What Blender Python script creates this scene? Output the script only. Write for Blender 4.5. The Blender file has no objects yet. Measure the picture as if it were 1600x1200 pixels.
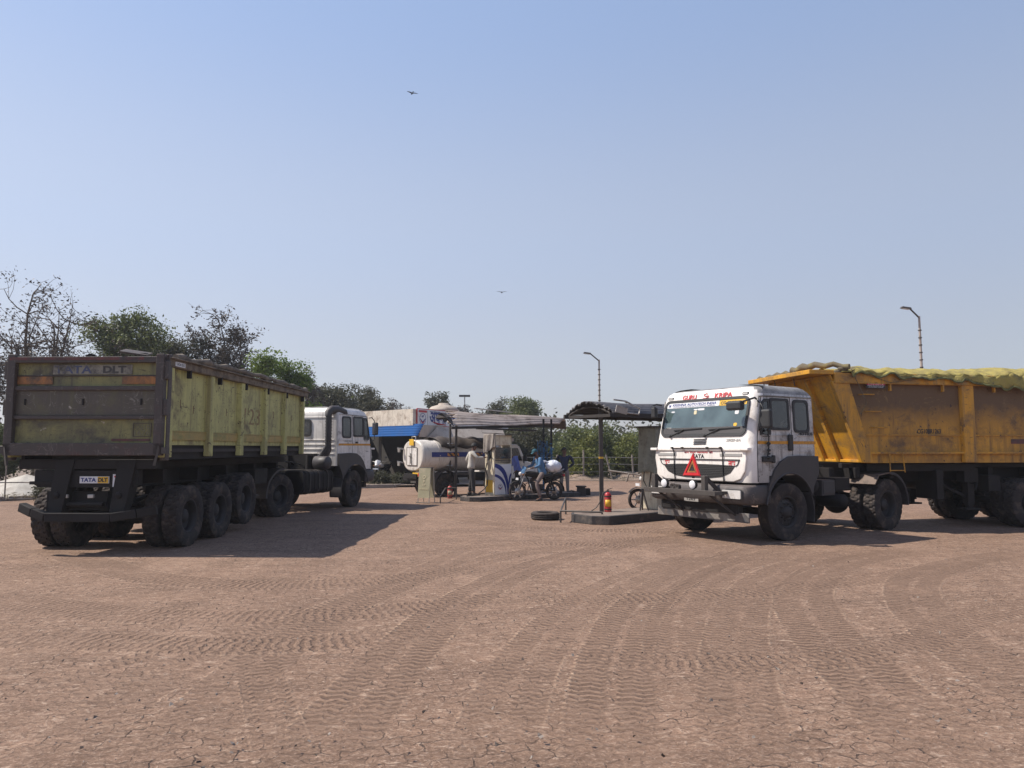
import bpy, math, random
import numpy as np
from mathutils import Vector, Matrix, Euler
R = math.radians
sc = bpy.context.scene
C = sc.collection

# ------------------------------------------------------------------ camera, light, exposure
CAMH = 1.7; F = 1140.0; PITCH = math.atan(100 / F)
cd = bpy.data.cameras.new("camera"); cam = bpy.data.objects.new("camera", cd); C.objects.link(cam)
cd.sensor_fit = 'HORIZONTAL'; cd.sensor_width = 36.0; cd.lens = 36.0 * F / 1600.0
cd.clip_start = 0.05; cd.clip_end = 3000
cam.location = (0, 0, CAMH); cam.rotation_euler = (R(90) + PITCH, 0, 0)
sc.camera = cam
SUN_EL = R(50); SUN_AZ = R(-87)          # azimuth clockwise from +Y, so the sun stands to the left
world = bpy.data.worlds.new("World"); sc.world = world; world.use_nodes = True
wn = world.node_tree; wn.nodes.clear()
sky = wn.nodes.new("ShaderNodeTexSky"); sky.sky_type = 'NISHITA'; sky.sun_disc = False
sky.sun_elevation = SUN_EL; sky.sun_rotation = SUN_AZ
sky.air_density = 1.0; sky.dust_density = 1.5; sky.ozone_density = 2.0; sky.altitude = 200
SKY = 0.11
bg = wn.nodes.new("ShaderNodeBackground"); bg.inputs[1].default_value = SKY
wo = wn.nodes.new("ShaderNodeOutputWorld")
# milky dry-season air: the clear sky is veiled towards the horizon
wtc = wn.nodes.new("ShaderNodeTexCoord"); wsp = wn.nodes.new("ShaderNodeSeparateXYZ"); wn.links.new(wtc.outputs["Generated"], wsp.inputs[0])
wr = wn.nodes.new("ShaderNodeValToRGB"); wn.links.new(wsp.outputs[2], wr.inputs[0])
wr.color_ramp.interpolation = 'EASE'
stops = [(0.0, (0.53, 0.53, 0.58)), (0.10, (0.54, 0.56, 0.64)), (0.28, (0.505, 0.575, 0.735)), (0.56, (0.365, 0.49, 0.765)), (0.80, (0.12, 0.19, 0.40))]
while len(wr.color_ramp.elements) < len(stops): wr.color_ramp.elements.new(0.5)
for e, (p, c) in zip(wr.color_ramp.elements, stops): e.position = p; e.color = (*c, 1)
wm = wn.nodes.new("ShaderNodeMapRange"); wn.links.new(wsp.outputs[0], wm.inputs[0])     # brighter towards the sun's side
for i, x in enumerate((-0.55, 0.55, 1.08, 0.84)): wm.inputs[i + 1].default_value = x
wv = wn.nodes.new("ShaderNodeVectorMath"); wv.operation = 'SCALE'; wn.links.new(wr.outputs[0], wv.inputs[0]); 
ws_ = wn.nodes.new("ShaderNodeMath"); ws_.operation = 'MULTIPLY'; wn.links.new(wm.outputs[0], ws_.inputs[0]); ws_.inputs[1].default_value = 1.0 / SKY
wn.links.new(ws_.outputs[0], wv.inputs[3])
wx = wn.nodes.new("ShaderNodeMix"); wx.data_type = 'RGBA'; wx.inputs[0].default_value = 0.72
wn.links.new(sky.outputs[0], wx.inputs[6]); wn.links.new(wv.outputs[0], wx.inputs[7])
wn.links.new(wx.outputs[2], bg.inputs[0]); wn.links.new(bg.outputs[0], wo.inputs[0])
sl = bpy.data.lights.new("sun", 'SUN'); sl.energy = 5.0; sl.angle = R(0.5); sl.color = (1.0, 0.93, 0.83)
sun = bpy.data.objects.new("sun", sl); C.objects.link(sun)
sd = Vector((math.sin(SUN_AZ) * math.cos(SUN_EL), math.cos(SUN_AZ) * math.cos(SUN_EL), math.sin(SUN_EL)))
sun.rotation_euler = (-sd).to_track_quat('-Z', 'Y').to_euler(); sun.location = (-30, 0, 40)
sc.view_settings.view_transform = 'Standard'; sc.view_settings.look = 'None'
sc.view_settings.exposure = 0.22; sc.view_settings.gamma = 1.0
sc.cycles.max_bounces = 6; sc.cycles.transparent_max_bounces = 8

cp, sp = math.cos(PITCH), math.sin(PITCH)
def ray(u, v):
    a = (u - 800) / F; b = (600 - v) / F
    return Vector((a, cp - b * sp, sp + b * cp))
def G(u, v, z=0.0):                      # the place in the yard seen at a pixel of the survey picture
    d = ray(u, v); t = (z - CAMH) / d.z
    return Vector((d.x * t, d.y * t, z))
def at(u, v, Y):
    d = ray(u, v); t = Y / d.y
    return Vector((d.x * t, Y, CAMH + d.z * t))

# ------------------------------------------------------------------ node helpers and materials
def nd(nt, t, ins=None, **props):
    n = nt.nodes.new(t)
    for k, v in props.items(): setattr(n, k, v)
    for k, v in (ins or {}).items():
        s = n.inputs[k]
        if isinstance(v, bpy.types.NodeSocket): nt.links.new(v, s)
        else: s.default_value = v
    return n
def mth(nt, op, a, b=0.0, c=0.0, clamp=False):
    n = nt.nodes.new("ShaderNodeMath"); n.operation = op; n.use_clamp = clamp
    for i, v in enumerate((a, b, c)):
        if isinstance(v, bpy.types.NodeSocket): nt.links.new(v, n.inputs[i])
        else: n.inputs[i].default_value = v
    return n.outputs[0]
def mixc(nt, f, a, b, mode='MIX'):
    n = nt.nodes.new("ShaderNodeMix"); n.data_type = 'RGBA'; n.blend_type = mode
    for i, v in ((0, f), (6, a), (7, b)):
        if isinstance(v, bpy.types.NodeSocket): nt.links.new(v, n.inputs[i])
        else: n.inputs[i].default_value = v if i == 0 else (*v[:3], 1)
    return n.outputs[2]
def mr(nt, v, a, b, c=0.0, d=1.0, smooth=False):
    n = nt.nodes.new("ShaderNodeMapRange"); n.clamp = True
    if smooth: n.interpolation_type = 'SMOOTHSTEP'
    nt.links.new(v, n.inputs[0])
    for i, x in enumerate((a, b, c, d)): n.inputs[i + 1].default_value = x
    return n.outputs[0]
def noise(nt, vec, scale, detail=4, rough=0.6, dist=0.0):
    return nd(nt, "ShaderNodeTexNoise", {"Vector": vec, "Scale": scale, "Detail": detail, "Roughness": rough, "Distortion": dist}).outputs[0]
def mapping(nt, vec, scale=(1, 1, 1), rot=(0, 0, 0), loc=(0, 0, 0)):
    return nd(nt, "ShaderNodeMapping", {"Vector": vec, "Scale": scale, "Rotation": rot, "Location": loc}).outputs[0]
def newmat(name):
    m = bpy.data.materials.new(name); m.use_nodes = True; nt = m.node_tree; nt.nodes.clear()
    out = nt.nodes.new("ShaderNodeOutputMaterial"); b = nt.nodes.new("ShaderNodeBsdfPrincipled")
    nt.links.new(b.outputs[0], out.inputs[0]); return m, nt, b, out
def M(name, base, rough=0.6, metal=0.0, dirt=None, amt=0.5, scale=2.0, streak=0.0, spots=None, spot_amt=0.0,
      bump=0.0, bscale=30.0, var=0.12, spec=0.5, dust=None, dustamt=0.0, zdirt=None, scratch=None):
    m, nt, b, out = newmat(name)
    tc = nd(nt, "ShaderNodeTexCoord").outputs["Object"]
    n1 = noise(nt, tc, scale, 6, 0.65)
    col = mixc(nt, mr(nt, n1, 0.3, 0.7), [c * (1 - var) for c in base], [min(1, c * (1 + var)) for c in base])
    if dirt:
        n2 = noise(nt, mapping(nt, tc, loc=(3.1, 7.7, 1.3)), scale * 1.3, 8, 0.7, 0.3)
        f = mr(nt, n2, 0.62 - 0.3 * amt, 0.72 - 0.12 * amt)
        if streak:
            n3 = noise(nt, mapping(nt, tc, (scale * 7, scale * 7, scale * 0.45)), 1.0, 5, 0.6)
            f = mth(nt, 'MAXIMUM', f, mth(nt, 'MULTIPLY', mr(nt, n3, 0.6 - 0.14 * streak, 0.75), min(1.0, streak)))
        if zdirt:
            z = nd(nt, "ShaderNodeSeparateXYZ", {0: tc}).outputs[2]
            n4 = noise(nt, tc, scale * 2.5, 5, 0.7)
            zz = mth(nt, 'ADD', z, mth(nt, 'MULTIPLY', mth(nt, 'SUBTRACT', n4, 0.5), zdirt[2]))
            f = mth(nt, 'MAXIMUM', f, mr(nt, zz, zdirt[0], zdirt[1], 0.0, zdirt[3]))
        col = mixc(nt, mth(nt, 'MULTIPLY', f, min(1.0, 0.45 + amt)), col, dirt)
    if spots:
        n5 = noise(nt, mapping(nt, tc, loc=(9, 2, 5)), scale * 9, 4, 0.6)
        col = mixc(nt, mr(nt, n5, 0.74 - 0.16 * spot_amt, 0.78 - 0.16 * spot_amt), col, spots)
    if scratch:
        for k, (sc_, w_) in enumerate((((1.2, 1.2, 5.0), 0.010), ((5.0, 5.0, 0.9), 0.008), ((3.0, 3.0, 2.2), 0.009))):
            ns = noise(nt, mapping(nt, tc, sc_, loc=(k * 5.3, 1.7, k)), 1.0, 3, 0.6, 0.8)
            ln = mr(nt, mth(nt, 'ABSOLUTE', mth(nt, 'SUBTRACT', ns, 0.5)), w_, w_ * 0.3)
            ln = mth(nt, 'MULTIPLY', ln, mr(nt, noise(nt, mapping(nt, tc, loc=(k * 3.0, 4.0, 9.0)), 3.0, 4, 0.7), 0.50, 0.60))
            col = mixc(nt, mth(nt, 'MULTIPLY', ln, 0.85), col, scratch)
    if dust:
        nn = nd(nt, "ShaderNodeNewGeometry").outputs["Normal"]
        up = nd(nt, "ShaderNodeSeparateXYZ", {0: nn}).outputs[2]
        n6 = noise(nt, tc, 4.0, 5, 0.7)
        f = mth(nt, 'MULTIPLY', mr(nt, up, 0.1, 0.9, 0.35, 1.0), mr(nt, n6, 0.3, 0.7, 0.4, 1.0))
        col = mixc(nt, mth(nt, 'MULTIPLY', f, dustamt), col, dust)
    fine = noise(nt, tc, 60, 3, 0.7)
    col = mixc(nt, 1.0, col, mixc(nt, fine, (0.86, 0.86, 0.86), (1.12, 1.12, 1.12)), 'MULTIPLY')
    nt.links.new(col, b.inputs["Base Color"])
    b.inputs["Metallic"].default_value = metal
    b.inputs["Specular IOR Level"].default_value = spec
    nt.links.new(mr(nt, n1, 0.2, 0.8, max(0.03, rough - 0.1), min(1, rough + 0.12)), b.inputs["Roughness"])
    if bump:
        nb = noise(nt, tc, bscale, 5, 0.6)
        bp = nd(nt, "ShaderNodeBump", {"Height": nb, "Strength": bump, "Distance": 0.02})
        nt.links.new(bp.outputs[0], b.inputs["Normal"])
    return m
DUST = (0.26, 0.19, 0.15)
BLK = (0.03, 0.028, 0.028)
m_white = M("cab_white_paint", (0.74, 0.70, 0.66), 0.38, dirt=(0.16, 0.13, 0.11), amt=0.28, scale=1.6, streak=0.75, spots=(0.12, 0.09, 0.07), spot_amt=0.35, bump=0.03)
m_white_front = M("sunlit_cab_front_paint", (0.84, 0.79, 0.74), 0.42, dirt=(0.30, 0.24, 0.20), amt=0.22, scale=1.8, streak=0.6, spots=(0.16, 0.11, 0.09), spot_amt=0.35, bump=0.03, zdirt=(1.30, 1.02, 0.35, 0.65))  # lighter copy of the cab white, with the sun's brightness put into the colour
m_white_dirty = M("grimy_cab_paint", (0.60, 0.58, 0.56), 0.5, dirt=(0.15, 0.13, 0.12), amt=0.55, scale=2.2, streak=1.0, spots=(0.07, 0.05, 0.045), spot_amt=0.55, bump=0.04, zdirt=(1.9, 1.1, 0.6, 0.6), scratch=(0.12, 0.10, 0.09))
m_roofdirt = M("sooty_roof_paint", (0.30, 0.29, 0.28), 0.6, dirt=(0.10, 0.09, 0.085), amt=0.5, scale=2.5, streak=0.8)
m_plastic = M("dark_grey_plastic", (0.032, 0.032, 0.037), 0.55, dust=DUST, dustamt=0.22, scale=3, bump=0.03)
m_bumper = M("grey_bumper_plastic", (0.050, 0.048, 0.052), 0.6, dust=DUST, dustamt=0.32, scale=3, bump=0.03, scratch=(0.14, 0.12, 0.11))
m_amber_line = M("amber_stripe_paint", (0.58, 0.26, 0.02), 0.5, dirt=(0.2, 0.12, 0.06), amt=0.35, scale=6)
m_steel = M("weathered_dark_steel", (0.060, 0.055, 0.052), 0.6, 0.2, dust=DUST, dustamt=0.28, scale=4, bump=0.04)
m_black = M("greasy_black_steel", (0.012, 0.011, 0.012), 0.7, dust=DUST, dustamt=0.07, scale=3, bump=0.05, spec=0.3)
m_black_dusty = M("dusty_black_steel", (0.022, 0.020, 0.020), 0.8, dust=DUST, dustamt=0.30, scale=3, bump=0.05)
m_rubber = M("tyre_rubber", (0.024, 0.022, 0.023), 0.85, dust=(0.15, 0.115, 0.095), dustamt=0.38, dirt=(0.11, 0.083, 0.068), amt=0.42, scale=4, bump=0.05, spec=0.25)
m_rim = M("sooty_wheel_rim", (0.020, 0.020, 0.023), 0.65, 0.1, dust=DUST, dustamt=0.12, scale=5)
m_hose = M("black_rubber_hose", (0.02, 0.02, 0.02), 0.5)
m_seal = M("window_rubber", (0.025, 0.025, 0.027), 0.6)
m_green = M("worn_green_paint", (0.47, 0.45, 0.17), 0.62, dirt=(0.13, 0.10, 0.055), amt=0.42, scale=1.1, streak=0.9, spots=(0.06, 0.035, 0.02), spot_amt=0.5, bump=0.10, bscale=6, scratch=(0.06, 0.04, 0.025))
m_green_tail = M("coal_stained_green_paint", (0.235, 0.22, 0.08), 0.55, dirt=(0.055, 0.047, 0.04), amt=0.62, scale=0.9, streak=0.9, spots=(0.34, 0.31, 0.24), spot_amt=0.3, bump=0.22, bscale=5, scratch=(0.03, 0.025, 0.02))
m_tailframe = M("grimy_tailgate_frame", (0.062, 0.050, 0.046), 0.6, dirt=(0.095, 0.045, 0.04), amt=0.25, scale=2.2, streak=0.4, bump=0.15, bscale=9, spots=(0.2, 0.17, 0.13), spot_amt=0.2, scratch=(0.15, 0.13, 0.11))
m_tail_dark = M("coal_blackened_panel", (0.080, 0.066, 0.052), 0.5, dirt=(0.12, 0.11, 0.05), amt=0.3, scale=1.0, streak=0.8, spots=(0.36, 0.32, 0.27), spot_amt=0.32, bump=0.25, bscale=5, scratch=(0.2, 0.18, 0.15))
m_redband = M("faded_red_edge", (0.16, 0.045, 0.04), 0.6, dirt=(0.05, 0.04, 0.038), amt=0.7, scale=3)
m_orange_strip = M("orange_reflective_strip", (0.42, 0.16, 0.03), 0.45, dirt=(0.08, 0.05, 0.03), amt=0.8, scale=2.4, streak=0.9, spots=(0.05, 0.04, 0.03), spot_amt=0.6)
m_amber_faint = M("faded_amber_strip", (0.40, 0.27, 0.075), 0.5, dirt=(0.22, 0.21, 0.06), amt=0.6, scale=3, streak=0.7)
m_wood = M("weathered_tarp_roll", (0.20, 0.16, 0.12), 0.9, dirt=(0.07, 0.055, 0.04), amt=0.6, scale=3, bump=0.35, bscale=10)
m_yel = M("orange_body_paint", (0.58, 0.28, 0.022), 0.5, dirt=(0.16, 0.10, 0.05), amt=0.55, scale=1.1, streak=1.0, spots=(0.09, 0.05, 0.03), spot_amt=0.5, bump=0.08, bscale=8, scratch=(0.12, 0.07, 0.03))
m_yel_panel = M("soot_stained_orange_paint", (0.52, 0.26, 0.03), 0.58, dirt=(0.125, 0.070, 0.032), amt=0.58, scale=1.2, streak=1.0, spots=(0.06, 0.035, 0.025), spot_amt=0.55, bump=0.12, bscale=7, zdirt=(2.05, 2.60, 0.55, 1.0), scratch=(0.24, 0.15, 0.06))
m_yel_clean = M("cleaner_orange_paint", (0.62, 0.30, 0.02), 0.5, dirt=(0.22, 0.13, 0.06), amt=0.4, scale=1.3, streak=0.7, bump=0.06, bscale=8, scratch=(0.18, 0.10, 0.04))
m_greymetal = M("rusty_galvanised_sheet", (0.40, 0.33, 0.285), 0.6, 0.15, dirt=(0.15, 0.105, 0.08), amt=0.45, scale=1.5, streak=0.5)
m_canopy = M("dark_galvanised_sheet", (0.17, 0.155, 0.15), 0.5, 0.3, dirt=(0.05, 0.045, 0.045), amt=0.5, scale=1.3, streak=0.7)
m_darksheet = M("blackened_sheet", (0.10, 0.085, 0.08), 0.7, 0.1, dirt=(0.05, 0.04, 0.035), amt=0.5, scale=2)
m_blue = M("blue_corrugated_sheet", (0.008, 0.070, 0.235), 0.75, dirt=(0.03, 0.06, 0.12), amt=0.25, scale=2, streak=0.4, spec=0.15)
m_bluepole = M("blue_post_paint", (0.02, 0.12, 0.26), 0.5, dirt=(0.03, 0.03, 0.04), amt=0.5, scale=5)
m_plaster = M("stained_cream_plaster", (0.64, 0.57, 0.48), 0.9, dirt=(0.27, 0.20, 0.15), amt=0.45, scale=1.9, streak=0.7, spots=(0.3, 0.2, 0.15), spot_amt=0.5, bump=0.08)
m_wall = M("white_wall", (0.47, 0.405, 0.34), 0.9, dirt=(0.25, 0.19, 0.15), amt=0.4, scale=1.2, streak=0.6)
m_concrete = M("dirty_concrete", (0.27, 0.23, 0.20), 0.9, dirt=(0.13, 0.10, 0.085), amt=0.5, scale=2, bump=0.1)
m_islandside = M("black_island_kerb_paint", (0.045, 0.04, 0.04), 0.8, dirt=(0.15, 0.12, 0.1), amt=0.35, scale=3, bump=0.1)
m_islandtop = M("dusty_island_floor", (0.24, 0.185, 0.15), 0.95, dirt=(0.12, 0.09, 0.075), amt=0.5, scale=2, bump=0.15)
m_tarp = M("yellow_mesh_tarp", (0.33, 0.27, 0.075), 0.85, dirt=(0.19, 0.155, 0.065), amt=0.5, scale=2.5, bump=0.6, bscale=22, scratch=(0.13, 0.11, 0.05))
m_tarpedge = M("olive_tarp_hem", (0.14, 0.14, 0.055), 0.9, dirt=(0.06, 0.055, 0.03), amt=0.4, scale=3, bump=0.3, bscale=30)
m_tarproll = M("grey_brown_tarp_roll", (0.13, 0.105, 0.07), 0.9, dirt=(0.24, 0.20, 0.08), amt=0.4, scale=4, bump=0.4, bscale=14)
m_tank = M("white_tank_paint", (0.66, 0.61, 0.55), 0.42, dirt=(0.22, 0.17, 0.13), amt=0.3, scale=1.6, streak=0.7, bump=0.02)
m_navy = M("navy_paint", (0.012, 0.028, 0.19), 0.4, var=0.05)
m_signwhite = M("sign_white", (0.70, 0.70, 0.72), 0.45, dirt=(0.4, 0.37, 0.35), amt=0.2, scale=2)
m_signred = M("sign_red", (0.45, 0.02, 0.035), 0.45, var=0.05)
m_red = M("bright_red_paint", (0.55, 0.02, 0.022), 0.4, var=0.05)
m_redtext = M("red_lettering", (0.58, 0.03, 0.04), 0.5, var=0.1)
m_blacktext = M("black_lettering", (0.03, 0.03, 0.035), 0.5, var=0.1)
m_whitetext = M("white_lettering", (0.75, 0.75, 0.75), 0.5, var=0.05)
m_browntext = M("scratched_lettering", (0.13, 0.06, 0.04), 0.7, var=0.2)
m_fadednum = M("faded_painted_number", (0.24, 0.15, 0.07), 0.7, dirt=(0.33, 0.33, 0.13), amt=0.55, scale=5, streak=0.6)
m_greytext = M("grey_lettering", (0.35, 0.34, 0.33), 0.4, var=0.1)
m_bluetext = M("faded_blue_lettering", (0.06, 0.075, 0.16), 0.5, dirt=(0.1, 0.09, 0.07), amt=0.5, scale=4)
m_yellowsign = M("yellow_sign", (0.72, 0.42, 0.03), 0.45, dirt=(0.4, 0.25, 0.06), amt=0.2, scale=4)
m_pinksign = M("magenta_sign_band", (0.50, 0.02, 0.09), 0.45)
m_silver = M("bare_steel", (0.45, 0.43, 0.41), 0.4, 0.6, dirt=(0.2, 0.15, 0.11), amt=0.4, scale=5)
m_lens = M("clear_lamp_lens", (0.60, 0.58, 0.56), 0.12, 0.0, dirt=(0.3, 0.24, 0.2), amt=0.3, scale=6)
m_foglens = M("white_fog_lamp_lens", (0.75, 0.74, 0.76), 0.2, var=0.04)
m_redext = M("extinguisher_red", (0.36, 0.035, 0.03), 0.45, dirt=(0.2, 0.1, 0.08), amt=0.3, scale=8)
m_board = M("dirty_green_board", (0.36, 0.33, 0.22), 0.8, dirt=(0.5, 0.42, 0.30), amt=0.4, scale=4, streak=0.4)
m_boardmark = M("faint_board_marks", (0.62, 0.54, 0.36), 0.8)
m_cloth = M("grey_dust_cloth", (0.27, 0.235, 0.205), 0.95, dirt=(0.16, 0.12, 0.10), amt=0.4, scale=6, bump=0.3, bscale=12)
m_clothgreen = M("grey_green_dust_cloth", (0.25, 0.25, 0.20), 0.95, dirt=(0.13, 0.11, 0.09), amt=0.4, scale=5, bump=0.3, bscale=12)
m_cream = M("cream_cabinet_paint", (0.62, 0.56, 0.42), 0.55, dirt=(0.32, 0.22, 0.14), amt=0.4, scale=3, streak=0.8)
m_sack = M("white_plastic_sack", (0.70, 0.72, 0.78), 0.6, dirt=(0.12, 0.13, 0.2), amt=0.3, scale=9, bump=0.5, bscale=9)
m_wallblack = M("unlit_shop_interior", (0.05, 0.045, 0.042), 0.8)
m_salt = M("pale_sheet_cover", (0.50, 0.46, 0.40), 0.9, dirt=(0.32, 0.28, 0.23), amt=0.4, scale=1.2, streak=0.6, bump=0.1)
m_bark = M("grey_brown_bark", (0.11, 0.085, 0.07), 0.95, bump=0.3, bscale=12)
m_bark_pale = M("pale_bark", (0.20, 0.165, 0.14), 0.95, bump=0.3, bscale=12)
m_postwood = M("weathered_post", (0.30, 0.26, 0.22), 0.9, dirt=(0.14, 0.11, 0.09), amt=0.5, scale=6)
m_skin = M("brown_skin", (0.13, 0.062, 0.04), 0.55, var=0.08)
m_hair = M("black_hair", (0.01, 0.009, 0.009), 0.7)
m_lightshirt = M("pale_checked_shirt", (0.48, 0.45, 0.40), 0.9, dirt=(0.33, 0.31, 0.28), amt=0.3, scale=8)
m_navyshirt = M("navy_shirt", (0.024, 0.031, 0.062), 0.9, var=0.15, scale=6)
m_blueshirt = M("light_blue_shirt", (0.075, 0.17, 0.31), 0.9, var=0.15, scale=6)
m_purpleshirt = M("lavender_blue_shirt", (0.12, 0.17, 0.48), 0.9, var=0.12, scale=6)
m_darktrouser = M("charcoal_trousers", (0.035, 0.033, 0.035), 0.9, var=0.2)
m_greytrouser = M("beige_grey_trousers", (0.25, 0.21, 0.185), 0.9, var=0.15)
m_browntrouser = M("dusty_brown_trousers", (0.16, 0.12, 0.11), 0.9, var=0.15)
m_shoe = M("dark_shoe", (0.03, 0.025, 0.022), 0.7)
m_teal = M("teal_cap_cloth", (0.02, 0.09, 0.12), 0.8)
m_seat = M("seat_fabric", (0.10, 0.10, 0.105), 0.9)
m_tread = M("dusty_tread_plate", (0.17, 0.125, 0.10), 0.7, 0.2, dirt=(0.07, 0.055, 0.045), amt=0.5, scale=5, bump=0.3, bscale=60)

def glass(name, tint, transp, rough=0.03, film=0.12, filmcol=(0.3, 0.38, 0.38), refl=None):
    m, nt, b, out = newmat(name)
    tc = nd(nt, "ShaderNodeTexCoord").outputs["Object"]
    nz = noise(nt, tc, 2.5, 5, 0.6)
    tr = nd(nt, "ShaderNodeBsdfTransparent", {0: (*tint, 1)})
    gl = nd(nt, "ShaderNodeBsdfGlossy", {0: (1, 1, 1, 1), 1: rough})
    df = nd(nt, "ShaderNodeBsdfDiffuse", {0: (*filmcol, 1)})
    fr = nd(nt, "ShaderNodeFresnel", {0: 1.6}).outputs[0]
    m1 = nd(nt, "ShaderNodeMixShader", {0: mr(nt, nz, 0.3, 0.75, film * 0.6, film * 1.4), 1: tr.outputs[0], 2: df.outputs[0]})
    m2 = nd(nt, "ShaderNodeMixShader", {0: mth(nt, 'MULTIPLY', fr, refl or 1.0, clamp=True), 1: m1.outputs[0], 2: gl.outputs[0]})
    nt.links.new(m2.outputs[0], out.inputs[0]); nt.nodes.remove(b); return m
m_glass = glass("windscreen_glass", (0.50, 0.60, 0.60), 0.6, film=0.30, filmcol=(0.26, 0.38, 0.39), refl=1.8)
m_sideglass = M("tinted_side_glass", (0.022, 0.024, 0.028), 0.08, var=0.3, dirt=(0.09, 0.08, 0.07), amt=0.25, scale=2.5, streak=0.3, spec=0.8)
m_mirror = M("mirror_glass", (0.25, 0.25, 0.27), 0.1, 0.8)
# honeycomb grille
def grille_mat():
    m, nt, b, out = newmat("honeycomb_mesh")
    tc = nd(nt, "ShaderNodeTexCoord").outputs["Object"]
    s = nd(nt, "ShaderNodeSeparateXYZ", {0: tc})
    v = nd(nt, "ShaderNodeCombineXYZ", {0: s.outputs[1], 1: s.outputs[2], 2: 0.0}).outputs[0]
    br = nd(nt, "ShaderNodeTexBrick", {"Vector": v, "Scale": 1.0, "Mortar Size": 0.006, "Brick Width": 0.055, "Row Height": 0.032, "Mortar Smooth": 0.3})
    col = mixc(nt, br.outputs["Fac"], (0.006, 0.006, 0.006), (0.045, 0.042, 0.042))
    nt.links.new(col, b.inputs["Base Color"])
    bp = nd(nt, "ShaderNodeBump", {"Height": br.outputs["Fac"], "Strength": 0.8, "Distance": 0.02})
    nt.links.new(bp.outputs[0], b.inputs["Normal"]); b.inputs["Roughness"].default_value = 0.6
    return m
m_grille = grille_mat()
# warning stripes for reflective boards
def stripe_mat(name, c1, c2, freq, axis=(0, 1, 1), rough=0.5):
    m, nt, b, out = newmat(name)
    tc = nd(nt, "ShaderNodeTexCoord").outputs["Object"]
    s = nd(nt, "ShaderNodeSeparateXYZ", {0: tc})
    t = mth(nt, 'ADD', mth(nt, 'ADD', mth(nt, 'MULTIPLY', s.outputs[0], axis[0]), mth(nt, 'MULTIPLY', s.outputs[1], axis[1])), mth(nt, 'MULTIPLY', s.outputs[2], axis[2]))
    f = mth(nt, 'GREATER_THAN', mth(nt, 'FRACT', mth(nt, 'MULTIPLY', t, freq)), 0.5)
    nz = noise(nt, tc, 9, 5, 0.7)
    col = mixc(nt, f, c1, c2); col = mixc(nt, mr(nt, nz, 0.45, 0.7, 0, 0.7), col, (0.14, 0.11, 0.09))
    nt.links.new(col, b.inputs["Base Color"]); b.inputs["Roughness"].default_value = rough
    return m
m_stripe = stripe_mat("grey_hazard_stripes", (0.22, 0.205, 0.19), (0.07, 0.07, 0.075), 1.15, (0, 1, 1.2))
m_hazard = stripe_mat("orange_hazard_stripes", (0.6, 0.25, 0.05), (0.03, 0.02, 0.03), 4.5, (1, 0, 1.0))

def leaf_mat(name, c1, c2, trans=0.35):
    m, nt, b, out = newmat(name)
    a = nd(nt, "ShaderNodeAttribute", attribute_name="tint").outputs["Fac"]
    col = mixc(nt, a, c1, c2)
    nt.links.new(col, b.inputs["Base Color"]); b.inputs["Roughness"].default_value = 0.55
    b.inputs["Specular IOR Level"].default_value = 0.35
    t = nd(nt, "ShaderNodeBsdfTranslucent", {0: col})
    ms = nd(nt, "ShaderNodeMixShader", {0: trans, 1: b.outputs[0], 2: t.outputs[0]})
    nt.links.new(ms.outputs[0], out.inputs[0]); return m
L_green = leaf_mat("fresh_green_leaves", (0.06, 0.115, 0.02), (0.19, 0.25, 0.045))
L_mid = leaf_mat("dusty_green_leaves", (0.065, 0.095, 0.032), (0.19, 0.205, 0.08))
L_dark = leaf_mat("dull_grey_green_leaves", (0.04, 0.045, 0.028), (0.11, 0.105, 0.06))
L_brown = leaf_mat("dark_dry_leaves", (0.035, 0.025, 0.022), (0.10, 0.075, 0.055), 0.15)
L_yel = leaf_mat("yellow_green_leaves", (0.08, 0.11, 0.025), (0.22, 0.22, 0.06))
L_dry = leaf_mat("dry_grass_blades", (0.16, 0.13, 0.07), (0.32, 0.27, 0.17), 0.2)

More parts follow.
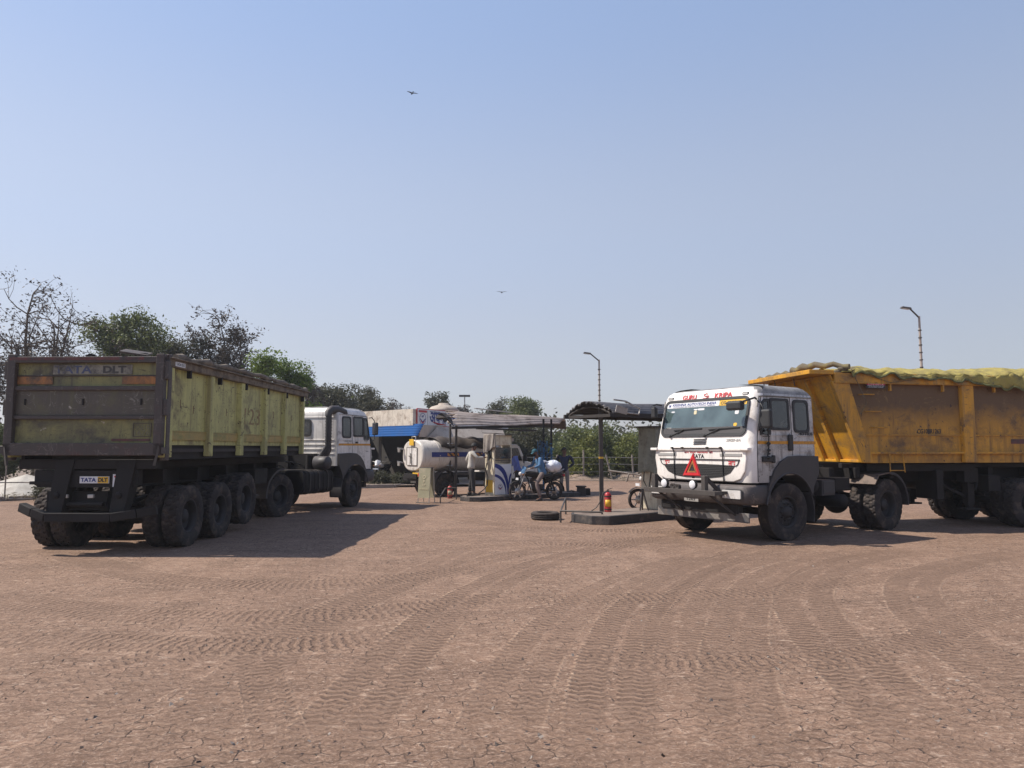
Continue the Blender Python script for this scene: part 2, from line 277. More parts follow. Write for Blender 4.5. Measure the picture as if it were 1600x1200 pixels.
# ------------------------------------------------------------------ ground material (shared by the yard and the pressed tyre tracks)
def ground_mat(name, paving=True, track=False, lug=14.0):
    m, nt, b, out = newmat(name)
    P = nd(nt, "ShaderNodeNewGeometry").outputs["Position"]
    big = noise(nt, P, 0.22, 4, 0.6); med = noise(nt, P, 1.6, 6, 0.65)
    fine = noise(nt, P, 22, 6, 0.75)
    wob = nd(nt, "ShaderNodeTexNoise", {"Vector": P, "Scale": 7.0, "Detail": 3}).outputs["Color"]
    Pw = nd(nt, "ShaderNodeVectorMath", {0: P, 1: nd(nt, "ShaderNodeVectorMath", {0: nd(nt, "ShaderNodeVectorMath", {0: wob, 1: (0.5, 0.5, 0.5)}, operation='SUBTRACT').outputs[0], 3: 0.12}, operation='SCALE').outputs[0]}, operation='ADD').outputs[0]
    Pr = mapping(nt, Pw, rot=(0, 0, R(-14)))
    # zigzag sides of interlocking pavers
    s = nd(nt, "ShaderNodeSeparateXYZ", {0: Pr})
    zig = mth(nt, 'MULTIPLY', mth(nt, 'PINGPONG', mth(nt, 'MULTIPLY', s.outputs[0], 9.0), 0.5), 0.055)
    Pz = nd(nt, "ShaderNodeCombineXYZ", {0: s.outputs[0], 1: mth(nt, 'ADD', s.outputs[1], zig), 2: 0.0}).outputs[0]
    br = nd(nt, "ShaderNodeTexBrick", {"Vector": Pz, "Scale": 1.0, "Mortar Size": 0.0055, "Mortar Smooth": 0.4, "Brick Width": 0.225, "Row Height": 0.125,
                                        "Color1": (0.35, 0.35, 0.35, 1), "Color2": (0.65, 0.65, 0.65, 1), "Mortar": (0.5, 0.5, 0.5, 1)})
    joint = br.outputs["Fac"]
    vis = mr(nt, noise(nt, P, 0.9, 5, 0.8), 0.43, 0.59)                  # how far dust has filled the joints
    joint = mth(nt, 'MULTIPLY', joint, mth(nt, 'MULTIPLY', vis, mr(nt, noise(nt, P, 9, 3, 0.6), 0.35, 0.55)))
    # thin cakes of dried mud, drawn out across the yard
    Pf = mapping(nt, Pw, (7.0, 15.0, 1.0), rot=(0, 0, R(-8)))
    fl = noise(nt, Pf, 1.0, 5, 0.62, 0.6)
    flake = mr(nt, fl, 0.52, 0.63)
    Pf2 = mapping(nt, Pw, (16.0, 34.0, 1.0), rot=(0, 0, R(-20)))
    fl2 = noise(nt, Pf2, 1.0, 4, 0.65, 0.8)
    base = mixc(nt, mr(nt, big, 0.3, 0.7), (0.238, 0.147, 0.099), (0.312, 0.195, 0.135))
    base = mixc(nt, mr(nt, med, 0.35, 0.7), base, (0.205, 0.126, 0.085))
    sizef = mr(nt, noise(nt, P, 0.55, 3, 0.6), 0.35, 0.65, 0.25, 1.0)
    base = mixc(nt, mth(nt, 'MULTIPLY', flake, mth(nt, 'MULTIPLY', sizef, 0.75)), base, (0.404, 0.270, 0.190))
    base = mixc(nt, mr(nt, fl2, 0.56, 0.70, 0, 0.55), base, (0.428, 0.294, 0.208))
    base = mixc(nt, mr(nt, fl2, 0.42, 0.34, 0, 0.45), base, (0.137, 0.085, 0.059))
    # faint wide marks of old wheels sweeping across the yard
    wv = noise(nt, mapping(nt, Pw, (0.22, 1.5, 1.0), rot=(0, 0, R(12))), 1.0, 5, 0.7, 0.8)
    base = mixc(nt, mr(nt, wv, 0.48, 0.66, 0, 0.50), base, (0.149, 0.092, 0.065))
    wv2 = noise(nt, mapping(nt, Pw, (1.3, 0.16, 1.0), rot=(0, 0, R(-25)), loc=(4, 9, 0)), 1.0, 5, 0.7, 0.8)
    base = mixc(nt, mr(nt, wv2, 0.52, 0.68, 0, 0.40), base, (0.393, 0.258, 0.183))
    # gritty crumbs and thin crusts
    gr = noise(nt, mapping(nt, P, (34, 46, 1), rot=(0, 0, R(-12))), 1.0, 5, 0.75, 0.4)
    gr2 = noise(nt, mapping(nt, Pw, (11, 24, 1), rot=(0, 0, R(-5)), loc=(5, 2, 0)), 1.0, 6, 0.72, 1.0)
    base = mixc(nt, mr(nt, gr, 0.53, 0.66, 0, 0.80), base, (0.462, 0.332, 0.252))
    base = mixc(nt, mr(nt, gr, 0.47, 0.34, 0, 0.75), base, (0.122, 0.078, 0.055))
    base = mixc(nt, mr(nt, gr2, 0.56, 0.64, 0, 0.80), base, (0.485, 0.354, 0.267))
    base = mixc(nt, mr(nt, gr2, 0.43, 0.36, 0, 0.70), base, (0.116, 0.074, 0.052))
    col = base
    h = mth(nt, 'ADD', mth(nt, 'MULTIPLY', fl, 0.5), mth(nt, 'ADD', mth(nt, 'MULTIPLY', fine, 0.12), mth(nt, 'MULTIPLY', fl2, 0.28)))
    h = mth(nt, 'ADD', h, mth(nt, 'ADD', mth(nt, 'MULTIPLY', gr, 0.12), mth(nt, 'MULTIPLY', gr2, 0.42)))
    if paving:
        tone = mr(nt, br.outputs["Color"], 0.35, 0.65, 0.93, 1.07)
        col = mixc(nt, 1.0, col, nd(nt, "ShaderNodeCombineXYZ", {0: tone, 1: tone, 2: tone}).outputs[0], 'MULTIPLY')
        col = mixc(nt, mth(nt, 'MULTIPLY', joint, 1.0), col, (0.055, 0.04, 0.034))
        h = mth(nt, 'SUBTRACT', h, mth(nt, 'MULTIPLY', joint, 0.5))
    for li in range(6 if paving else 0):
        q = nd(nt, "ShaderNodeSeparateXYZ", {0: nd(nt, "ShaderNodeAttribute", attribute_name="track%d" % li).outputs["Vector"]})
        u, v, en = q.outputs[0], q.outputs[1], q.outputs[2]
        cell = mth(nt, 'ABSOLUTE', mth(nt, 'ADD', u, mth(nt, 'MULTIPLY', mth(nt, 'SUBTRACT', noise(nt, P, 2.0 + li, 2), 0.5), 0.12)))
        tread = mth(nt, 'MULTIPLY', mr(nt, cell, 0.08, 0.16), mr(nt, cell, 0.96, 0.84))
        vv = mth(nt, 'ADD', mth(nt, 'MULTIPLY', v, 11.0), mth(nt, 'MULTIPLY', mth(nt, 'PINGPONG', mth(nt, 'MULTIPLY', cell, 2.2), 0.5), 0.7))
        bars = mr(nt, mth(nt, 'PINGPONG', mth(nt, 'ADD', vv, mth(nt, 'MULTIPLY', noise(nt, P, 7, 4), 0.9)), 0.5), 0.18, 0.34)
        wear = mth(nt, 'MULTIPLY', mr(nt, noise(nt, P, 1.1 + 0.2 * li, 5, 0.8), 0.32, 0.56), mr(nt, en, 0.0, 1.6))
        msk = mth(nt, 'MULTIPLY', tread, wear)
        edge = mth(nt, 'MULTIPLY', mr(nt, mth(nt, 'ABSOLUTE', mth(nt, 'SUBTRACT', cell, 0.92)), 0.07, 0.01), mth(nt, 'MULTIPLY', mr(nt, noise(nt, P, 1.4, 6, 0.8), 0.44, 0.62), mr(nt, en, 0.0, 1.6)))
        k_ = (1.15, 0.85, 0.75, 0.7, 0.8, 0.9)[li]
        col = mixc(nt, mth(nt, 'MULTIPLY', msk, 0.70 * k_), col, (0.149, 0.092, 0.064))
        col = mixc(nt, mth(nt, 'MULTIPLY', mth(nt, 'MULTIPLY', msk, bars), 0.50 * k_), col, (0.369, 0.243, 0.170))
        col = mixc(nt, mth(nt, 'MULTIPLY', edge, mth(nt, 'ADD', 0.16, mth(nt, 'MULTIPLY', bars, 0.60 * k_))), col, (0.476, 0.331, 0.235))
        h = mth(nt, 'ADD', h, mth(nt, 'MULTIPLY', mth(nt, 'MULTIPLY', msk, bars), 0.42 * k_))
        h = mth(nt, 'ADD', mth(nt, 'SUBTRACT', h, mth(nt, 'MULTIPLY', msk, 0.2 * k_)), mth(nt, 'MULTIPLY', mth(nt, 'MULTIPLY', edge, bars), 0.35 * k_))
    nt.links.new(col, b.inputs["Base Color"])
    b.inputs["Roughness"].default_value = 0.88; b.inputs["Specular IOR Level"].default_value = 0.25
    bp = nd(nt, "ShaderNodeBump", {"Height": h, "Strength": 0.8, "Distance": 0.05})
    nt.links.new(bp.outputs[0], b.inputs["Normal"])
    return m
m_yard = ground_mat("dusty_paved_yard")
m_soil = M("dry_soil", (0.24, 0.175, 0.135), 0.95, dirt=(0.13, 0.10, 0.07), amt=0.5, scale=0.4, bump=0.4, bscale=3)

# ------------------------------------------------------------------ object helpers
def tag(o, label=None, cat=None, group=None, kind=None):
    if label: o["label"] = label
    if cat: o["category"] = cat
    if group: o["group"] = group
    if kind: o["kind"] = kind
    return o
def thing(name, label, cat, loc=(0, 0, 0), rz=0.0, group=None):
    o = bpy.data.objects.new(name, None); C.objects.link(o); o.empty_display_size = 0.2
    o.location = loc; o.rotation_euler = (0, 0, rz)
    return tag(o, label, cat, group)
def kids(o): return [c for c in bpy.data.objects if c.parent == o]
def copy_tree(o, parent=None):
    c = o.copy(); C.objects.link(c)
    if parent is not None: c.parent = parent
    for k in kids(o): copy_tree(k, c)
    return c
class MB:
    def __init__(s): s.v = []; s.f = []; s.m = []; s.sm = []; s.mi = 0
    def add(s, vs, fs, smooth=False):
        o = len(s.v); s.v += [tuple(v) for v in vs]
        for f in fs: s.f.append(tuple(i + o for i in f)); s.m.append(s.mi); s.sm.append(smooth)
        return s
    def box(s, c, d, rot=None, taper=1.0):
        hx, hy, hz = d[0] / 2, d[1] / 2, d[2] / 2
        vs = []
        for z, k in ((-hz, 1.0), (hz, taper)):
            for x, y in ((-hx, -hy), (hx, -hy), (hx, hy), (-hx, hy)): vs.append(Vector((x * k, y * k, z)))
        if rot is not None: vs = [rot @ v for v in vs]
        c = Vector(c)
        return s.add([v + c for v in vs], [(3, 2, 1, 0), (4, 5, 6, 7), (0, 1, 5, 4), (1, 2, 6, 5), (2, 3, 7, 6), (3, 0, 4, 7)])
    def bar(s, p0, p1, w, h, up=(0, 0, 1)):         # a rectangular bar from p0 to p1
        p0 = Vector(p0); p1 = Vector(p1); d = (p1 - p0); L = d.length; d.normalize()
        side = Vector(up).cross(d)
        if side.length < 1e-4: side = Vector((0, 1, 0)).cross(d)
        side.normalize(); u = d.cross(side)
        vs = []
        for p in (p0, p1):
            for a, b in ((-1, -1), (1, -1), (1, 1), (-1, 1)): vs.append(p + side * a * w / 2 + u * b * h / 2)
        return s.add(vs, [(3, 2, 1, 0), (4, 5, 6, 7), (0, 1, 5, 4), (1, 2, 6, 5), (2, 3, 7, 6), (3, 0, 4, 7)])
    def tube(s, pts, r, n=8, caps=True):
        pts = [Vector(p) for p in pts]; k = len(pts)
        rr = r if isinstance(r, (list, tuple)) else [r] * k
        vs = []; prev = None
        for i, p in enumerate(pts):
            t = (pts[min(i + 1, k - 1)] - pts[max(i - 1, 0)]).normalized()
            if prev is None:
                a = t.cross(Vector((0, 0, 1)));
                if a.length < 1e-3: a = t.cross(Vector((1, 0, 0)))
            else: a = prev - t * prev.dot(t)
            if a.length < 1e-6: a = t.orthogonal()
            a.normalize(); prev = a; b = t.cross(a)
            for j in range(n):
                th = 2 * math.pi * j / n
                vs.append(p + (a * math.cos(th) + b * math.sin(th)) * rr[i])
        fs = []
        for i in range(k - 1):
            for j in range(n):
                fs.append((i * n + j, i * n + (j + 1) % n, (i + 1) * n + (j + 1) % n, (i + 1) * n + j))
        s.add(vs, fs, True)
        if caps:
            s.add([vs[j] for j in range(n)], [tuple(range(n - 1, -1, -1))]); s.add(vs[-n:], [tuple(range(n))])
        return s
    def lathe(s, prof, n=32, axis='Y', c=(0, 0, 0), smooth=True, arc=None):
        # prof: list of (radius, along axis)
        c = Vector(c); vs = []; a0, a1 = arc or (0, 2 * math.pi); cnt = n if arc is None else n + 1
        for rad, al in prof:
            for j in range(cnt):
                th = a0 + (a1 - a0) * j / n; q = rad * math.cos(th); w = rad * math.sin(th)
                vs.append(c + Vector({'Y': (q, al, w), 'X': (al, q, w), 'Z': (q, w, al)}[axis]))
        fs = []
        for i in range(len(prof) - 1):
            for j in range(n):
                a, b = i * cnt + j, i * cnt + (j + 1) % cnt
                fs.append((a, b, b + cnt, a + cnt))
        return s.add(vs, fs, smooth)
    def prism(s, poly, y0, y1, axis='Y'):            # polygon in (a,b), extruded along axis
        n = len(poly)
        def P(a, b, t): return {'Y': (a, t, b), 'X': (t, a, b), 'Z': (a, b, t)}[axis]
        vs = [P(a, b, y0) for a, b in poly] + [P(a, b, y1) for a, b in poly]
        fs = [tuple(range(n)), tuple(range(2 * n - 1, n - 1, -1))] + [(i, i + n, (i + 1) % n + n, (i + 1) % n) for i in range(n)]
        return s.add(vs, fs)
    def plate(s, O, U, V, pts, th):                   # polygon (u,v) in the plane O,U,V, given thickness along its normal
        O = Vector(O); U = Vector(U).normalized(); V = Vector(V).normalized(); N = U.cross(V)
        n = len(pts)
        a = [O + U * u + V * v for u, v in pts]; b = [p + N * th for p in a]
        return s.add(a + b, [tuple(range(n - 1, -1, -1)), tuple(range(n, 2 * n))] + [(i, (i + 1) % n, (i + 1) % n + n, i + n) for i in range(n)])
    def grid(s, fn, nu, nv, smooth=True, closed=False):
        vs = [fn(i / nu, j / nv) for j in range(nv + 1) for i in range(nu + 1)]
        fs = [(j * (nu + 1) + i, j * (nu + 1) + i + 1, (j + 1) * (nu + 1) + i + 1, (j + 1) * (nu + 1) + i) for j in range(nv) for i in range(nu)]
        return s.add(vs, fs, smooth)
    def ball(s, c, r, n=12, k=8, sc=(1, 1, 1)):
        c = Vector(c)
        def fn(u, v):
            th = u * 2 * math.pi; ph = (v - 0.5) * math.pi
            return c + Vector((r * sc[0] * math.cos(ph) * math.cos(th), r * sc[1] * math.cos(ph) * math.sin(th), r * sc[2] * math.sin(ph)))
        return s.grid(fn, n, k)
    def build(s, name, mats, parent=None, bevel=0.0, solid=0.0, origin=None):
        me = bpy.data.meshes.new(name)
        vs = s.v
        if origin is not None: vs = [tuple(Vector(v) - Vector(origin)) for v in vs]
        me.from_pydata(vs, [], s.f)
        if not isinstance(mats, (list, tuple)): mats = [mats]
        for m in mats: me.materials.append(m)
        me.polygons.foreach_set("material_index", s.m); me.polygons.foreach_set("use_smooth", s.sm)
        me.validate(); me.update()
        o = bpy.data.objects.new(name, me); C.objects.link(o)
        if parent is not None: o.parent = parent
        if origin is not None: o.location = origin
        if solid:
            q = o.modifiers.new("thickness", 'SOLIDIFY'); q.thickness = solid; q.offset = 0
        if bevel:
            q = o.modifiers.new("edge", 'BEVEL'); q.width = bevel; q.segments = 2; q.limit_method = 'ANGLE'; q.angle_limit = R(40)
        return o
def rrect(w, h, r, n=5, cx=0, cy=0):
    pts = []
    for qx, qy, a0 in ((1, 1, 0), (-1, 1, 90), (-1, -1, 180), (1, -1, 270)):
        for i in range(n + 1):
            a = R(a0 + 90 * i / n)
            pts.append((cx + qx * (w / 2 - r) + r * math.cos(a), cy + qy * (h / 2 - r) + r * math.sin(a)))
    return pts
def frame_ring(mb, O, U, V, outer, inner, th):
    O = Vector(O); U = Vector(U).normalized(); V = Vector(V).normalized(); N = U.cross(V); n = len(outer)
    A = [O + U * a + V * b for a, b in outer]; B = [O + U * a + V * b for a, b in inner]
    A2 = [p + N * th for p in A]; B2 = [p + N * th for p in B]
    fs = []
    for i in range(n):
        j = (i + 1) % n
        fs += [(2 * n + i, 2 * n + j, 3 * n + j, 3 * n + i), (i, j, 2 * n + j, 2 * n + i), (n + j, n + i, 3 * n + i, 3 * n + j)]
    mb.add(A + B + A2 + B2, fs)
_vl = bpy.context.view_layer
def text(s, O, U, V, w, h, mat, parent, name="lettering", th=0.003, shear=0.0, bold=0.0, align=0.5):
    """lettering fitted to a w x h box whose centre is O, U to the right and V up"""
    cu = bpy.data.curves.new(name, 'FONT'); cu.body = s; cu.align_x = 'CENTER'; cu.align_y = 'CENTER'
    cu.resolution_u = 3; cu.shear = shear; cu.offset = bold; cu.extrude = 0.5; cu.fill_mode = 'BOTH'
    t = bpy.data.objects.new(name, cu); C.objects.link(t); _vl.update()
    me = bpy.data.meshes.new_from_object(t.evaluated_get(bpy.context.evaluated_depsgraph_get()))
    bpy.data.objects.remove(t)
    n = len(me.vertices)
    if n == 0: return None
    co = np.empty(n * 3, 'f'); me.vertices.foreach_get("co", co); co = co.reshape(-1, 3)
    lo = co.min(0); hi = co.max(0); c = (lo + hi) / 2; e = np.maximum(hi - lo, 1e-6)
    U = Vector(U).normalized(); V = Vector(V).normalized(); Nn = U.cross(V)
    q = (co - c) / e * np.array([w, h, th])
    out = np.array(O)[None, :] + q[:, :1] * np.array(U)[None, :] + q[:, 1:2] * np.array(V)[None, :] + (q[:, 2:3] + th * 0.5) * np.array(Nn)[None, :]
    me.vertices.foreach_set("co", out.astype('f').ravel()); me.materials.clear(); me.materials.append(mat); me.update(); me.name = name
    o = bpy.data.objects.new(name, me); C.objects.link(o)
    if parent is not None: o.parent = parent
    return o
X, Y, Z = Vector((1, 0, 0)), Vector((0, 1, 0)), Vector((0, 0, 1))

# ================================================================== SETTING
g = MB(); g.grid(lambda u, v: Vector((-900 + 1800 * u, -200 + 1700 * v, 0)), 4, 4)
tag(g.build("ground", m_soil), kind="structure")
tracks = [
    ([(440, 1260), (560, 1100), (650, 1000), (730, 935), (850, 880), (1010, 845), (1200, 826)], 0.66),
    ([(960, 1260), (955, 1120), (965, 1020), (1000, 950), (1080, 895), (1200, 858), (1330, 845)], 0.66),
    ([(1100, 1120), (1065, 1040), (1055, 980), (1080, 930), (1150, 885), (1270, 862)], 0.62),
    ([(1520, 1240), (1430, 1130), (1330, 1035), (1265, 960), (1262, 915), (1320, 880), (1440, 858)], 0.72),
    ([(60, 855), (150, 880), (240, 903), (420, 915), (620, 905), (820, 880)], 0.66),
    ([(-90, 925), (60, 945), (220, 962), (420, 965), (640, 952), (860, 925)], 0.7),
    ([(-150, 1170), (60, 1090), (250, 1030), (440, 985), (640, 905), (760, 850)], 0.66),
    ([(470, 1250), (430, 1130), (405, 1040), (400, 980)], 0.36),
    ([(1640, 930), (1500, 975), (1420, 1010), (1250, 1035), (1020, 1035), (800, 1015)], 0.5),
    ([(700, 806), (760, 818), (900, 828), (1040, 832), (1150, 850)], 0.66),
    ([(1660, 870), (1500, 885), (1360, 905), (1180, 925), (980, 935), (760, 940)], 0.6),
    ([(230, 1260), (330, 1110), (440, 1010), (560, 940), (720, 885), (900, 852), (1080, 838)], 0.6),
    ([(760, 1260), (790, 1110), (850, 1000), (930, 930), (1050, 880), (1180, 850)], 0.6),
    ([(1180, 1260), (1160, 1120), (1150, 1000), (1175, 925), (1240, 885), (1370, 856)], 0.62),
    ([(1760, 1200), (1620, 1090), (1500, 1010), (1430, 940), (1440, 900), (1540, 872), (1660, 860)], 0.66),
    ([(-120, 1010), (40, 1000), (200, 1005), (380, 1010), (560, 1000), (760, 975)], 0.6),
    ([(60, 1240), (150, 1130), (260, 1060), (400, 1010)], 0.5),
    ([(600, 870), (720, 856), (860, 850), (1000, 856), (1120, 872)], 0.5),
]
layers = [(0, 1, 3), (2, 4, 7, 9, 14), (5, 8, 16, 17), (6, 10), (11, 12, 13), (15,)]
def curve(px):
    pts = [G(u, v) for u, v in px]; P = [pts[0] * 2 - pts[1]] + pts + [pts[-1] * 2 - pts[-2]]; out = []
    for i in range(1, len(P) - 2):
        for k in range(10):
            t = k / 10; p0, p1, p2, p3 = P[i - 1], P[i], P[i + 1], P[i + 2]
            out.append(0.5 * ((2 * p1) + (p2 - p0) * t + (2 * p0 - 5 * p1 + 4 * p2 - p3) * t * t + (-p0 + 3 * p1 - 3 * p2 + p3) * t ** 3))
    return np.array([(p.x, p.y) for p in out + [pts[-1]]])
def yard_mesh():
    """the paved yard as one sheet; where wheels have pressed it is recorded per vertex as (across, along, end fade)"""
    ys = [-25.0, -5.0, 1.5]
    while ys[-1] < 21.0: ys.append(ys[-1] + 0.10 + 0.006 * ys[-1])
    y = ys[-1]
    for t in (22, 23.5, 25, 27, 29, 31, 33, 35): ys.append(max(t, y + 0.2))
    ys = np.array(ys); NX = 330
    xs = np.linspace(-1, 1, NX); xs = np.sign(xs) * (0.45 * abs(xs) + 0.55 * abs(xs) ** 3) * 24.0
    xs = np.concatenate(([-70, -45], xs, [40, 60])); NX = len(xs)
    far = [(-70, 21.0), (-17, 22.6), (-12, 28.5), (-5, 31.5), (-2, 37.5), (8, 38.0), (60, 36.5)]
    def ymax(x): return np.interp(x, [p[0] for p in far], [p[1] for p in far])
    XX, YY = np.meshgrid(xs, ys); top = ymax(XX)
    YY = np.where(ys[:, None] > 20.5, 20.5 + (YY - 20.5) / (ys[-1] - 20.5) * (top - 20.5), YY)
    V = np.stack([XX.ravel(), YY.ravel(), np.full(XX.size, 0.006)], 1)
    NY = len(ys)
    idx = np.arange(NX * NY).reshape(NY, NX)
    Fq = np.stack([idx[:-1, :-1], idx[:-1, 1:], idx[1:, 1:], idx[1:, :-1]], -1).reshape(-1, 4)
    me = bpy.data.meshes.new("paved_yard"); me.from_pydata(V.tolist(), [], Fq.tolist())
    for li, mem in enumerate(layers):
        best = np.full(len(V), 1e9); dat = np.zeros((len(V), 3)); dat[:, 0] = 3.0
        for ti in mem:
            px, w = tracks[ti]; cv = curve(px); seg = cv[1:] - cv[:-1]; ln = np.linalg.norm(seg, axis=1); cum = np.concatenate([[0], np.cumsum(ln)])
            for k in range(len(seg)):
                q = V[:, :2] - cv[k]; near = np.abs(q).max(1) < 4.0
                if not near.any(): continue
                qn = q[near]; t = np.clip((qn @ seg[k]) / ln[k] ** 2, 0, 1); dlt = qn - t[:, None] * seg[k]; dd = np.linalg.norm(dlt, axis=1)
                sgn = np.sign(seg[k][0] * qn[:, 1] - seg[k][1] * qn[:, 0]); ii = np.where(near)[0]
                better = dd < best[ii] - 1e-9; jj = ii[better]
                best[jj] = dd[better]; al = cum[k] + t[better] * ln[k]
                dat[jj, 0] = dd[better] / (w / 2); dat[jj, 1] = al; dat[jj, 2] = np.minimum(al, cum[-1] - al)
        dat[:, 0] = np.clip(dat[:, 0], -3, 3)
        at_ = me.attributes.new("track%d" % li, 'FLOAT_VECTOR', 'POINT'); at_.data.foreach_set("vector", dat.astype('f').ravel())
    me.materials.append(m_yard); me.update()
    o = bpy.data.objects.new("paved_yard", me); C.objects.link(o); tag(o, kind="structure")
yard_mesh()
# loose stones and crumbs of coal, far too many to count
rng = random.Random(5)
g = MB()
for i in range(520):
    r_ = 0.006 + 0.014 * rng.random() ** 3
    p = G(rng.uniform(-100, 1700), 800 + 420 * rng.random() ** 0.8, 0.04)
    if p.y > 34: continue
    vs = [Vector((rng.uniform(-1, 1), rng.uniform(-1, 1), rng.uniform(-0.5, 0.6))).normalized() * r_ * rng.uniform(.7, 1.2) + Vector((p.x, p.y, 0.045)) for _ in range(6)]
    g.mi = 0 if rng.random() < 0.6 else 1
    g.add(vs, [(0, 1, 2), (0, 2, 3), (0, 3, 4), (0, 4, 5), (5, 1, 0), (1, 3, 2), (1, 4, 3), (1, 5, 4)])
tag(g.build("loose_stones", [m_concrete, m_black_dusty]), "small loose stones and dark crumbs scattered over the dusty yard", "stones", kind="stuff")
# kerbs
def kerb(pts, label):
    g = MB()
    for a, b in zip(pts[:-1], pts[1:]):
        g.bar((a[0], a[1], 0.07), (b[0], b[1], 0.07), 0.16, 0.15)
    tag(g.build("kerb", m_concrete, bevel=0.01), kind="structure")
kerb([(-60, 21.3), (-17, 22.75), (-12.2, 28.7)], "")
kerb([(-12.0, 28.8), (-5.1, 31.7), (-2.2, 37.6)], "")
g = MB(); g.grid(lambda u, v: Vector((-13 + 12 * u, 29.6 + 9 * v + 3.2 * (u), 0.10 + 0.03 * math.sin(u * 30) * math.sin(v * 19))), 24, 16)
tag(g.build("verge", m_soil), kind="structure")
g = MB()
def bank(u, v):
    x = 0 + 45 * u; y = 38.0 + 3.0 * v
    return Vector((x, y, 0.02 + math.sin(math.pi * v) * (0.22 + 0.12 * math.sin(x * 2.1) + 0.08 * math.sin(x * 5.3 + v * 4))))
g.grid(bank, 200, 8); tag(g.build("earth_bank", m_soil), kind="structure")

# ================================================================== WHEELS
WR = 0.525
def tyre_mesh(lug=True, w=0.285, Rr=WR):
    """tyre round the local Y axis, with cut tread blocks"""
    rim = 0.285; n = 96; half = w / 2
    prof = [(rim, -half * 0.72), (rim + 0.03, -half * 0.92), (rim + 0.09, -half), (Rr - 0.09, -half * 1.0), (Rr - 0.035, -half * 0.95), (Rr - 0.006, -half * 0.86)]
    tread = [(Rr, -half * 0.84), (Rr + 0.002, -half * 0.55), (Rr + 0.003, -half * 0.5), (Rr + 0.004, -half * 0.06), (Rr + 0.004, half * 0.06), (Rr + 0.003, half * 0.5), (Rr + 0.002, half * 0.55), (Rr, half * 0.84)]
    full = prof + tread + [(a, -b) for a, b in reversed(prof)]
    vs = []; np_ = len(prof)
    for i, (rad, al) in enumerate(full):
        for j in range(n):
            th = 2 * math.pi * j / n; r = rad
            k = i - np_
            if 0 <= k < 8 or i in (np_ - 1, np_ + 8, np_ - 2, np_ + 9):
                if lug:
                    side = 0 if al < 0 else 2; sh = 0 if abs(al) > half * 0.52 else 1
                    if (j + side + sh) % 4 == 0: r -= 0.020
                    if k in (3, 4): r -= 0.010
                else:
                    if k in (1, 2, 5, 6): pass
                    if k in (2, 5): r -= 0.011
                    if k in (3, 4): r -= 0.011
            vs.append((r * math.cos(th), al, r * math.sin(th)))
    g = MB(); m = len(full)
    fs = [(i * n + j, i * n + (j + 1) % n, (i + 1) * n + (j + 1) % n, (i + 1) * n + j) for i in range(m - 1) for j in range(n)]
    g.add(vs, fs)
    # flat shade the tread, smooth the walls
    for q, f in enumerate(g.f):
        i = f[0] // n; g.sm[q] = i < np_ - 3 or i >= np_ + 10
    return g
def rim_mesh(front=False, outer=True):
    g = MB(); n = 32
    g.lathe([(0.29, -0.10), (0.30, -0.115), (0.27, -0.11), (0.265, 0.10), (0.30, 0.115), (0.29, 0.10)], n)
    if front:      # bulging disc of a steering wheel, +Y outside
        g.lathe([(0.268, 0.03), (0.22, 0.055), (0.17, 0.075), (0.13, 0.07), (0.115, 0.075), (0.11, 0.12), (0.07, 0.145), (0.0, 0.147)], n)
        for k in range(10):
            a = 2 * math.pi * k / 10; c = (0.155 * math.cos(a), 0.085, 0.155 * math.sin(a)); g.lathe([(0.0, 0.035), (0.016, 0.03), (0.018, 0.0), (0.018, -0.02)], 6, c=c)
        for k in range(8):
            a = 2 * math.pi * (k + .5) / 8; g.lathe([(0.0, 0.004), (0.026, 0.004), (0.026, -0.004)], 10, c=(0.225 * math.cos(a), 0.056, 0.225 * math.sin(a)))
    else:          # deep dished disc of a dual wheel
        g.lathe([(0.268, -0.02), (0.24, -0.07), (0.18, -0.085), (0.13, -0.085), (0.12, -0.08), (0.115, 0.03), (0.085, 0.05), (0.0, 0.052)], n)
        for k in range(10):
            a = 2 * math.pi * k / 10; c = (0.155 * math.cos(a), -0.075, 0.155 * math.sin(a)); g.lathe([(0.0, 0.035), (0.016, 0.03), (0.018, 0.0), (0.018, -0.02)], 6, c=c)
    return g
T_lug = tyre_mesh(True); T_rib = tyre_mesh(False)
def wheel(parent, x, y, z, front=False, lug=True, dual=False, out=1, steer=0.0, rr=1.0):
    """a wheel part with its rim mesh; the tyre (two on a dual) are sub-parts. out=+1: outer face toward +Y"""
    w = rim_mesh(front).build("wheel", m_rim, parent); w.location = (x, y, z)
    w.rotation_euler = (0, rng.uniform(0, 6), 0 if out > 0 else math.pi)
    if steer: w.rotation_euler = (0, 0, (0 if out > 0 else math.pi) + steer)
    g = T_lug if lug else T_rib
    t = g.build("tyre", m_rubber, w)
    if dual:
        t2 = t.copy(); C.objects.link(t2); t2.parent = w; t2.location = (0, -0.33, 0); t2.rotation_euler = (0, 0.05, 0)
    return w

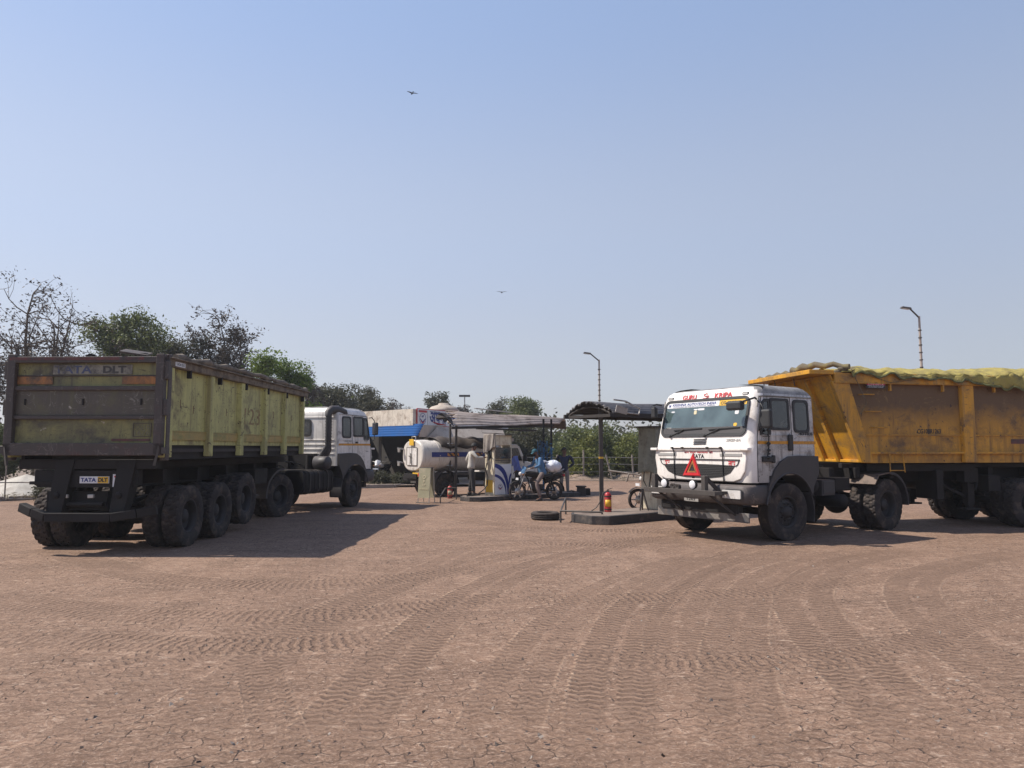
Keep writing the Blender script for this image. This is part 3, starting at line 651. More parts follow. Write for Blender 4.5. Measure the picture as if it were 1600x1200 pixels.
# ================================================================== TRUCK CABS
def ring(w, xf, xr, rf, rr, crown=0.0):
    """closed horizontal outline of a cab, from the back centre anticlockwise seen from above"""
    pts = []
    half = [(xr, 0.0), (xr, w * 0.5), (xr, w - rr)]
    for i in range(1, 4): a = R(90 * i / 3); half.append((xr + rr - rr * math.cos(a), w - rr + rr * math.sin(a)))
    for x in (-0.66, -0.58, -0.10, 0.40, 0.55): half.append((x, w))
    for i in range(0, 6): a = R(90 * i / 5); half.append((xf - rf + rf * math.sin(a), w - rf + rf * math.cos(a)))
    for k in (0.93, 0.62, 0.31): half.append((xf + crown * (1 - k * k), (w - rf) * k))
    pts = half + [(xf + crown, 0.0)] + [(x, -y) for x, y in reversed(half[1:])]
    return pts
def loft(g, rows, skip=None, cap_top=True, cap_bottom=False):
    n = len(rows[0][1]); o = len(g.v)
    for z, pts in rows: g.v += [(x, y, z) for x, y in pts]
    for i in range(len(rows) - 1):
        for j in range(n):
            k = (j + 1) % n
            a, b = rows[i][1][j], rows[i][1][k]
            mx, my = (a[0] + b[0]) / 2, (a[1] + b[1]) / 2; mz = (rows[i][0] + rows[i + 1][0]) / 2
            if skip and skip(mx, my, mz): continue
            g.f.append((o + i * n + k, o + i * n + j, o + (i + 1) * n + j, o + (i + 1) * n + k)); g.m.append(g.mi); g.sm.append(True)
    if cap_top: g.f.append(tuple(o + (len(rows) - 1) * n + j for j in range(n - 1, -1, -1))); g.m.append(g.mi); g.sm.append(True)
WS0, WS1 = 1.95, 2.62
XF = lambda z: 1.02 if z < 1.7 else 1.02 - (z - 1.7) * 0.255
def make_cab(t, right_truck):
    """the cab body as a part of its tractor"""
    prof = [(1.08, 0, 1.225), (1.20, .005, 1.225), (1.45, .015, 1.225), (1.68, .0, 1.225), (1.72, -.012, 1.223), (WS0, 0, 1.215), (2.02, 0, 1.212), (2.30, 0, 1.205), (WS1, 0, 1.19),
            (2.70, .0, 1.17), (2.765, -.004, 1.145), (2.825, -.06, 1.09), (2.86, -.19, 1.01), (2.88, -.40, 0.88), (2.89, -.6, 0.6)]
    rows = []
    for z, dx, w in prof:
        top = max(0, z - 2.70)
        rows.append((z, ring(w, (XF(z) + dx), -0.86 + top * 0.7 + (0.2 if z > 2.87 else 0), 0.17 + top * .3, 0.07 + top * 0.4)))
    def skip(x, y, z):
        if z < 1.20 and x < 0.52: return True
        if WS0 < z < WS1 and x > XF(z) - 0.03 and abs(y) < 0.99: return True
        return False
    g = MB(); loft(g, rows, skip)
    mats = [m_white if right_truck else m_white, m_roofdirt]
    n = len(rows[0][1])
    for q, f in enumerate(g.f):                       # soot lies on the roof
        zc = sum(g.v[i][2] for i in f) / len(f); xc = sum(g.v[i][0] for i in f) / len(f); yc = abs(sum(g.v[i][1] for i in f) / len(f))
        if zc > 2.66 and right_truck and xc < 0.66: g.m[q] = 1
        if not right_truck and zc > 2.83: g.m[q] = 1
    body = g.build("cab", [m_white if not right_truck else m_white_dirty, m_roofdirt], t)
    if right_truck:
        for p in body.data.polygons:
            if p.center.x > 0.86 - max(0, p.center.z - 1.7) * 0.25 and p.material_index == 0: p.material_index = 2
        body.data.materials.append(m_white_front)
    # cab floor and dark lining
    g = MB(); g.box((0.03, 0, 1.21), (1.74, 2.36, 0.02)); g.box((-0.08, 0, 2.64), (1.3, 2.0, 0.02)); g.box((-0.82, 0, 1.95), (0.02, 2.3, 1.4))
    g.box((-0.05, 1.17, 1.9), (1.5, 0.02, 1.35)); g.box((-0.05, -1.17, 1.9), (1.5, 0.02, 1.35))
    g.build("cab_lining", m_seat, body)
    g = MB(); g.box((0.72, 0, 1.72), (0.42, 2.2, 0.36)); g.box((0.62, -0.62, 1.93), (0.2, 0.5, 0.10)); g.build("dashboard", m_plastic, body, bevel=0.03)
    for sy in (-0.62, 0.62):
        g = MB(); g.box((-0.15, sy, 1.55), (0.5, 0.55, 0.16)); g.box((-0.42, sy, 1.95), (0.14, 0.52, 0.75)); g.box((-0.44, sy, 2.4), (0.1, 0.26, 0.18))
        g.build("seat", m_greytext if sy < 0 else m_seat, body, bevel=0.03)
    g = MB()
    cc = Vector((0.42, -0.62, 2.02)); ax = Vector((0.5, 0, 0.85)).normalized(); a1 = Vector((0, 1, 0)); a2 = ax.cross(a1)
    g.tube([cc + (a1 * math.cos(2 * math.pi * k / 24) + a2 * math.sin(2 * math.pi * k / 24)) * 0.23 for k in range(25)], 0.016, 6, False)
    g.bar(cc - a1 * 0.22, cc + a1 * 0.22, 0.03, 0.02); g.tube([cc, cc + Vector((0.2, 0, -0.3))], 0.03, 6); g.build("steering_wheel", m_hose, body)
    if right_truck:
        g = MB(); g.box((-0.80, -0.66, 2.26), (0.03, 0.03, 0.66)); g.box((-0.80, -0.14, 2.26), (0.03, 0.03, 0.66)); g.box((-0.80, -0.4, 2.58), (0.03, 0.55, 0.03)); g.box((-0.80, -0.4, 2.44), (0.03, 0.5, 0.015)); g.box((-0.80, -0.4, 2.34), (0.03, 0.5, 0.015))
        g.build("cabin_rail", m_greytext, body)
    # windscreen: a tinted sheet with a broad black band at its foot and a rubber frame
    z0, z1 = WS0, WS1
    O = Vector((XF((z0 + z1) / 2) + 0.004, 0, (z0 + z1) / 2)); V = Vector((XF(z1) - XF(z0), 0, z1 - z0)).normalized(); U = Y
    Hh = math.hypot(XF(z1) - XF(z0), z1 - z0); Wd = 2.06
    inner = rrect(Wd - 0.02, Hh - 0.03, 0.10, 6); outer = rrect(Wd + 0.07, Hh + 0.07, 0.13, 6)
    g = MB(); g.plate(O, U, V, rrect(Wd, Hh, 0.11, 6), 0.006); ws = g.build("windscreen", m_glass, body)
    g = MB(); frame_ring(g, O, U, V, outer, inner, 0.02); g.build("seal", m_seal, ws)
    g = MB(); g.plate(O + V * (-Hh / 2 + 0.085), U, V, rrect(Wd - 0.04, 0.13, 0.03, 4), 0.010); g.build("sunband", m_plastic, ws)
    if right_truck:
        g = MB(); g.plate(O + V * (Hh / 2 - 0.075) + U * (-0.325), U, V, rrect(1.36, 0.105, 0.02, 3), 0.011); g.build("sticker", m_signwhite, ws)
        text("KRISHNA AUTOTECH INDIA", O + V * (Hh / 2 - 0.062) + U * (-0.29) + Vector((0.011, 0, 0)), U, V, 1.14, 0.052, m_navy, ws, th=0.003, shear=0.2, bold=0.02)
        text("AUTHORISED SERVICE OF COMMERCIAL VEHICLES", O + V * (Hh / 2 - 0.107) + U * (-0.29) + Vector((0.011, 0, 0)), U, V, 1.10, 0.018, m_navy, ws, th=0.003)
        text("M", O + V * (Hh / 2 - 0.075) + U * (-0.93) + Vector((0.011, 0, 0)), U, V, 0.05, 0.06, m_navy, ws, th=0.003, bold=0.02)
        g = MB(); g.plate(O + V * (Hh / 2 - 0.075) + U * 0.68, U, V, rrect(0.64, 0.105, 0.015, 3), 0.011); g.build("sticker", m_yellowsign, ws)
        text("CG 10 BR 1263", O + V * (Hh / 2 - 0.075) + U * 0.68 + Vector((0.011, 0, 0)), U, V, 0.58, 0.062, m_blacktext, ws, th=0.003, bold=0.03)
        for (uu, vv, ww, hh, mm) in ((-0.22, 0.17, 0.10, 0.022, m_signwhite), (-0.08, 0.168, 0.16, 0.038, m_signwhite), (-0.22, 0.11, 0.07, 0.08, m_boardmark), (0.80, -0.16, 0.075, 0.06, m_yellowsign), (0.80, 0.08, 0.09, 0.085, m_signwhite), (-0.82, 0.14, 0.09, 0.025, m_signwhite), (-0.86, -0.2, 0.12, 0.03, m_greytext)):
            g = MB(); g.plate(O + V * vv + U * uu, U, V, rrect(ww, hh, min(ww, hh) * 0.3, 3), 0.010); g.build("sticker", mm, ws)
    # side glass, both sides
    for s in (1, -1):
        Us = X * (-s); yy = 1.208
        def win(name, pts, name2="seal"):
            # pts in (x,z), placed just proud of the leaning side
            P = [Vector((x, s * (yy + 0.008 - (z - 2.0) * 0.035), z)) for x, z in pts]
            c = sum(P, Vector()) / len(P); V_ = Vector((0, -s * 0.035, 1)).normalized(); N = Us.cross(V_)
            loc = [((p - c).dot(Us), (p - c).dot(V_)) for p in P]
            g = MB(); g.plate(c, Us, V_, loc, 0.006); w_ = g.build(name, m_sideglass, body)
            big = [(a * (1 + 0.035 / max(0.1, abs(a))) if abs(a) > .02 else a, b * (1 + 0.035 / max(0.1, abs(b))) if abs(b) > 0.02 else b) for a, b in loc]
            sml = [(a * 0.93, b * 0.95) for a, b in loc]
            g = MB(); frame_ring(g, c - N * 0.004, Us, V_, big, sml, 0.018); g.build(name2, m_seal, w_)
            return w_
        def rw(x0, x1, z0, z1, r=0.05): return rrect(x1 - x0, z1 - z0, r, 4, (x0 + x1) / 2, (z0 + z1) / 2)
        win("sleeper_window", rw(-0.64, -0.24, 2.02, 2.57, 0.08))
        win("door_window", rw(-0.06, 0.42, 2.06, 2.58, 0.05))
        q = [(0.50, 2.0), (0.50, 2.56), (0.60, 2.56), (0.66, 2.5), (0.74, 2.08), (0.72, 1.97), (0.66, 1.94), (0.53, 1.94)]
        win("quarter_window", q)
        # door seams, stripe, pressings, handle
        g = MB(); yb = lambda z: s * (1.2265 - max(0, z - 1.72) * 0.035)
        for (xa, za, xb, zb) in ((-0.14, 1.56, -0.14, 2.64), (-0.14, 2.64, 0.70, 2.64), (0.86, 1.60, 0.84, 1.9), (0.84, 1.9, 0.68, 2.62), (0.86, 1.1, 0.86, 1.6)):
            g.bar((xa, yb(za), za), (xb, yb(zb), zb), 0.012, 0.008)
        g.build("door_seam", m_seal, body)
        g = MB(); g.bar((-0.84, s * 1.226, 1.80), (0.84, s * 1.226, 1.80), 0.008, 0.055); g.build("amber_stripe", m_amber_line, body)
        g = MB()
        for zz in (1.93, 1.73, 1.69, 1.65): g.bar((0.02, s * 1.226, zz), (0.74, s * 1.226, zz), 0.014, 0.014)
        for zz in (1.93, 1.71, 1.63): g.bar((-0.78, s * 1.226, zz), (-0.30, s * 1.226, zz), 0.014, 0.014)
        g.build("pressed_rib", m_white_dirty if right_truck else m_white, body)
        g = MB(); g.box((-0.07 if right_truck else 0.06, s * 1.24, 1.86 if not right_truck else 1.80), (0.12, 0.04, 0.05) if not right_truck else (0.13, 0.045, 0.30)); g.build("door_handle", m_seal, body, bevel=0.02)
        if right_truck:
            text("4018.S", (-0.55, s * 1.227, 1.965), Us, Z, 0.42, 0.06, m_blacktext, body, bold=0.03)
            g = MB(); g.box((0.62, s * 1.25, 1.50), (0.26, 0.05, 0.10)); g.box((0.46, s * 1.26, 1.50), (0.07, 0.05, 0.14)); g.build("side_grab_handle", m_seal, body, bevel=0.015)
            # arm of the low mirror, knotted with cord
            g = MB(); pts = [(0.62, s * 1.25, 1.5), (0.60, s * 1.27, 1.72), (0.60, s * 1.28, 1.9), (0.64, s * 1.29, 2.06), (0.62, s * 1.27, 2.15)]
            g.tube(pts, 0.012, 6)
            for zz, rr_ in ((1.53, .05), (1.6, .035), (1.66, .045), (1.74, .03), (1.78, .05), (1.86, .022), (1.94, .025), (2.02, .045), (2.06, .02), (2.12, .04)):
                g.ball((0.605 + 0.01 * math.sin(zz * 30), s * 1.275, zz), rr_, 7, 5, (1, 0.7, 0.6))
            g.build("mirror_stay", m_hose, body)
        else:
            text("SIGNA 4018", (-0.38, s * 1.227, 1.90), Us, Z, 0.36, 0.05, m_greytext, body, bold=0.02)
            text("49", (-0.38, s * 1.227, 1.84), Us, Z, 0.08, 0.04, m_greytext, body, bold=0.02)
            text("TATA", (0.66, s * 1.227, 1.60), Us, Z, 0.14, 0.04, m_greytext, body, bold=0.02)
        # mirrors on arms
        g = MB(); ax_ = 0.86
        if right_truck:
            g.tube([(0.80, s * 1.19, 2.58), (0.90, s * 1.24, 2.60), (1.05, s * 1.22, 2.56), (1.10, s * 1.08, 2.52)], 0.018, 6)
            if s > 0: g.tube([(0.78, s * 1.2, 2.55), (0.83, s * 1.3, 2.50), (0.84, s * 1.36, 2.42), (0.82, s * 1.36, 2.1), (0.78, s * 1.22, 2.02)], 0.015, 6)
        else:
            g.tube([(0.78, s * 1.2, 2.60), (0.88, s * 1.24, 2.62), (0.98, s * 1.27, 2.52), (0.99, s * 1.27, 1.95), (0.9, s * 1.22, 1.9)], 0.014, 6)
        g.build("mirror_arm", m_hose, body)
        g = MB()
        if right_truck and s < 0:
            g.box((1.06, s * 1.14, 2.42), (0.10, 0.12, 0.22)); g.build("mirror", m_seal, body, bevel=0.03)
        elif right_truck:
            g.mi = 0; g.box((1.12, s * 0.98, 2.46), (0.14, 0.34, 0.17)); mb_ = g.build("mirror", m_seal, body, bevel=0.04)
            g = MB(); g.box((0.82, s * 1.40, 2.22), (0.11, 0.24, 0.34)); mm_ = g.build("mirror", m_seal, body, bevel=0.04)
            g = MB(); g.box((0.76, s * 1.40, 2.22), (0.006, 0.19, 0.28)); g.build("mirror_glass", m_mirror, mm_)
        else:
            g.box((0.99, s * 1.30, 2.28), (0.09, 0.18, 0.38)); mm_ = g.build("mirror", m_seal, body, bevel=0.03)
            g = MB(); g.box((0.942, s * 1.30, 2.28), (0.006, 0.15, 0.32)); g.build("mirror_glass", m_mirror, mm_)
    # roof gutter
    for s in (1, -1):
        g = MB(); g.tube([(-0.80, s * 1.19, 2.655), (0.5, s * 1.19, 2.655), (0.72, s * 1.17, 2.64), (0.76, s * 1.17, 2.45)], 0.014, 5)
        g.build("rain_gutter", m_roofdirt if right_truck else m_white_dirty, body)
    # ---- nose
    xf = 1.035
    g = MB()                                          # proud outer skin with round lower corners
    out = [(-1.12, 1.66), (1.12, 1.66), (1.14, 1.5), (1.10, 1.28), (1.0, 1.14), (0.85, 1.09), (-0.85, 1.09), (-1.0, 1.14), (-1.10, 1.28), (-1.14, 1.5)]
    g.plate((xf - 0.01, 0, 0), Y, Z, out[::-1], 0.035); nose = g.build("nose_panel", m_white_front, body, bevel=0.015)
    g = MB(); g.bar((xf + 0.035, -1.10, 1.675), (xf + 0.035, 1.10, 1.675), 0.03, 0.05); g.box((xf + 0.02, 1.13, 1.68), (0.12, 0.18, 0.05)); g.box((xf + 0.02, -1.13, 1.68), (0.12, 0.18, 0.05)); g.build("nose_lip", m_white_front, body, bevel=0.01)
    if right_truck:
        sm = [(-0.90, 1.37), (-0.5, 1.385), (0, 1.39), (0.5, 1.385), (0.90, 1.37), (0.78, 1.235), (0.58, 1.16), (0.3, 1.13), (-0.3, 1.13), (-0.58, 1.16), (-0.78, 1.235)]
        g = MB(); g.plate((xf + 0.026, 0, 0.01), Y, Z, sm[::-1], 0.006); g.build("grille", m_grille, nose)
        g = MB(); g.bar((xf + 0.032, -1.0, 1.485), (xf + 0.032, 1.0, 1.485), 0.016, 0.02)
        g.tube([(xf + 0.03, -0.99, 1.48), (xf + 0.03, -0.95, 1.40), (xf + 0.03, -0.90, 1.37)], 0.010, 5); g.tube([(xf + 0.03, 0.99, 1.48), (xf + 0.03, 0.95, 1.40), (xf + 0.03, 0.90, 1.37)], 0.010, 5)
        g.build("grille_groove", m_seal, nose)
        g = MB(); g.box((xf + 0.03, 0.80, 1.575), (0.008, 0.5, 0.05)); g.build("grey_trim", m_greytext, nose); g = MB(); g.box((xf + 0.03, -0.80, 1.575), (0.008, 0.5, 0.05)); g.build("grey_trim", m_greytext, nose)
        for yy in (-0.62, 0.60):
            g = MB(); g.tube([(xf + 0.05, yy, 1.70), (xf + 0.05, yy + 0.03, 1.60), (xf + 0.04, yy + 0.02, 1.45), (xf + 0.045, yy + 0.02, 1.3), (xf + 0.045, yy + 0.03, 1.16), (xf + 0.04, yy + 0.04, 1.08)], 0.010, 6); g.build("tie_strap", m_hose, nose)
        g = MB()
        for yy in (-0.62, -0.35, 0.28, 0.60): g.ball((xf + 0.07, yy, 1.705), 0.03, 8, 6, (1, 1.3, 0.7))
        g.bar((xf + 0.06, -0.62, 1.70), (xf + 0.06, 0.62, 1.70), 0.02, 0.015); g.build("hinge_rail", m_hose, nose)
        Uf = Y; f0 = xf + 0.027
        text("TATA", (f0, 0.02, 1.545), Uf, Z, 0.30, 0.075, m_blacktext, nose, bold=0.03)
        text("जय माता महामाया की", (f0, 0.02, 1.62), Uf, Z, 0.72, 0.05, m_redtext, nose, bold=0.01)
        text("शुभ", (f0, -0.80, 1.42), Uf, Z, 0.13, 0.085, m_redtext, nose, bold=0.02)
        text("लाभ", (f0, 0.82, 1.42), Uf, Z, 0.16, 0.085, m_redtext, nose, bold=0.02)
        xs = XF(1.84); Vs = Vector((XF(1.9) - XF(1.75), 0, 0.15)).normalized()
        text("SIGNA", (xs + 0.002, 0.80, 1.845), Uf, Vs, 0.34, 0.05, m_greytext, body, bold=0.02, shear=0.2)
        g = MB()
        for zz in (1.775, 1.805, 1.835, 1.865): g.bar((XF(zz) + 0.004, -0.16, zz), (XF(zz) + 0.004, 0.16, zz + 0.005), 0.012, 0.012)
        g.build("air_vent", m_seal, body)
        xb = XF(2.70) + 0.008; Vb = Vector((-0.255, 0, 1)).normalized()
        xb2 = xb
        text("GURU", (xb2, -0.44, 2.705), Uf, Vb, 0.36, 0.10, m_redtext, body, bold=0.015)
        text("KRIPA", (xb2, 0.42, 2.705), Uf, Vb, 0.42, 0.10, m_redtext, body, bold=0.015)
        # curled red roof emblem
        g = MB(); Oe = Vector((xb2 + 0.002, -0.02, 2.705))
        sp_ = [(0.00, 0.05), (-0.035, 0.04), (-0.03, 0.01), (0.0, 0.0), (0.035, 0.005), (0.04, -0.03), (0.005, -0.045), (-0.04, -0.04)]
        g.tube([Oe + Uf * a * 1.3 + Vb * b for a, b in sp_], 0.008, 5); g.tube([Oe + Uf * 0.065 + Vb * -0.045, Oe + Uf * 0.075 + Vb * 0.0, Oe + Uf * 0.05 + Vb * 0.02], 0.006, 5)
        g.ball(Oe + Uf * 0.02 + Vb * 0.055, 0.012, 6, 5); g.build("red_emblem", m_redtext, body)
        for yy in (-0.95, 0.93):
            g = MB(); g.box((XF(2.69) - 0.02, yy, 2.70), (0.06, 0.15, 0.055)); lp = g.build("roof_lamp", m_seal, body, bevel=0.015)
            g = MB(); g.box((XF(2.69) + 0.012, yy, 2.70), (0.006, 0.11, 0.03)); g.build("lens", m_lens, lp)
        for y0, a in ((-0.78, 1), (0.12, 1)):           # wipers
            g = MB(); pz = WS0 - 0.02; px_ = XF(pz) + 0.03
            p0 = Vector((px_, y0, pz)); p1 = Vector((XF(2.06) + 0.035, y0 + 0.34, 2.06)); g.tube([p0, p1], 0.011, 6)
            g.bar((XF(2.05) + 0.03, y0 + 0.08, 2.045), (XF(2.10) + 0.03, y0 + 0.80, 2.075), 0.014, 0.02); g.ball(p0, 0.03, 8, 6)
            g.build("wiper", m_hose, body)
    else:
        g = MB(); g.plate((xf + 0.026, 0, 0), Y, Z, [(-0.8, 1.35), (-0.7, 1.18), (0.7, 1.18), (0.8, 1.35)], 0.006); g.build("grille", m_grille, nose)
    return body

def band(g, cx, cz, r, a0, a1, y0, y1, th=0.02, n=14):
    """curved mudguard strip"""
    vs = []; fs = []
    for i in range(n + 1):
        a = R(a0 + (a1 - a0) * i / n)
        for rr_ in (r, r + th):
            for y in (y0, y1): vs.append((cx + rr_ * math.cos(a), y, cz + rr_ * math.sin(a)))
    for i in range(n):
        b = i * 4; c = b + 4
        fs += [(b, b + 1, c + 1, c), (b + 2, c + 2, c + 3, b + 3), (b, c, c + 2, b + 2), (b + 1, b + 3, c + 3, c + 1)]
    fs += [(0, 2, 3, 1), (n * 4, n * 4 + 1, n * 4 + 3, n * 4 + 2)]
    g.add(vs, fs)

def make_tractor(name, label, group, loc, rz, right_truck, steer):
    t = thing(name, label, "truck", loc, rz, group)
    body = make_cab(t, right_truck)
    DX = -3.3
    # chassis
    g = MB()
    for s in (1, -1):
        g.box((-1.55, s * 0.43, 0.92), (4.9, 0.08, 0.26))
    for x in (0.75, -0.2, -1.2, -2.2, -3.0, -3.9): g.box((x, 0, 0.92), (0.1, 0.8, 0.2))
    g.box((0.1, 0, 0.95), (1.6, 0.75, 0.5)); g.box((-1.2, 0, 0.75), (0.9, 0.4, 0.4)); g.tube([(-1.4, 0, 0.75), (DX, 0, 0.55)], 0.07, 8)
    g.build("chassis", m_black, t, bevel=0.01)
    g = MB(); g.tube([(0, -0.95, 0.5), (0, 0.95, 0.5)], 0.07, 8)
    for s in (1, -1):
        for k, (l_, z_) in enumerate(((0.75, 0.66), (0.6, 0.63), (0.45, 0.6))): g.bar((-l_, s * 0.43, z_ + 0.08), (0, s * 0.43, z_), 0.08, 0.02); g.bar((0, s * 0.43, z_), (l_, s * 0.43, z_ + 0.08), 0.08, 0.02)
    g.build("front_axle", m_black, t)
    g = MB(); g.tube([(DX, -0.85, 0.53), (DX, 0.85, 0.53)], 0.10, 10); g.ball((DX, 0, 0.53), 0.27, 14, 10)
    for s in (1, -1):
        for l_, z_ in ((0.8, 0.70), (0.65, 0.66), (0.45, 0.62)): g.bar((DX - l_, s * 0.43, z_ + 0.1), (DX, s * 0.43, z_), 0.09, 0.025); g.bar((DX, s * 0.43, z_), (DX + l_, s * 0.43, z_ + 0.1), 0.09, 0.025)
    g.build("drive_axle", m_black, t)
    g = MB(); g.box((DX + 0.1, 0, 1.14), (0.9, 0.85, 0.06)); g.box((DX + 0.1, 0, 1.07), (0.4, 1.0, 0.1)); g.build("fifth_wheel", m_black_dusty, t, bevel=0.02)
    for s in (1, -1):
        wheel(t, 0, s * 1.075, WR, front=True, lug=False, out=s, steer=steer)
        wheel(t, DX, s * 1.075, WR, lug=True, dual=True, out=s)
    # wheel arches of dark plastic
    for s in (1, -1):
        inner = [(0.70 * math.cos(R(a)), 0.54 + 0.70 * math.sin(R(a))) for a in range(12, 156, 12)]
        outer_ = [(-0.70, 0.98), (-0.865, 1.22), (-0.865, 1.545), (-0.3, 1.56), (0.02, 1.545), (0.24, 1.46), (0.42, 1.31), (0.54, 1.12), (0.61, 1.0), (0.64, 0.70)]
        # order: along the inner arc from front to back, then back up and over
        poly = [(0.66, 0.72)] + inner[1:] + [(-0.66, 0.80)] + outer_[0:1] + outer_[1:9]
        g = MB(); g.prism(poly, s * 1.20, s * 1.265); band(g, 0, 0.54, 0.70, 14, 150, s * 0.80, s * 1.255, 0.02)
        g.tube([(x, s * 1.262, z) for x, z in inner], 0.018, 6)
        g.build("wheel_arch", m_plastic, t, bevel=0.012)
        g = MB(); band(g, 0, 0.50, 0.70, 150, 195, s * 0.86, s * 1.25, 0.02); g.build("mud_flap", m_plastic, t)
    # bumper
    g = MB()
    rows = []
    for z, xo, w in ((0.70, 1.10, 1.20), (0.73, 1.16, 1.225), (0.86, 1.18, 1.235), (0.99, 1.165, 1.23), (1.035, 1.12, 1.20)): rows.append((z, ring(w, xo, 0.35, 0.17, 0.05, 0.03)))
    loft(g, rows, lambda x, y, z: x < 0.55, cap_top=False)
    bp_ = g.build("bumper", m_bumper, t, solid=0.03)
    for s in (1, -1):
        g = MB(); g.plate((1.185, s * 0.91, 0.875), Y, Z, rrect(0.46, 0.185, 0.03), 0.012); hb = g.build("headlight", m_seal, t, bevel=0.004)
        g = MB(); g.plate((1.198, s * 0.91, 0.875), Y, Z, rrect(0.41, 0.15, 0.02), 0.010); g.build("lens", m_lens, hb)
    g = MB(); g.box((1.02, 0, 0.60), (0.16, 1.9, 0.16)); g.box((0.95, 0, 0.88), (0.3, 1.7, 0.3)); g.build("front_crossmember", m_black, t, bevel=0.01)
    # tanks, boxes and air bottles hung on the frame
    def fuel(s, x0, x1):
        g = MB(); n = 7
        g.prism(rrect(0.62, 0.60, 0.14, 5, s * 0.86, 0.80), x0, x1, 'X')
        for k in range(n):
            x = x0 + (x1 - x0) * (k + .5) / n
            g.tube([(x, p[0], p[1]) for p in rrect(0.64, 0.62, 0.15, 4, s * 0.86, 0.80)], 0.012, 4, False)
        f_ = g.build("fuel_tank", m_black, t, bevel=0.01)
        g = MB()
        for k in (0.2, 0.5, 0.8):
            x = x0 + (x1 - x0) * k; g.prism(rrect(0.665, 0.645, 0.16, 4, s * 0.86, 0.80), x - 0.025, x + 0.025, 'X')
        g.build("tank_strap", m_black_dusty, f_)
    def airs(s):
        for (x, z, r_, ln) in ((-0.95, 0.98, 0.14, 0.5), (-1.05, 0.62, 0.15, 0.34), (-1.75, 0.66, 0.13, 0.6)):
            g = MB(); y0 = s * 0.62; y1 = y0 + s * ln
            g.lathe([(0.0, y0), (r_ * 0.8, y0), (r_, y0 + s * 0.04), (r_, y1 - s * 0.04), (r_ * 0.75, y1), (0.0, y1 + s * 0.01)], 18, c=(x, 0, z)); g.build("air_tank", m_black, t)
        g = MB(); g.box((-1.35, s * 0.88, 0.93), (0.42, 0.5, 0.30)); g.box((-1.35, s * 1.135, 0.93), (0.36, 0.02, 0.24)); g.build("battery_box", m_plastic, t, bevel=0.015)
        g = MB(); g.box((-1.9, s * 0.85, 0.98), (0.5, 0.45, 0.25)); g.build("tool_box", m_black, t, bevel=0.015)
    if right_truck: airs(1); fuel(-1, -2.2, -0.9)
    else: airs(1); fuel(-1, -2.35, -1.0)
    g = MB()
    for (a, b, c_) in (((-1.1, .3, 1.1), (-1.6, .5, 1.35), (-2.6, .2, 1.3)), ((-1.1, -.3, 1.15), (-1.8, -.4, 1.42), (-2.7, -.1, 1.3)), ((-1.1, .1, 1.2), (-1.7, .0, 1.5), (-2.7, .0, 1.35))):
        pts = [];
        for k in range(13):
            q = k / 12; p = Vector(a) * (1 - q) ** 2 + Vector(b) * 2 * q * (1 - q) + Vector(c_) * q * q
            pts.append(p + Vector((0, 0.02 * math.sin(k * 2.5), 0.02 * math.cos(k * 2.5))))
        g.tube(pts, 0.018, 6)
    g.build("air_hose", m_hose, t)
    g = MB(); g.box((-1.08, 0, 1.3), (0.12, 1.3, 0.5)); g.tube([(-1.25, -0.55, 0.9), (-1.25, -0.55, 1.5)], 0.1, 10); g.box((-1.12, 0.35, 1.25), (0.2, 0.35, 0.6)); g.box((-1.6, 0, 1.08), (0.9, 0.8, 0.05)); g.build("rear_cab_mount", m_black, t, bevel=0.01)
    # rear mudguards
    for s in (1, -1):
        g = MB()
        g.bar((DX + 0.48, s * 0.98, 1.145), (DX + 0.02, s * 0.98, 1.19), 0.62, 0.02) if right_truck else None
        g.bar((DX + 0.62, s * 0.98, 0.96), (DX + 0.46, s * 0.98, 1.145), 0.62, 0.02) if right_truck else None
        if right_truck: g.build("mudguard", m_tread, t)
        g = MB(); band(g, DX, 0.55, 0.64, 88, 185, s * 0.68, s * 1.27, 0.015); band(g, DX, 0.55, 0.60, 88, 185, s * 1.255, s * 1.272, 0.05); g.build("mud_flap", m_plastic, t)
    return t

label_R = "white truck cab facing the camera, red lettering above its windscreen, coupled to the orange trailer"
TR = make_tractor("truck_tractor", label_R, "truck tractor units", (4.43, 14.57, 0), R(213), True, R(-4))
# ---- bull bar, lamps, triangle and reflective board of the right-hand truck
bar = MB(); bar.box((1.52, 0.0, 0.90), (0.17, 1.80, 0.065)); bar.box((1.61, 0.0, 0.90), (0.012, 1.80, 0.09)); bb = bar.build("bull_bar", m_steel, TR, bevel=0.008)
g = MB()
for yy in (-0.66, 0.60): g.bar((1.54, yy, 0.92), (1.54, yy, 1.20), 0.09, 0.09, up=(1, 0, 0))
g.build("upright", m_steel, bb, bevel=0.006)
g = MB()
for yy in (-0.66, 0.60):
    g.bar((1.52, yy, 1.18), (1.18, yy + 0.10, 0.84), 0.03, 0.07); g.bar((1.52, yy + 0.05, 0.88), (1.02, yy + 0.30, 0.46), 0.03, 0.04)
g.bar((1.5, -0.8, 0.9), (1.1, -0.8, 0.9), 0.1, 0.06); g.bar((1.5, 0.80, 0.9), (1.1, 0.80, 0.9), 0.06, 0.05); g.build("brace", m_black_dusty, bb)
for yy in (-0.42, 0.30):
    g = MB(); g.lathe([(0.0, -0.06), (0.07, -0.05), (0.085, -0.01), (0.085, 0.02), (0.078, 0.025)], 20, 'X', c=(1.52, yy, 1.03)); g.bar((1.52, yy, 0.93), (1.52, yy, 1.0), 0.03, 0.03, up=(1, 0, 0)); fl_ = g.build("fog_lamp", m_seal, TR)
    g = MB(); g.lathe([(0.079, 0.02), (0.06, 0.034), (0.03, 0.04), (0.0, 0.042)], 20, 'X', c=(1.52, yy, 1.03)); g.build("lens", m_foglens, fl_)
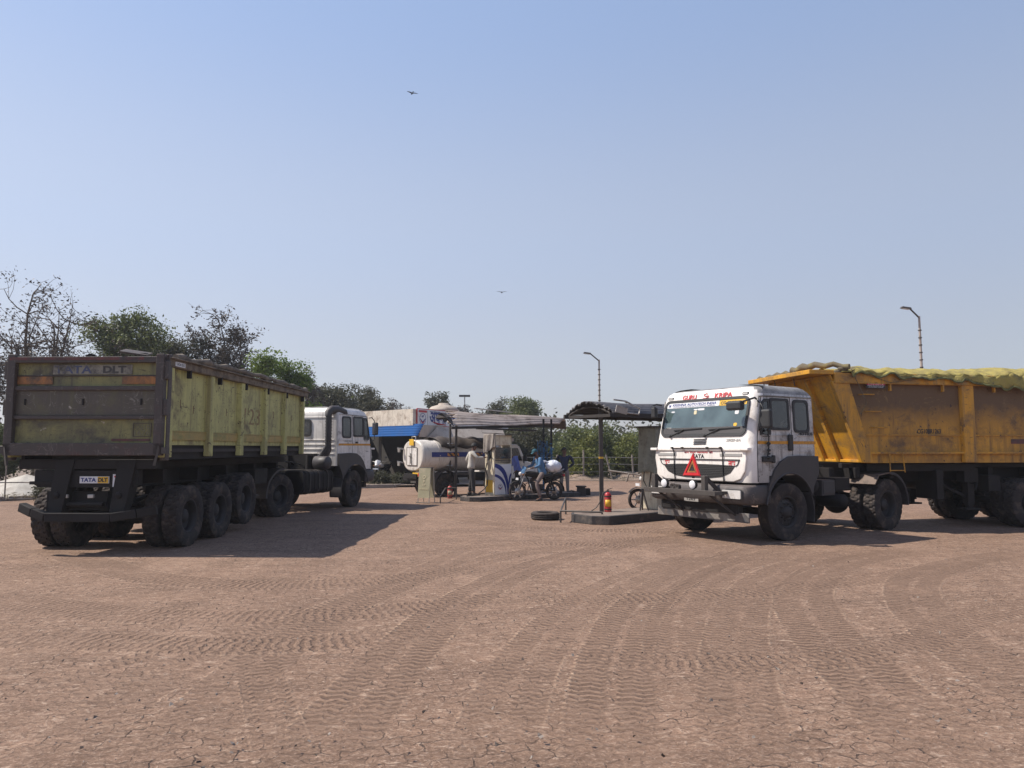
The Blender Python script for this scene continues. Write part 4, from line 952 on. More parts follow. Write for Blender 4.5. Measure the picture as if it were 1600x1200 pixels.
for k, (yy, zz) in enumerate(((-0.1, 0.98), (0.0, 0.97))):
    g = MB(); g.lathe([(0.0, -0.05), (0.05, -0.02), (0.06, 0.05), (0.05, 0.055), (0.02, 0.03), (0.0, 0.03)], 14, 'X', c=(1.46, yy * 1.2 - 0.12, zz)); g.build("horn", m_black_dusty, TR)
g = MB(); g.box((1.06, 0.05, 0.46), (0.03, 2.25, 0.17)); g.build("reflective_board", m_stripe, TR, bevel=0.004)
g = MB(); g.box((1.20, -0.05, 0.77), (0.012, 0.36, 0.15)); npl = g.build("number_plate", m_greytext, TR, bevel=0.003)
text("CG10 BR", (1.207, -0.05, 0.80), Y, Z, 0.30, 0.045, m_blacktext, npl); text("1263", (1.207, -0.05, 0.74), Y, Z, 0.2, 0.045, m_blacktext, npl)
# warning triangle leaning on the grille
def tri(r): return [(r * math.cos(R(a)), r * math.sin(R(a))) for a in (90, 210, 330)]
g = MB(); Ot = Vector((1.62, 0.34, 1.30)); Vt = Vector((-0.12, 0, 1)).normalized()
def fr_tri(ro, ri, th, zoff, mat, par, nm):
    g = MB(); o_, i_ = tri(ro), tri(ri)
    P = lambda a: (Ot + Vector((zoff, 0, 0)))
    frame_ring(g, P(0), Y, Vt, [(a, b * 1.12) for a, b in o_], [(a, b * 1.12) for a, b in i_], th); return g.build(nm, mat, par)
tr_ = thing("warning_triangle", "red reflective warning triangle leaning on the grille of the white cab", "warning triangle", TR.matrix_basis @ Vector((1.56, 0.34, 1.2)), R(213))
Ot = Vector((0, 0, 0.13))
fr_tri(0.25, 0.14, 0.02, 0.0, m_signred, tr_, "triangle_rim"); fr_tri(0.225, 0.165, 0.01, 0.022, m_red, tr_, "red_reflector"); fr_tri(0.135, 0.085, 0.015, 0.004, m_orange_strip, tr_, "orange_reflector")
g = MB(); g.bar((-0.01, 0.0, 0.03), (-0.01, 0.0, -0.05), 0.05, 0.02, up=(1, 0, 0)); g.bar((-0.01, -0.14, 0.01), (-0.01, 0.14, 0.01), 0.02, 0.02); g.build("stand", m_hose, tr_)
g = MB(); g.box((-1.12, 0.02, 1.345), (0.05, 2.3, 0.03)); g.build("cab_rear_shelf", m_black_dusty, TR)

label_L = "white truck cab with black snorkel pipe, seen from behind, coupled to the green tipper trailer"
TL = make_tractor("truck_tractor", label_L, "truck tractor units", (-5.72, 21.75, 0), R(70), False, R(6))
bodyL = [k for k in kids(TL) if k.name.startswith("cab")][0]
# rear wall window, ribs and snorkel of the left cab
g = MB(); g.plate((-0.868, 0.20, 2.28), -Y, Z, rrect(0.95, 0.40, 0.06), 0.006); rwn = g.build("rear_window", m_sideglass, bodyL)
g = MB(); frame_ring(g, (-0.865, 0.20, 2.28), -Y, Z, rrect(1.03, 0.48, 0.08), rrect(0.92, 0.37, 0.05), 0.02); g.build("seal", m_seal, rwn)
g = MB()
for zz in (2.57, 1.93, 1.80, 1.67, 1.54): g.bar((-0.866, -1.08, zz), (-0.866, 1.08, zz), 0.02, 0.035)
g.build("pressed_rib", m_white, bodyL, bevel=0.008)
g = MB(); sx, sy = -1.06, -1.02
g.tube([(sx + 0.02, sy + 0.25, 1.25), (sx, sy + 0.12, 1.42), (sx, sy, 1.62), (sx, sy, 2.60)], 0.085, 14)
for k in range(11): g.tube([(sx, sy, 1.66 + k * 0.085), (sx, sy, 1.69 + k * 0.085)], 0.097, 14)
snk = g.build("snorkel", m_plastic, TL)
g = MB(); g.tube([(sx - 0.02, sy, 2.58), (sx, sy, 2.70), (sx + 0.10, sy - 0.02, 2.77), (sx + 0.35, sy - 0.06, 2.78), (sx + 0.62, sy - 0.10, 2.72), (sx + 0.72, sy - 0.11, 2.64)], [0.09, 0.11, 0.12, 0.12, 0.10, 0.05], 12); g.build("intake_hood", m_plastic, snk)
g = MB(); g.tube([(sx - 0.1, sy + 0.3, 1.3), (sx - 0.13, sy + 0.12, 1.5), (sx - 0.05, sy + 0.03, 1.72)], 0.07, 10); g.lathe([(0.0, -1.22), (0.16, -1.21), (0.18, -1.17), (0.18, -0.8), (0.0, -0.79)], 18, c=(-0.55 - 0.75, 0, 1.30)); g.build("air_filter", m_plastic, TL)

# ================================================================== GREEN TIPPER TRAILER
TG = thing("tipper_trailer", "green coal-stained tipper trailer seen from its tailgate, orange reflectors on the top panel", "trailer", (-6.86, 11.80, 0), R(88.5), "tipper trailers")
W2 = 1.29; LB = 7.35; ZB, ZT = 1.55, 3.17
# floor, walls
g = MB(); g.box((LB / 2, 0, 1.66), (LB - 0.1, 2 * W2 - 0.16, 0.06)); g.box((LB / 2, 0, 1.56), (LB - 0.3, 1.3, 0.14)); g.build("floor", m_black_dusty, TG)
for s in (1, -1):
    g = MB(); g.box((LB / 2, s * (W2 - 0.10), 2.42), (LB - 0.12, 0.03, 1.34))
    sw = g.build("side_wall", m_green, TG)
    g = MB(); g.box((LB / 2, s * (W2 - 0.07), 1.90), (LB - 0.16, 0.035, 0.13)); g.box((LB / 2, s * (W2 - 0.075), 1.98), (LB - 0.16, 0.05, 0.02)); g.build("lower_band", m_amber_faint, sw)
    for k in range(6):
        xc = [0.10, 1.68, 3.12, 4.48, 5.78, 7.12][k]; w_ = 0.24 if k == 0 else (0.17 if k < 5 else 0.12)
        g = MB(); y0 = s * (W2 - 0.09); y1 = s * W2
        pr = [(xc - w_ / 2 - 0.03, y0), (xc - w_ / 2, y1), (xc + w_ / 2, y1), (xc + w_ / 2 + 0.03, y0)]
        g.prism(pr, ZB, 3.02, 'Z'); g.build("side_rib", m_green, sw, bevel=0.01)
    g = MB(); g.box((LB / 2, s * (W2 - 0.04), 3.085), (LB, 0.14, 0.13)); g.box((LB / 2, s * (W2 - 0.02), 3.16), (LB, 0.2, 0.03)); g.build("top_rail", m_wood, sw, bevel=0.015)
    g = MB()
    for k in range(6): g.box((0.75 + k * 1.25, s * (W2 - 0.01), 2.97), (0.05, 0.08, 0.16))
    g.build("hook", m_black, sw, bevel=0.01)
    for xx in (0.62, 1.1, 2.5, 3.6, 5.1, 6.4):
        g = MB(); g.box((xx, s * (W2 - 0.083), 2.42 + 0.05 * math.sin(xx * 4)), (0.012, 0.006, 0.14)); g.box((xx + 0.03, s * (W2 - 0.083), 2.40), (0.05, 0.006, 0.012)); g.build("gouge", m_browntext, sw)
    g = MB(); g.box((LB / 2, s * (W2 - 0.16), 1.66), (LB - 0.3, 0.06, 0.30)); g.build("sill_beam", m_black, sw)
# number lettered on the third bay
s = -1
text("123", (3.84, -(W2 - 0.083), 2.36), X, Z, 0.86, 0.34, m_fadednum, TG, bold=0.0)
g = MB(); g.plate((0.33, -(W2 + 0.031), 3.08), X, Z, rrect(0.34, 0.07, 0.01), 0.005); pl = g.build("name_plate", m_signwhite, TG); text("TATA DLT", (0.33, -(W2 + 0.037), 3.08), X, Z, 0.30, 0.045, m_blacktext, pl)
# front wall of the body
g = MB(); g.box((LB - 0.06, 0, 2.35), (0.06, 2 * W2 - 0.1, 1.5))
for yy in (-0.9, -0.3, 0.3, 0.9): g.box((LB, yy, 2.3), (0.08, 0.1, 1.4))
g.build("front_wall", m_green, TG)
# tipping ram, yellow
g = MB(); g.tube([(LB + 0.2, 0.0, 1.25), (LB + 0.2, 0.0, 2.0)], 0.15, 14); g.tube([(LB + 0.2, 0.0, 2.0), (LB + 0.2, 0.0, 2.7)], 0.11, 14); g.build("tipping_ram", m_yellowsign, TG)
# tailgate (faces -X)
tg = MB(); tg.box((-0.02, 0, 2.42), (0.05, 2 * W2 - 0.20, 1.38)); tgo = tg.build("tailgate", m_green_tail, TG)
Ub, xo = -Y, -0.045
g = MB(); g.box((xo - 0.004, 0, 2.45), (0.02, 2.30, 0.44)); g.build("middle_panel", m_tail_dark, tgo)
g = MB()
g.box((xo - 0.03, 0, 3.12), (0.11, 2.56, 0.10)); g.box((xo - 0.03, 0, 1.68), (0.12, 2.56, 0.20))
for yy, hh in ((1.215, 1), (-1.215, 1)): g.box((xo - 0.03, yy, 2.4), (0.12, 0.13, 1.62))
g.box((xo - 0.02, 0, 2.66), (0.08, 2.34, 0.07)); g.box((xo - 0.02, 0, 2.19), (0.08, 2.34, 0.06)); g.box((xo - 0.008, 0, 2.865), (0.03, 2.34, 0.02))
g.build("tailgate_frame", m_tailframe, tgo, bevel=0.012)
g = MB(); g.box((xo - 0.088, 0.15, 3.135), (0.006, 2.2, 0.05)); g.build("red_edge", m_redband, tgo); g = MB(); g.box((xo - 0.012, -0.75, 1.83), (0.012, 0.62, 0.035)); g.build("red_edge", m_redband, tgo)
for yy in (0.87, -0.87):
    g = MB(); g.box((xo - 0.010, yy, 2.79), (0.012, 0.60, 0.125)); g.build("reflector_strip", m_orange_strip, tgo)
g = MB(); g.box((xo - 0.008, -0.08, 2.965), (0.012, 1.30, 0.155)); plq = g.build("name_plate", M("dull_name_plate", (0.26, 0.245, 0.20), 0.6, dirt=(0.06, 0.055, 0.05), amt=0.6, scale=4, streak=0.6), tgo)
text("TATA", (xo - 0.016, 0.24, 2.965), Ub, Z, 0.62, 0.125, m_bluetext, plq, bold=0.02); text("DLT", (xo - 0.016, -0.44, 2.965), Ub, Z, 0.38, 0.115, M("greyblack_letters", (0.055, 0.052, 0.05), 0.6), plq, bold=0.04)
g = MB(); frame_ring(g, (xo - 0.008, -0.93, 1.99), Ub, Z, rrect(0.30, 0.22, 0.01), rrect(0.28, 0.20, 0.008), 0.006); np2 = g.build("number_box", m_tailframe, tgo)
mfaint = M("faint_number_paint", (0.20, 0.185, 0.13), 0.7, dirt=(0.07, 0.065, 0.04), amt=0.6, scale=12)
text("CG10", (xo - 0.010, -0.93, 2.035), Ub, Z, 0.24, 0.075, mfaint, np2, bold=-0.01); text("1676", (xo - 0.010, -0.93, 1.945), Ub, Z, 0.24, 0.075, mfaint, np2, bold=-0.01)
g = MB(); mdent = m_black_dusty
for yy in (1.0, 0.05, -0.9): g.box((xo - 0.02, yy, 2.44), (0.02, 0.025, 0.10))
g.build("lashing_slot", m_black, tgo)
# corner posts, hinges, latches
for s in (1, -1):
    g = MB(); g.box((0.05, s * (W2 - 0.035), 2.36), (0.12, 0.10, 1.72)); g.box((-0.06, s * (W2 + 0.01), 2.95), (0.10, 0.08, 0.3)); g.box((-0.07, s * (W2 + 0.01), 2.35), (0.08, 0.07, 0.26)); g.build("corner_post", m_tailframe, TG, bevel=0.012)
    g = MB(); g.tube([(-0.06, s * (W2 - 0.12), 3.12), (0.1, s * W2, 3.2)], 0.03, 8); g.box((-0.06, s * (W2 - 0.06), 1.66), (0.12, 0.26, 0.10)); g.bar((-0.12, s * (W2 - 0.04), 1.72), (-0.14, s * (W2 - 0.1), 1.42), 0.035, 0.035); g.tube([(-0.12, s * (W2 - 0.2), 1.78), (-0.12, s * (W2 - 0.1), 1.72)], 0.02, 6)
    if s == 1: g.tube([(-0.08, W2 - 0.05, 1.72), (-0.1, W2 + 0.14, 1.72)], 0.018, 6)
    g.build("latch", m_steel, TG)
g = MB(); g.add([(-0.02, 0.10, 3.165), (-0.02, -0.12, 3.165), (-0.02, -0.06, 3.22), (-0.02, 0.02, 3.235), (0.02, 0.10, 3.165), (0.02, -0.12, 3.165), (0.02, -0.06, 3.22), (0.02, 0.02, 3.235)], [(0, 1, 2, 3), (7, 6, 5, 4), (1, 5, 6, 2), (2, 6, 7, 3), (3, 7, 4, 0)]); g.build("lifting_lug", m_black, TG)
g = MB(); g.box((0.05, -0.72, 3.25), (0.30, 0.42, 0.03), Euler((R(8), R(-14), R(10))).to_matrix()); g.box((0.06, -0.86, 3.2), (0.12, 0.1, 0.08)); g.build("loose_plate", m_steel, TG)
# rolled tarpaulin lying on the rail
g = MB(); pts = [(0.25 + k * 0.29, -(W2 - 0.02) + 0.025 * math.sin(k * 1.3), 3.20 + 0.018 * math.sin(k * 2.1) + 0.05 * math.sin(math.pi * k / 24)) for k in range(25)]
g.tube(pts, [0.055 + 0.02 * math.sin(k * 1.9) for k in range(25)], 8)
tag(g.build("rolled_tarpaulin", m_wood, None), "grey-brown rolled tarpaulin lying along the top rail of the green trailer", "tarpaulin")
bpy.data.objects["rolled_tarpaulin"].location = TG.location; bpy.data.objects["rolled_tarpaulin"].rotation_euler = TG.rotation_euler
# chassis
g = MB()
for s in (1, -1): g.box((3.88, s * 0.45, 1.22), (7.24, 0.10, 0.34)); g.box((3.9, s * 0.62, 1.42), (7.2, 0.14, 0.14))
for x in (0.1, 0.9, 2.2, 3.5, 5.0, 6.5): g.box((x, 0, 1.22), (0.12, 1.7, 0.24))
g.box((0.12, 0, 1.44), (0.2, 2.2, 0.16)); g.build("chassis", m_black, TG, bevel=0.01)
for i, (ax_, lift) in enumerate(((1.08, 0), (2.34, 0), (3.60, 0.13))):
    g = MB(); g.tube([(ax_, -0.9, WR + lift), (ax_, 0.9, WR + lift)], 0.085, 10)
    for s in (1, -1):
        for l_, z_ in ((0.55, 0.72), (0.42, 0.69), (0.3, 0.66)): g.bar((ax_ - l_, s * 0.45, z_ + 0.06 + lift), (ax_, s * 0.45, z_ + lift), 0.09, 0.025); g.bar((ax_, s * 0.45, z_ + lift), (ax_ + l_, s * 0.45, z_ + 0.06 + lift), 0.09, 0.025)
        g.box((ax_ + 0.62, s * 0.45, 0.92), (0.22, 0.12, 0.36)); g.tube([(ax_ + 0.1, s * 0.62, 0.55 + lift), (ax_ + 0.1, s * 0.62, 0.9)], 0.09, 8)
    g.build("axle", m_black, TG)
    for s in (1, -1): wheel(TG, ax_, s * 1.11, WR + lift, lug=True, dual=True, out=s)
g = MB()                                       # far spare wheel carrier boxes and struts under the frame
g.box((4.6, 0, 0.95), (0.5, 1.6, 0.4)); g.box((5.3, -0.75, 1.05), (0.8, 0.3, 0.35)); g.box((5.3, 0.75, 1.05), (0.8, 0.3, 0.35)); g.tube([(4.2, -0.9, 0.98), (4.2, 0.9, 0.98)], 0.13, 12); g.build("brake_tank", m_black, TG, bevel=0.02)
for s in (1, -1):
    g = MB(); g.box((5.05, s * 0.75, 0.95), (0.14, 0.14, 0.6)); g.box((5.05, s * 0.75, 0.62), (0.3, 0.26, 0.04)); g.build("landing_leg", m_black_dusty, TG)
# tail underrun bar with swept ends, held by two slanting brackets
g = MB()
pts = [(0.0, 1.00, 0.76), (-0.10, 0.74, 0.68), (-0.14, 0.50, 0.61), (-0.14, -0.55, 0.61), (-0.12, -0.95, 0.67), (-0.04, -1.22, 0.72)]
for a, b in zip(pts[:-1], pts[1:]): g.bar(a, b, 0.12, 0.14)
g.build("underrun_bar", m_black, TG, bevel=0.012)
for yy in (0.45, -0.56):
    g = MB()
    g.add([(-0.06, yy + 0.11, 0.66), (-0.06, yy - 0.13, 0.66), (0.0, yy - 0.27, 1.52), (0.0, yy + 0.03, 1.52), (0.12, yy + 0.11, 0.66), (0.12, yy - 0.13, 0.66), (0.3, yy - 0.27, 1.52), (0.3, yy + 0.03, 1.52)],
          [(0, 3, 2, 1), (4, 5, 6, 7), (0, 1, 5, 4), (1, 2, 6, 5), (2, 3, 7, 6), (3, 0, 4, 7)])
    g.lathe([(0.0, -0.03), (0.05, -0.02), (0.055, 0.02)], 12, 'X', c=(-0.05, yy - 0.03, 0.95)); g.build("bar_bracket", m_black, TG, bevel=0.01)
g = MB(); g.box((0.06, 0.0, 1.16), (0.05, 1.6, 0.18)); g.box((0.2, 0.2, 0.85), (0.1, 1.0, 0.3)); g.tube([(0.05, 0.45, 0.80), (0.05, -0.3, 0.80)], 0.04, 8); g.box((0.04, 0.70, 1.14), (0.08, 0.40, 0.05)); g.build("lamp_bracket", m_black, TG)
g = MB(); g.box((0.02, -0.15, 1.19), (0.012, 0.48, 0.11)); lp = g.build("rear_name_plate", m_signwhite, TG)
g = MB(); g.box((0.008, -0.295, 1.19), (0.006, 0.17, 0.10)); g.build("plate_field", m_yellowsign, lp)
text("TATA", (0.010, -0.055, 1.19), Ub, Z, 0.25, 0.065, m_navy, lp, bold=0.03); text("DLT", (0.004, -0.295, 1.19), Ub, Z, 0.15, 0.065, m_blacktext, lp, bold=0.04)
g = MB(); g.box((0.02, -0.52, 1.18), (0.012, 0.14, 0.20)); rp = g.build("rear_plate", m_signwhite, TG)
text("T", (0.012, -0.52, 1.19), Ub, Z, 0.09, 0.13, m_red, rp, bold=0.03)
for yy in (0.3, -0.12):
    g = MB(); g.box((0.0, yy, 0.93), (0.05, 0.10, 0.06)); g.build("tail_lamp", m_silver, TG, bevel=0.01)

# ================================================================== ORANGE TIPPER TRAILER (x forward, origin at the kingpin)
TO = thing("tipper_trailer", "orange tipper trailer with soot-stained side panels and a yellow mesh tarpaulin over its load", "trailer", (7.02, 16.22, 0), R(190.5), "tipper trailers")
ZB, ZT = 1.42, 3.28; x0 = -0.30
xt, xbm = 0.66, -0.02     # front wall: top and bottom x of the near edge
LB = 8.6; xr = x0 - LB
bays = [-0.15, -1.62 - 0.0, -3.45, -5.3, -7.1, -8.6]
for s in (1, -1):
    g = MB(); y0 = s * 1.17
    poly = [(xbm, 1.55), (xt - 0.06, 3.02), (xr, 3.02), (xr, 1.55)]
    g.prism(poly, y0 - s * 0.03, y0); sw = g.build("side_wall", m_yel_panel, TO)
    g = MB(); g.prism([(xbm - 0.15, 1.40), (xbm + 0.12, 1.40), (xt + 0.06, 3.06), (xt - 0.33, 3.06)], y0 - s * 0.02, s * 1.25); g.build("front_post", m_yel, sw, bevel=0.01)
    for xc in (-3.02 + 0.55, -5.0 + 0.5, -7.0 + 0.5, xr + 0.1):
        g = MB(); g.prism([(xc - 0.17, y0), (xc - 0.14, s * 1.25), (xc + 0.14, s * 1.25), (xc + 0.17, y0)], 1.40, 3.06, 'Z'); g.build("side_rib", m_yel, sw, bevel=0.01)
    g = MB(); g.box(((xt + xr) / 2, s * 1.20, 3.13), (xt - xr, 0.14, 0.22)); g.box(((xt + xr) / 2, s * 1.22, 3.03), (xt - xr - 0.2, 0.12, 0.02)); g.build("top_rail", m_yel, sw, bevel=0.012)
    g = MB(); g.box(((xbm + xr) / 2, s * 1.18, 1.97), (xbm - xr, 0.03, 0.025)); g.box(((xbm + xr) / 2, s * 1.18, 1.60), (xbm - xr, 0.10, 0.04)); g.build("side_ledge", m_yel, sw)
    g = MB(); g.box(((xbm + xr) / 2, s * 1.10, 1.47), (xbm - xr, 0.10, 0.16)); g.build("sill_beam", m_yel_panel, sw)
    g = MB()
    for k in range(6): g.box((-0.62 - k * 1.25, s * 1.235, 2.98), (0.035, 0.07, 0.20))
    g.build("hook", m_yel, sw, bevel=0.008)
    for zz in (2.12, 2.45, 2.80):
        g = MB(); xx = -0.22 + 0.40 * (zz - 2.12) - 0.12; g.tube([(xx + 0.14, s * 1.18, zz), (xx + 0.14, s * 1.29, zz), (xx - 0.14, s * 1.29, zz), (xx - 0.14, s * 1.18, zz)], 0.013, 6); g.build("climbing_rung", m_yel, sw)
# front wall of the tub, leaning forward, with slanting ribs
g = MB()
fx = lambda z: xbm + (xt - xbm) * (z - 1.42) / (3.06 - 1.42)
g.add([(fx(1.42), -1.2, 1.42), (fx(1.42), 1.2, 1.42), (fx(3.2), 1.2, 3.2), (fx(3.2), -1.2, 3.2)], [(0, 1, 2, 3)]); fw = g.build("front_wall", m_yel_clean, TO, solid=0.03)
for yy in (0.42, -0.10, -0.62, -1.1):
    g = MB(); g.bar((fx(1.42) + 0.05, yy, 1.42), (fx(3.14) + 0.05, yy, 3.14), 0.10, 0.10); g.build("front_rib", m_yel_clean, fw, bevel=0.008)
g = MB(); g.bar((fx(3.25) + 0.20, -1.25, 3.25), (fx(3.25) + 0.20, 1.25, 3.25), 0.56, 0.09); g.build("front_rail", m_yel_clean, fw, bevel=0.01); g = MB(); g.bar((fx(1.42) + 0.04, -1.2, 1.43), (fx(1.42) + 0.04, 1.2, 1.43), 0.1, 0.06); g.build("front_sill", m_yel_clean, fw, bevel=0.01)
g = MB(); g.box(((xbm + xr) / 2, 0, 1.58), (xbm - xr, 2.2, 0.06)); g.box((xr, 0, 2.3), (0.06, 2.3, 1.5)); g.build("floor", m_yel, TO)
# coal load heaped under the tarpaulin: tarpaulin is its own thing
def tarp(u, v):
    x = 0.50 - 8.9 * u; y = -1.30 + 2.60 * v
    hgt = 3.255 + 0.22 * math.sin(math.pi * min(1, max(0, v))) ** 0.7 * (1 - 0.7 * math.exp(-((u - 0.0) / 0.06) ** 2))
    hgt += 0.018 * math.sin(x * 3.1 + y * 1.2) + 0.012 * math.sin(x * 7.3 - y * 4) + 0.012 * math.sin(x * 17 + y * 9) + 0.03 * math.sin(x * 1.2 + 0.8)
    hgt += 0.018 * math.sin((x * 0.9 + y) * 14) * math.sin(x * 2.0)
    hgt += 0.020 * (0.5 - abs(math.sin(x * 4.3 + 1.1 * math.sin(y * 3)))) + 0.022 * (0.5 - abs(math.sin(x * 9.1 - y * 3.7 + math.sin(x * 2)))) + 0.012 * (0.5 - abs(math.sin(x * 21 + y * 6)))
    return Vector((x, y, hgt))
g = MB(); g.grid(tarp, 420, 44); 
def skirt(u, v):
    x = 0.30 - 8.7 * u
    drop = 0.03 + 0.02 * math.sin(x * 2.2) + 0.26 * math.exp(-((x + 3.75) / 0.95) ** 2) + 0.05 * math.sin(x * 5.1) ** 2
    y = 1.30 + 0.03 * math.sin(x * 8) * v + 0.012 * math.sin(x * 19)
    p = tarp((0.50 - x) / 8.9, 1.0)
    return Vector((x, y + 0.02 * v, p.z - drop * v - 0.0))
g.mi = 0; g.grid(skirt, 420, 4)
def skirt2(u, v):
    p = skirt(u, 1.0); return Vector((p.x, p.y + 0.012, p.z + 0.005 - 0.045 * v))
g.mi = 1; g.grid(skirt2, 420, 1)
g.mi = 0
g.grid(lambda u, v: Vector((tarp(u, 0).x, -1.30 - 0.02 * v, tarp(u, 0).z - 0.2 * v)), 100, 2)
tt = g.build("mesh_tarpaulin", [m_tarp, m_tarpedge], None, solid=0.012); tt.location = TO.location; tt.rotation_euler = TO.rotation_euler
tag(tt, "yellow mesh tarpaulin sagging over the load of the orange trailer", "tarpaulin")
g = MB()
for (ya, yb_, nn, ph) in ((-1.28, 0.35, 12, 0), (0.2, 1.36, 10, 2)):
    pts = []; rad = []
    for k in range(nn + 1):
        q = k / nn; y = ya + (yb_ - ya) * q
        pts.append((fx(3.3) + 0.18 - (0.35 if ph else 0.0) * q * q * 1.6 + 0.03 * math.sin(k * 1.7 + ph), y, 3.33 + 0.03 * math.sin(k * 2.3 + ph) + (0.07 * math.sin(math.pi * q) if ph else 0) + (0.03 if ph else 0)))
        rad.append(0.035 + 0.025 * math.sin(k * 2.9 + ph) ** 2 + (0.02 if ph else 0))
    g.tube(pts, rad, 9)
for k in range(7):
    g.ball((fx(3.2) - 0.2 - 0.08 * k, 1.18 + 0.05 * math.sin(k * 2), 3.26 + 0.06 * math.sin(k * 1.7)), 0.09 + 0.03 * math.sin(k * 3), 9, 6, (1.3, 0.8, 0.7))
rr_ = g.build("tarpaulin_roll", m_tarproll, None); rr_.location = TO.location; rr_.rotation_euler = TO.rotation_euler
tag(rr_, "bunched grey-brown tarpaulin roll tied along the front lip of the orange trailer", "tarpaulin")
g = MB()
for (xa, yy, zz) in ((0.62, -1.0, 3.2), (0.70, -0.4, 3.2), (0.66, 0.3, 3.2)):
    g.tube([(xa + 0.2, yy, zz + 0.14), (xa + 0.34, yy + 0.01, zz), (xa + 0.30, yy, zz - 0.16)], 0.012, 5)
g.tube([(0.3, 1.31, 3.3), (0.12, 1.32, 2.9), (-0.02, 1.3, 2.62), (0.12, 1.28, 2.4)], 0.008, 5); g.tube([(0.3, 1.31, 3.3), (-0.6, 1.3, 3.05), (-1.7, 1.31, 3.2)], 0.006, 5); g.build("tie_rope", m_tarproll, rr_)
# dealer sign
Ul = -X
g = MB(); g.plate((-0.28, 1.252, 3.04), Ul, Z, rrect(0.44, 0.22, 0.01), 0.006); sg = g.build("dealer_sign", m_blacktext, TO)
g = MB(); g.plate((-0.28, 1.259, 3.035), Ul, Z, rrect(0.42, 0.075, 0.005), 0.003); g.build("sign_band", m_pinksign, sg)
text("BLACK DIAMOND", (-0.28, 1.259, 3.11), Ul, Z, 0.38, 0.050, m_whitetext, sg, bold=0.02)
text("motors", (-0.28, 1.263, 3.035), Ul, Z, 0.36, 0.052, m_whitetext, sg, bold=0.03, shear=0.2)
text("RAIPUR BILASPUR KORBA", (-0.28, 1.259, 2.98), Ul, Z, 0.38, 0.016, m_whitetext, sg); text("AUTHORISED DEALER", (-0.28, 1.259, 2.953), Ul, Z, 0.34, 0.014, m_whitetext, sg)
text("CG10BR1263", (-1.55, 1.175, 2.05), Ul, Z, 0.56, 0.10, m_blacktext, TO, bold=0.015, shear=0.1)
g = MB(); g.plate((-3.75, 1.172, 1.84), Ul, Z, rrect(0.42, 0.10, 0.005), 0.004); q_ = g.build("small_plate", m_redband, TO)
# frame, gooseneck, axles
g = MB()
for s in (1, -1): g.box((-4.0, s * 0.48, 1.16), (8.6, 0.10, 0.32)); g.box((0.3, s * 0.48, 1.28), (1.4, 0.12, 0.22)); g.box((-3.9, s * 0.80, 1.33), (8.4, 0.12, 0.10))
for x in (0.6, 0.0, -0.8, -2.0, -3.2, -4.4, -5.6, -6.8, -8.1): g.box((x, 0, 1.18), (0.12, 1.9, 0.22))
g.box((0.0, 0, 1.20), (1.2, 1.1, 0.05)); g.box((-1.5, 0.95, 1.29), (2.6, 0.06, 0.16)); g.build("chassis", m_black, TO, bevel=0.01)
for i, ax_ in enumerate((-3.95, -5.25, -6.55)):
    g = MB(); g.tube([(ax_, -0.9, WR), (ax_, 0.9, WR)], 0.085, 10)
    for s in (1, -1):
        for l_, z_ in ((0.55, 0.72), (0.42, 0.69), (0.3, 0.66)): g.bar((ax_ - l_, s * 0.48, z_ + 0.06), (ax_, s * 0.48, z_), 0.09, 0.025); g.bar((ax_, s * 0.48, z_), (ax_ + l_, s * 0.48, z_ + 0.06), 0.09, 0.025)
        g.box((ax_ + 0.65, s * 0.48, 0.90), (0.22, 0.12, 0.36))
    g.build("axle", m_black, TO)
    for s in (1, -1): wheel(TO, ax_, s * 1.10, WR, lug=True, dual=True, out=s)
for s in (1, -1):
    g = MB(); g.box((-2.70, s * 0.86, 0.86), (0.16, 0.16, 0.74)); g.box((-2.70, s * 0.86, 1.12), (0.34, 0.22, 0.3)); g.box((-2.70, s * 0.86, 0.47), (0.10, 0.10, 0.14)); g.box((-2.70, s * 0.86, 0.40), (0.34, 0.28, 0.04))
    g.bar((-2.70, s * 0.86, 0.62), (-1.9, s * 0.7, 1.06), 0.05, 0.05); g.tube([(-2.70, s * 0.95, 0.95), (-2.70, s * 1.12, 0.95), (-2.62, s * 1.12, 0.8)], 0.015, 6); g.build("landing_leg", m_black, TO, bevel=0.01)
g = MB(); g.box((-1.85, 0.75, 0.93), (0.16, 0.62, 0.62)); g.build("splash_board", m_black, TO, bevel=0.01); g = MB(); g.box((-3.15, 0.95, 0.95), (0.3, 0.28, 0.34)); g.build("valve_box", m_black, TO, bevel=0.01); g = MB(); g.tube([(-2.2, -0.9, 0.92), (-2.2, 0.3, 0.92)], 0.14, 14); g.build("air_tank", m_black, TO); g = MB(); g.box((-4.6, 0.9, 1.0), (0.5, 0.3, 0.3)); g.build("tool_box", m_black, TO, bevel=0.01)
g = MB(); g.tube([(-0.52, 1.27, 1.62), (-0.52, 1.27, 1.22)], 0.012, 6); g.tube([(-0.82, 1.27, 1.62), (-0.86, 1.27, 1.20)], 0.012, 6)
for zz in (1.24, 1.42): g.tube([(-0.52, 1.27, zz), (-0.85, 1.27, zz)], 0.012, 6)
g.build("side_ladder", m_yel, TO)

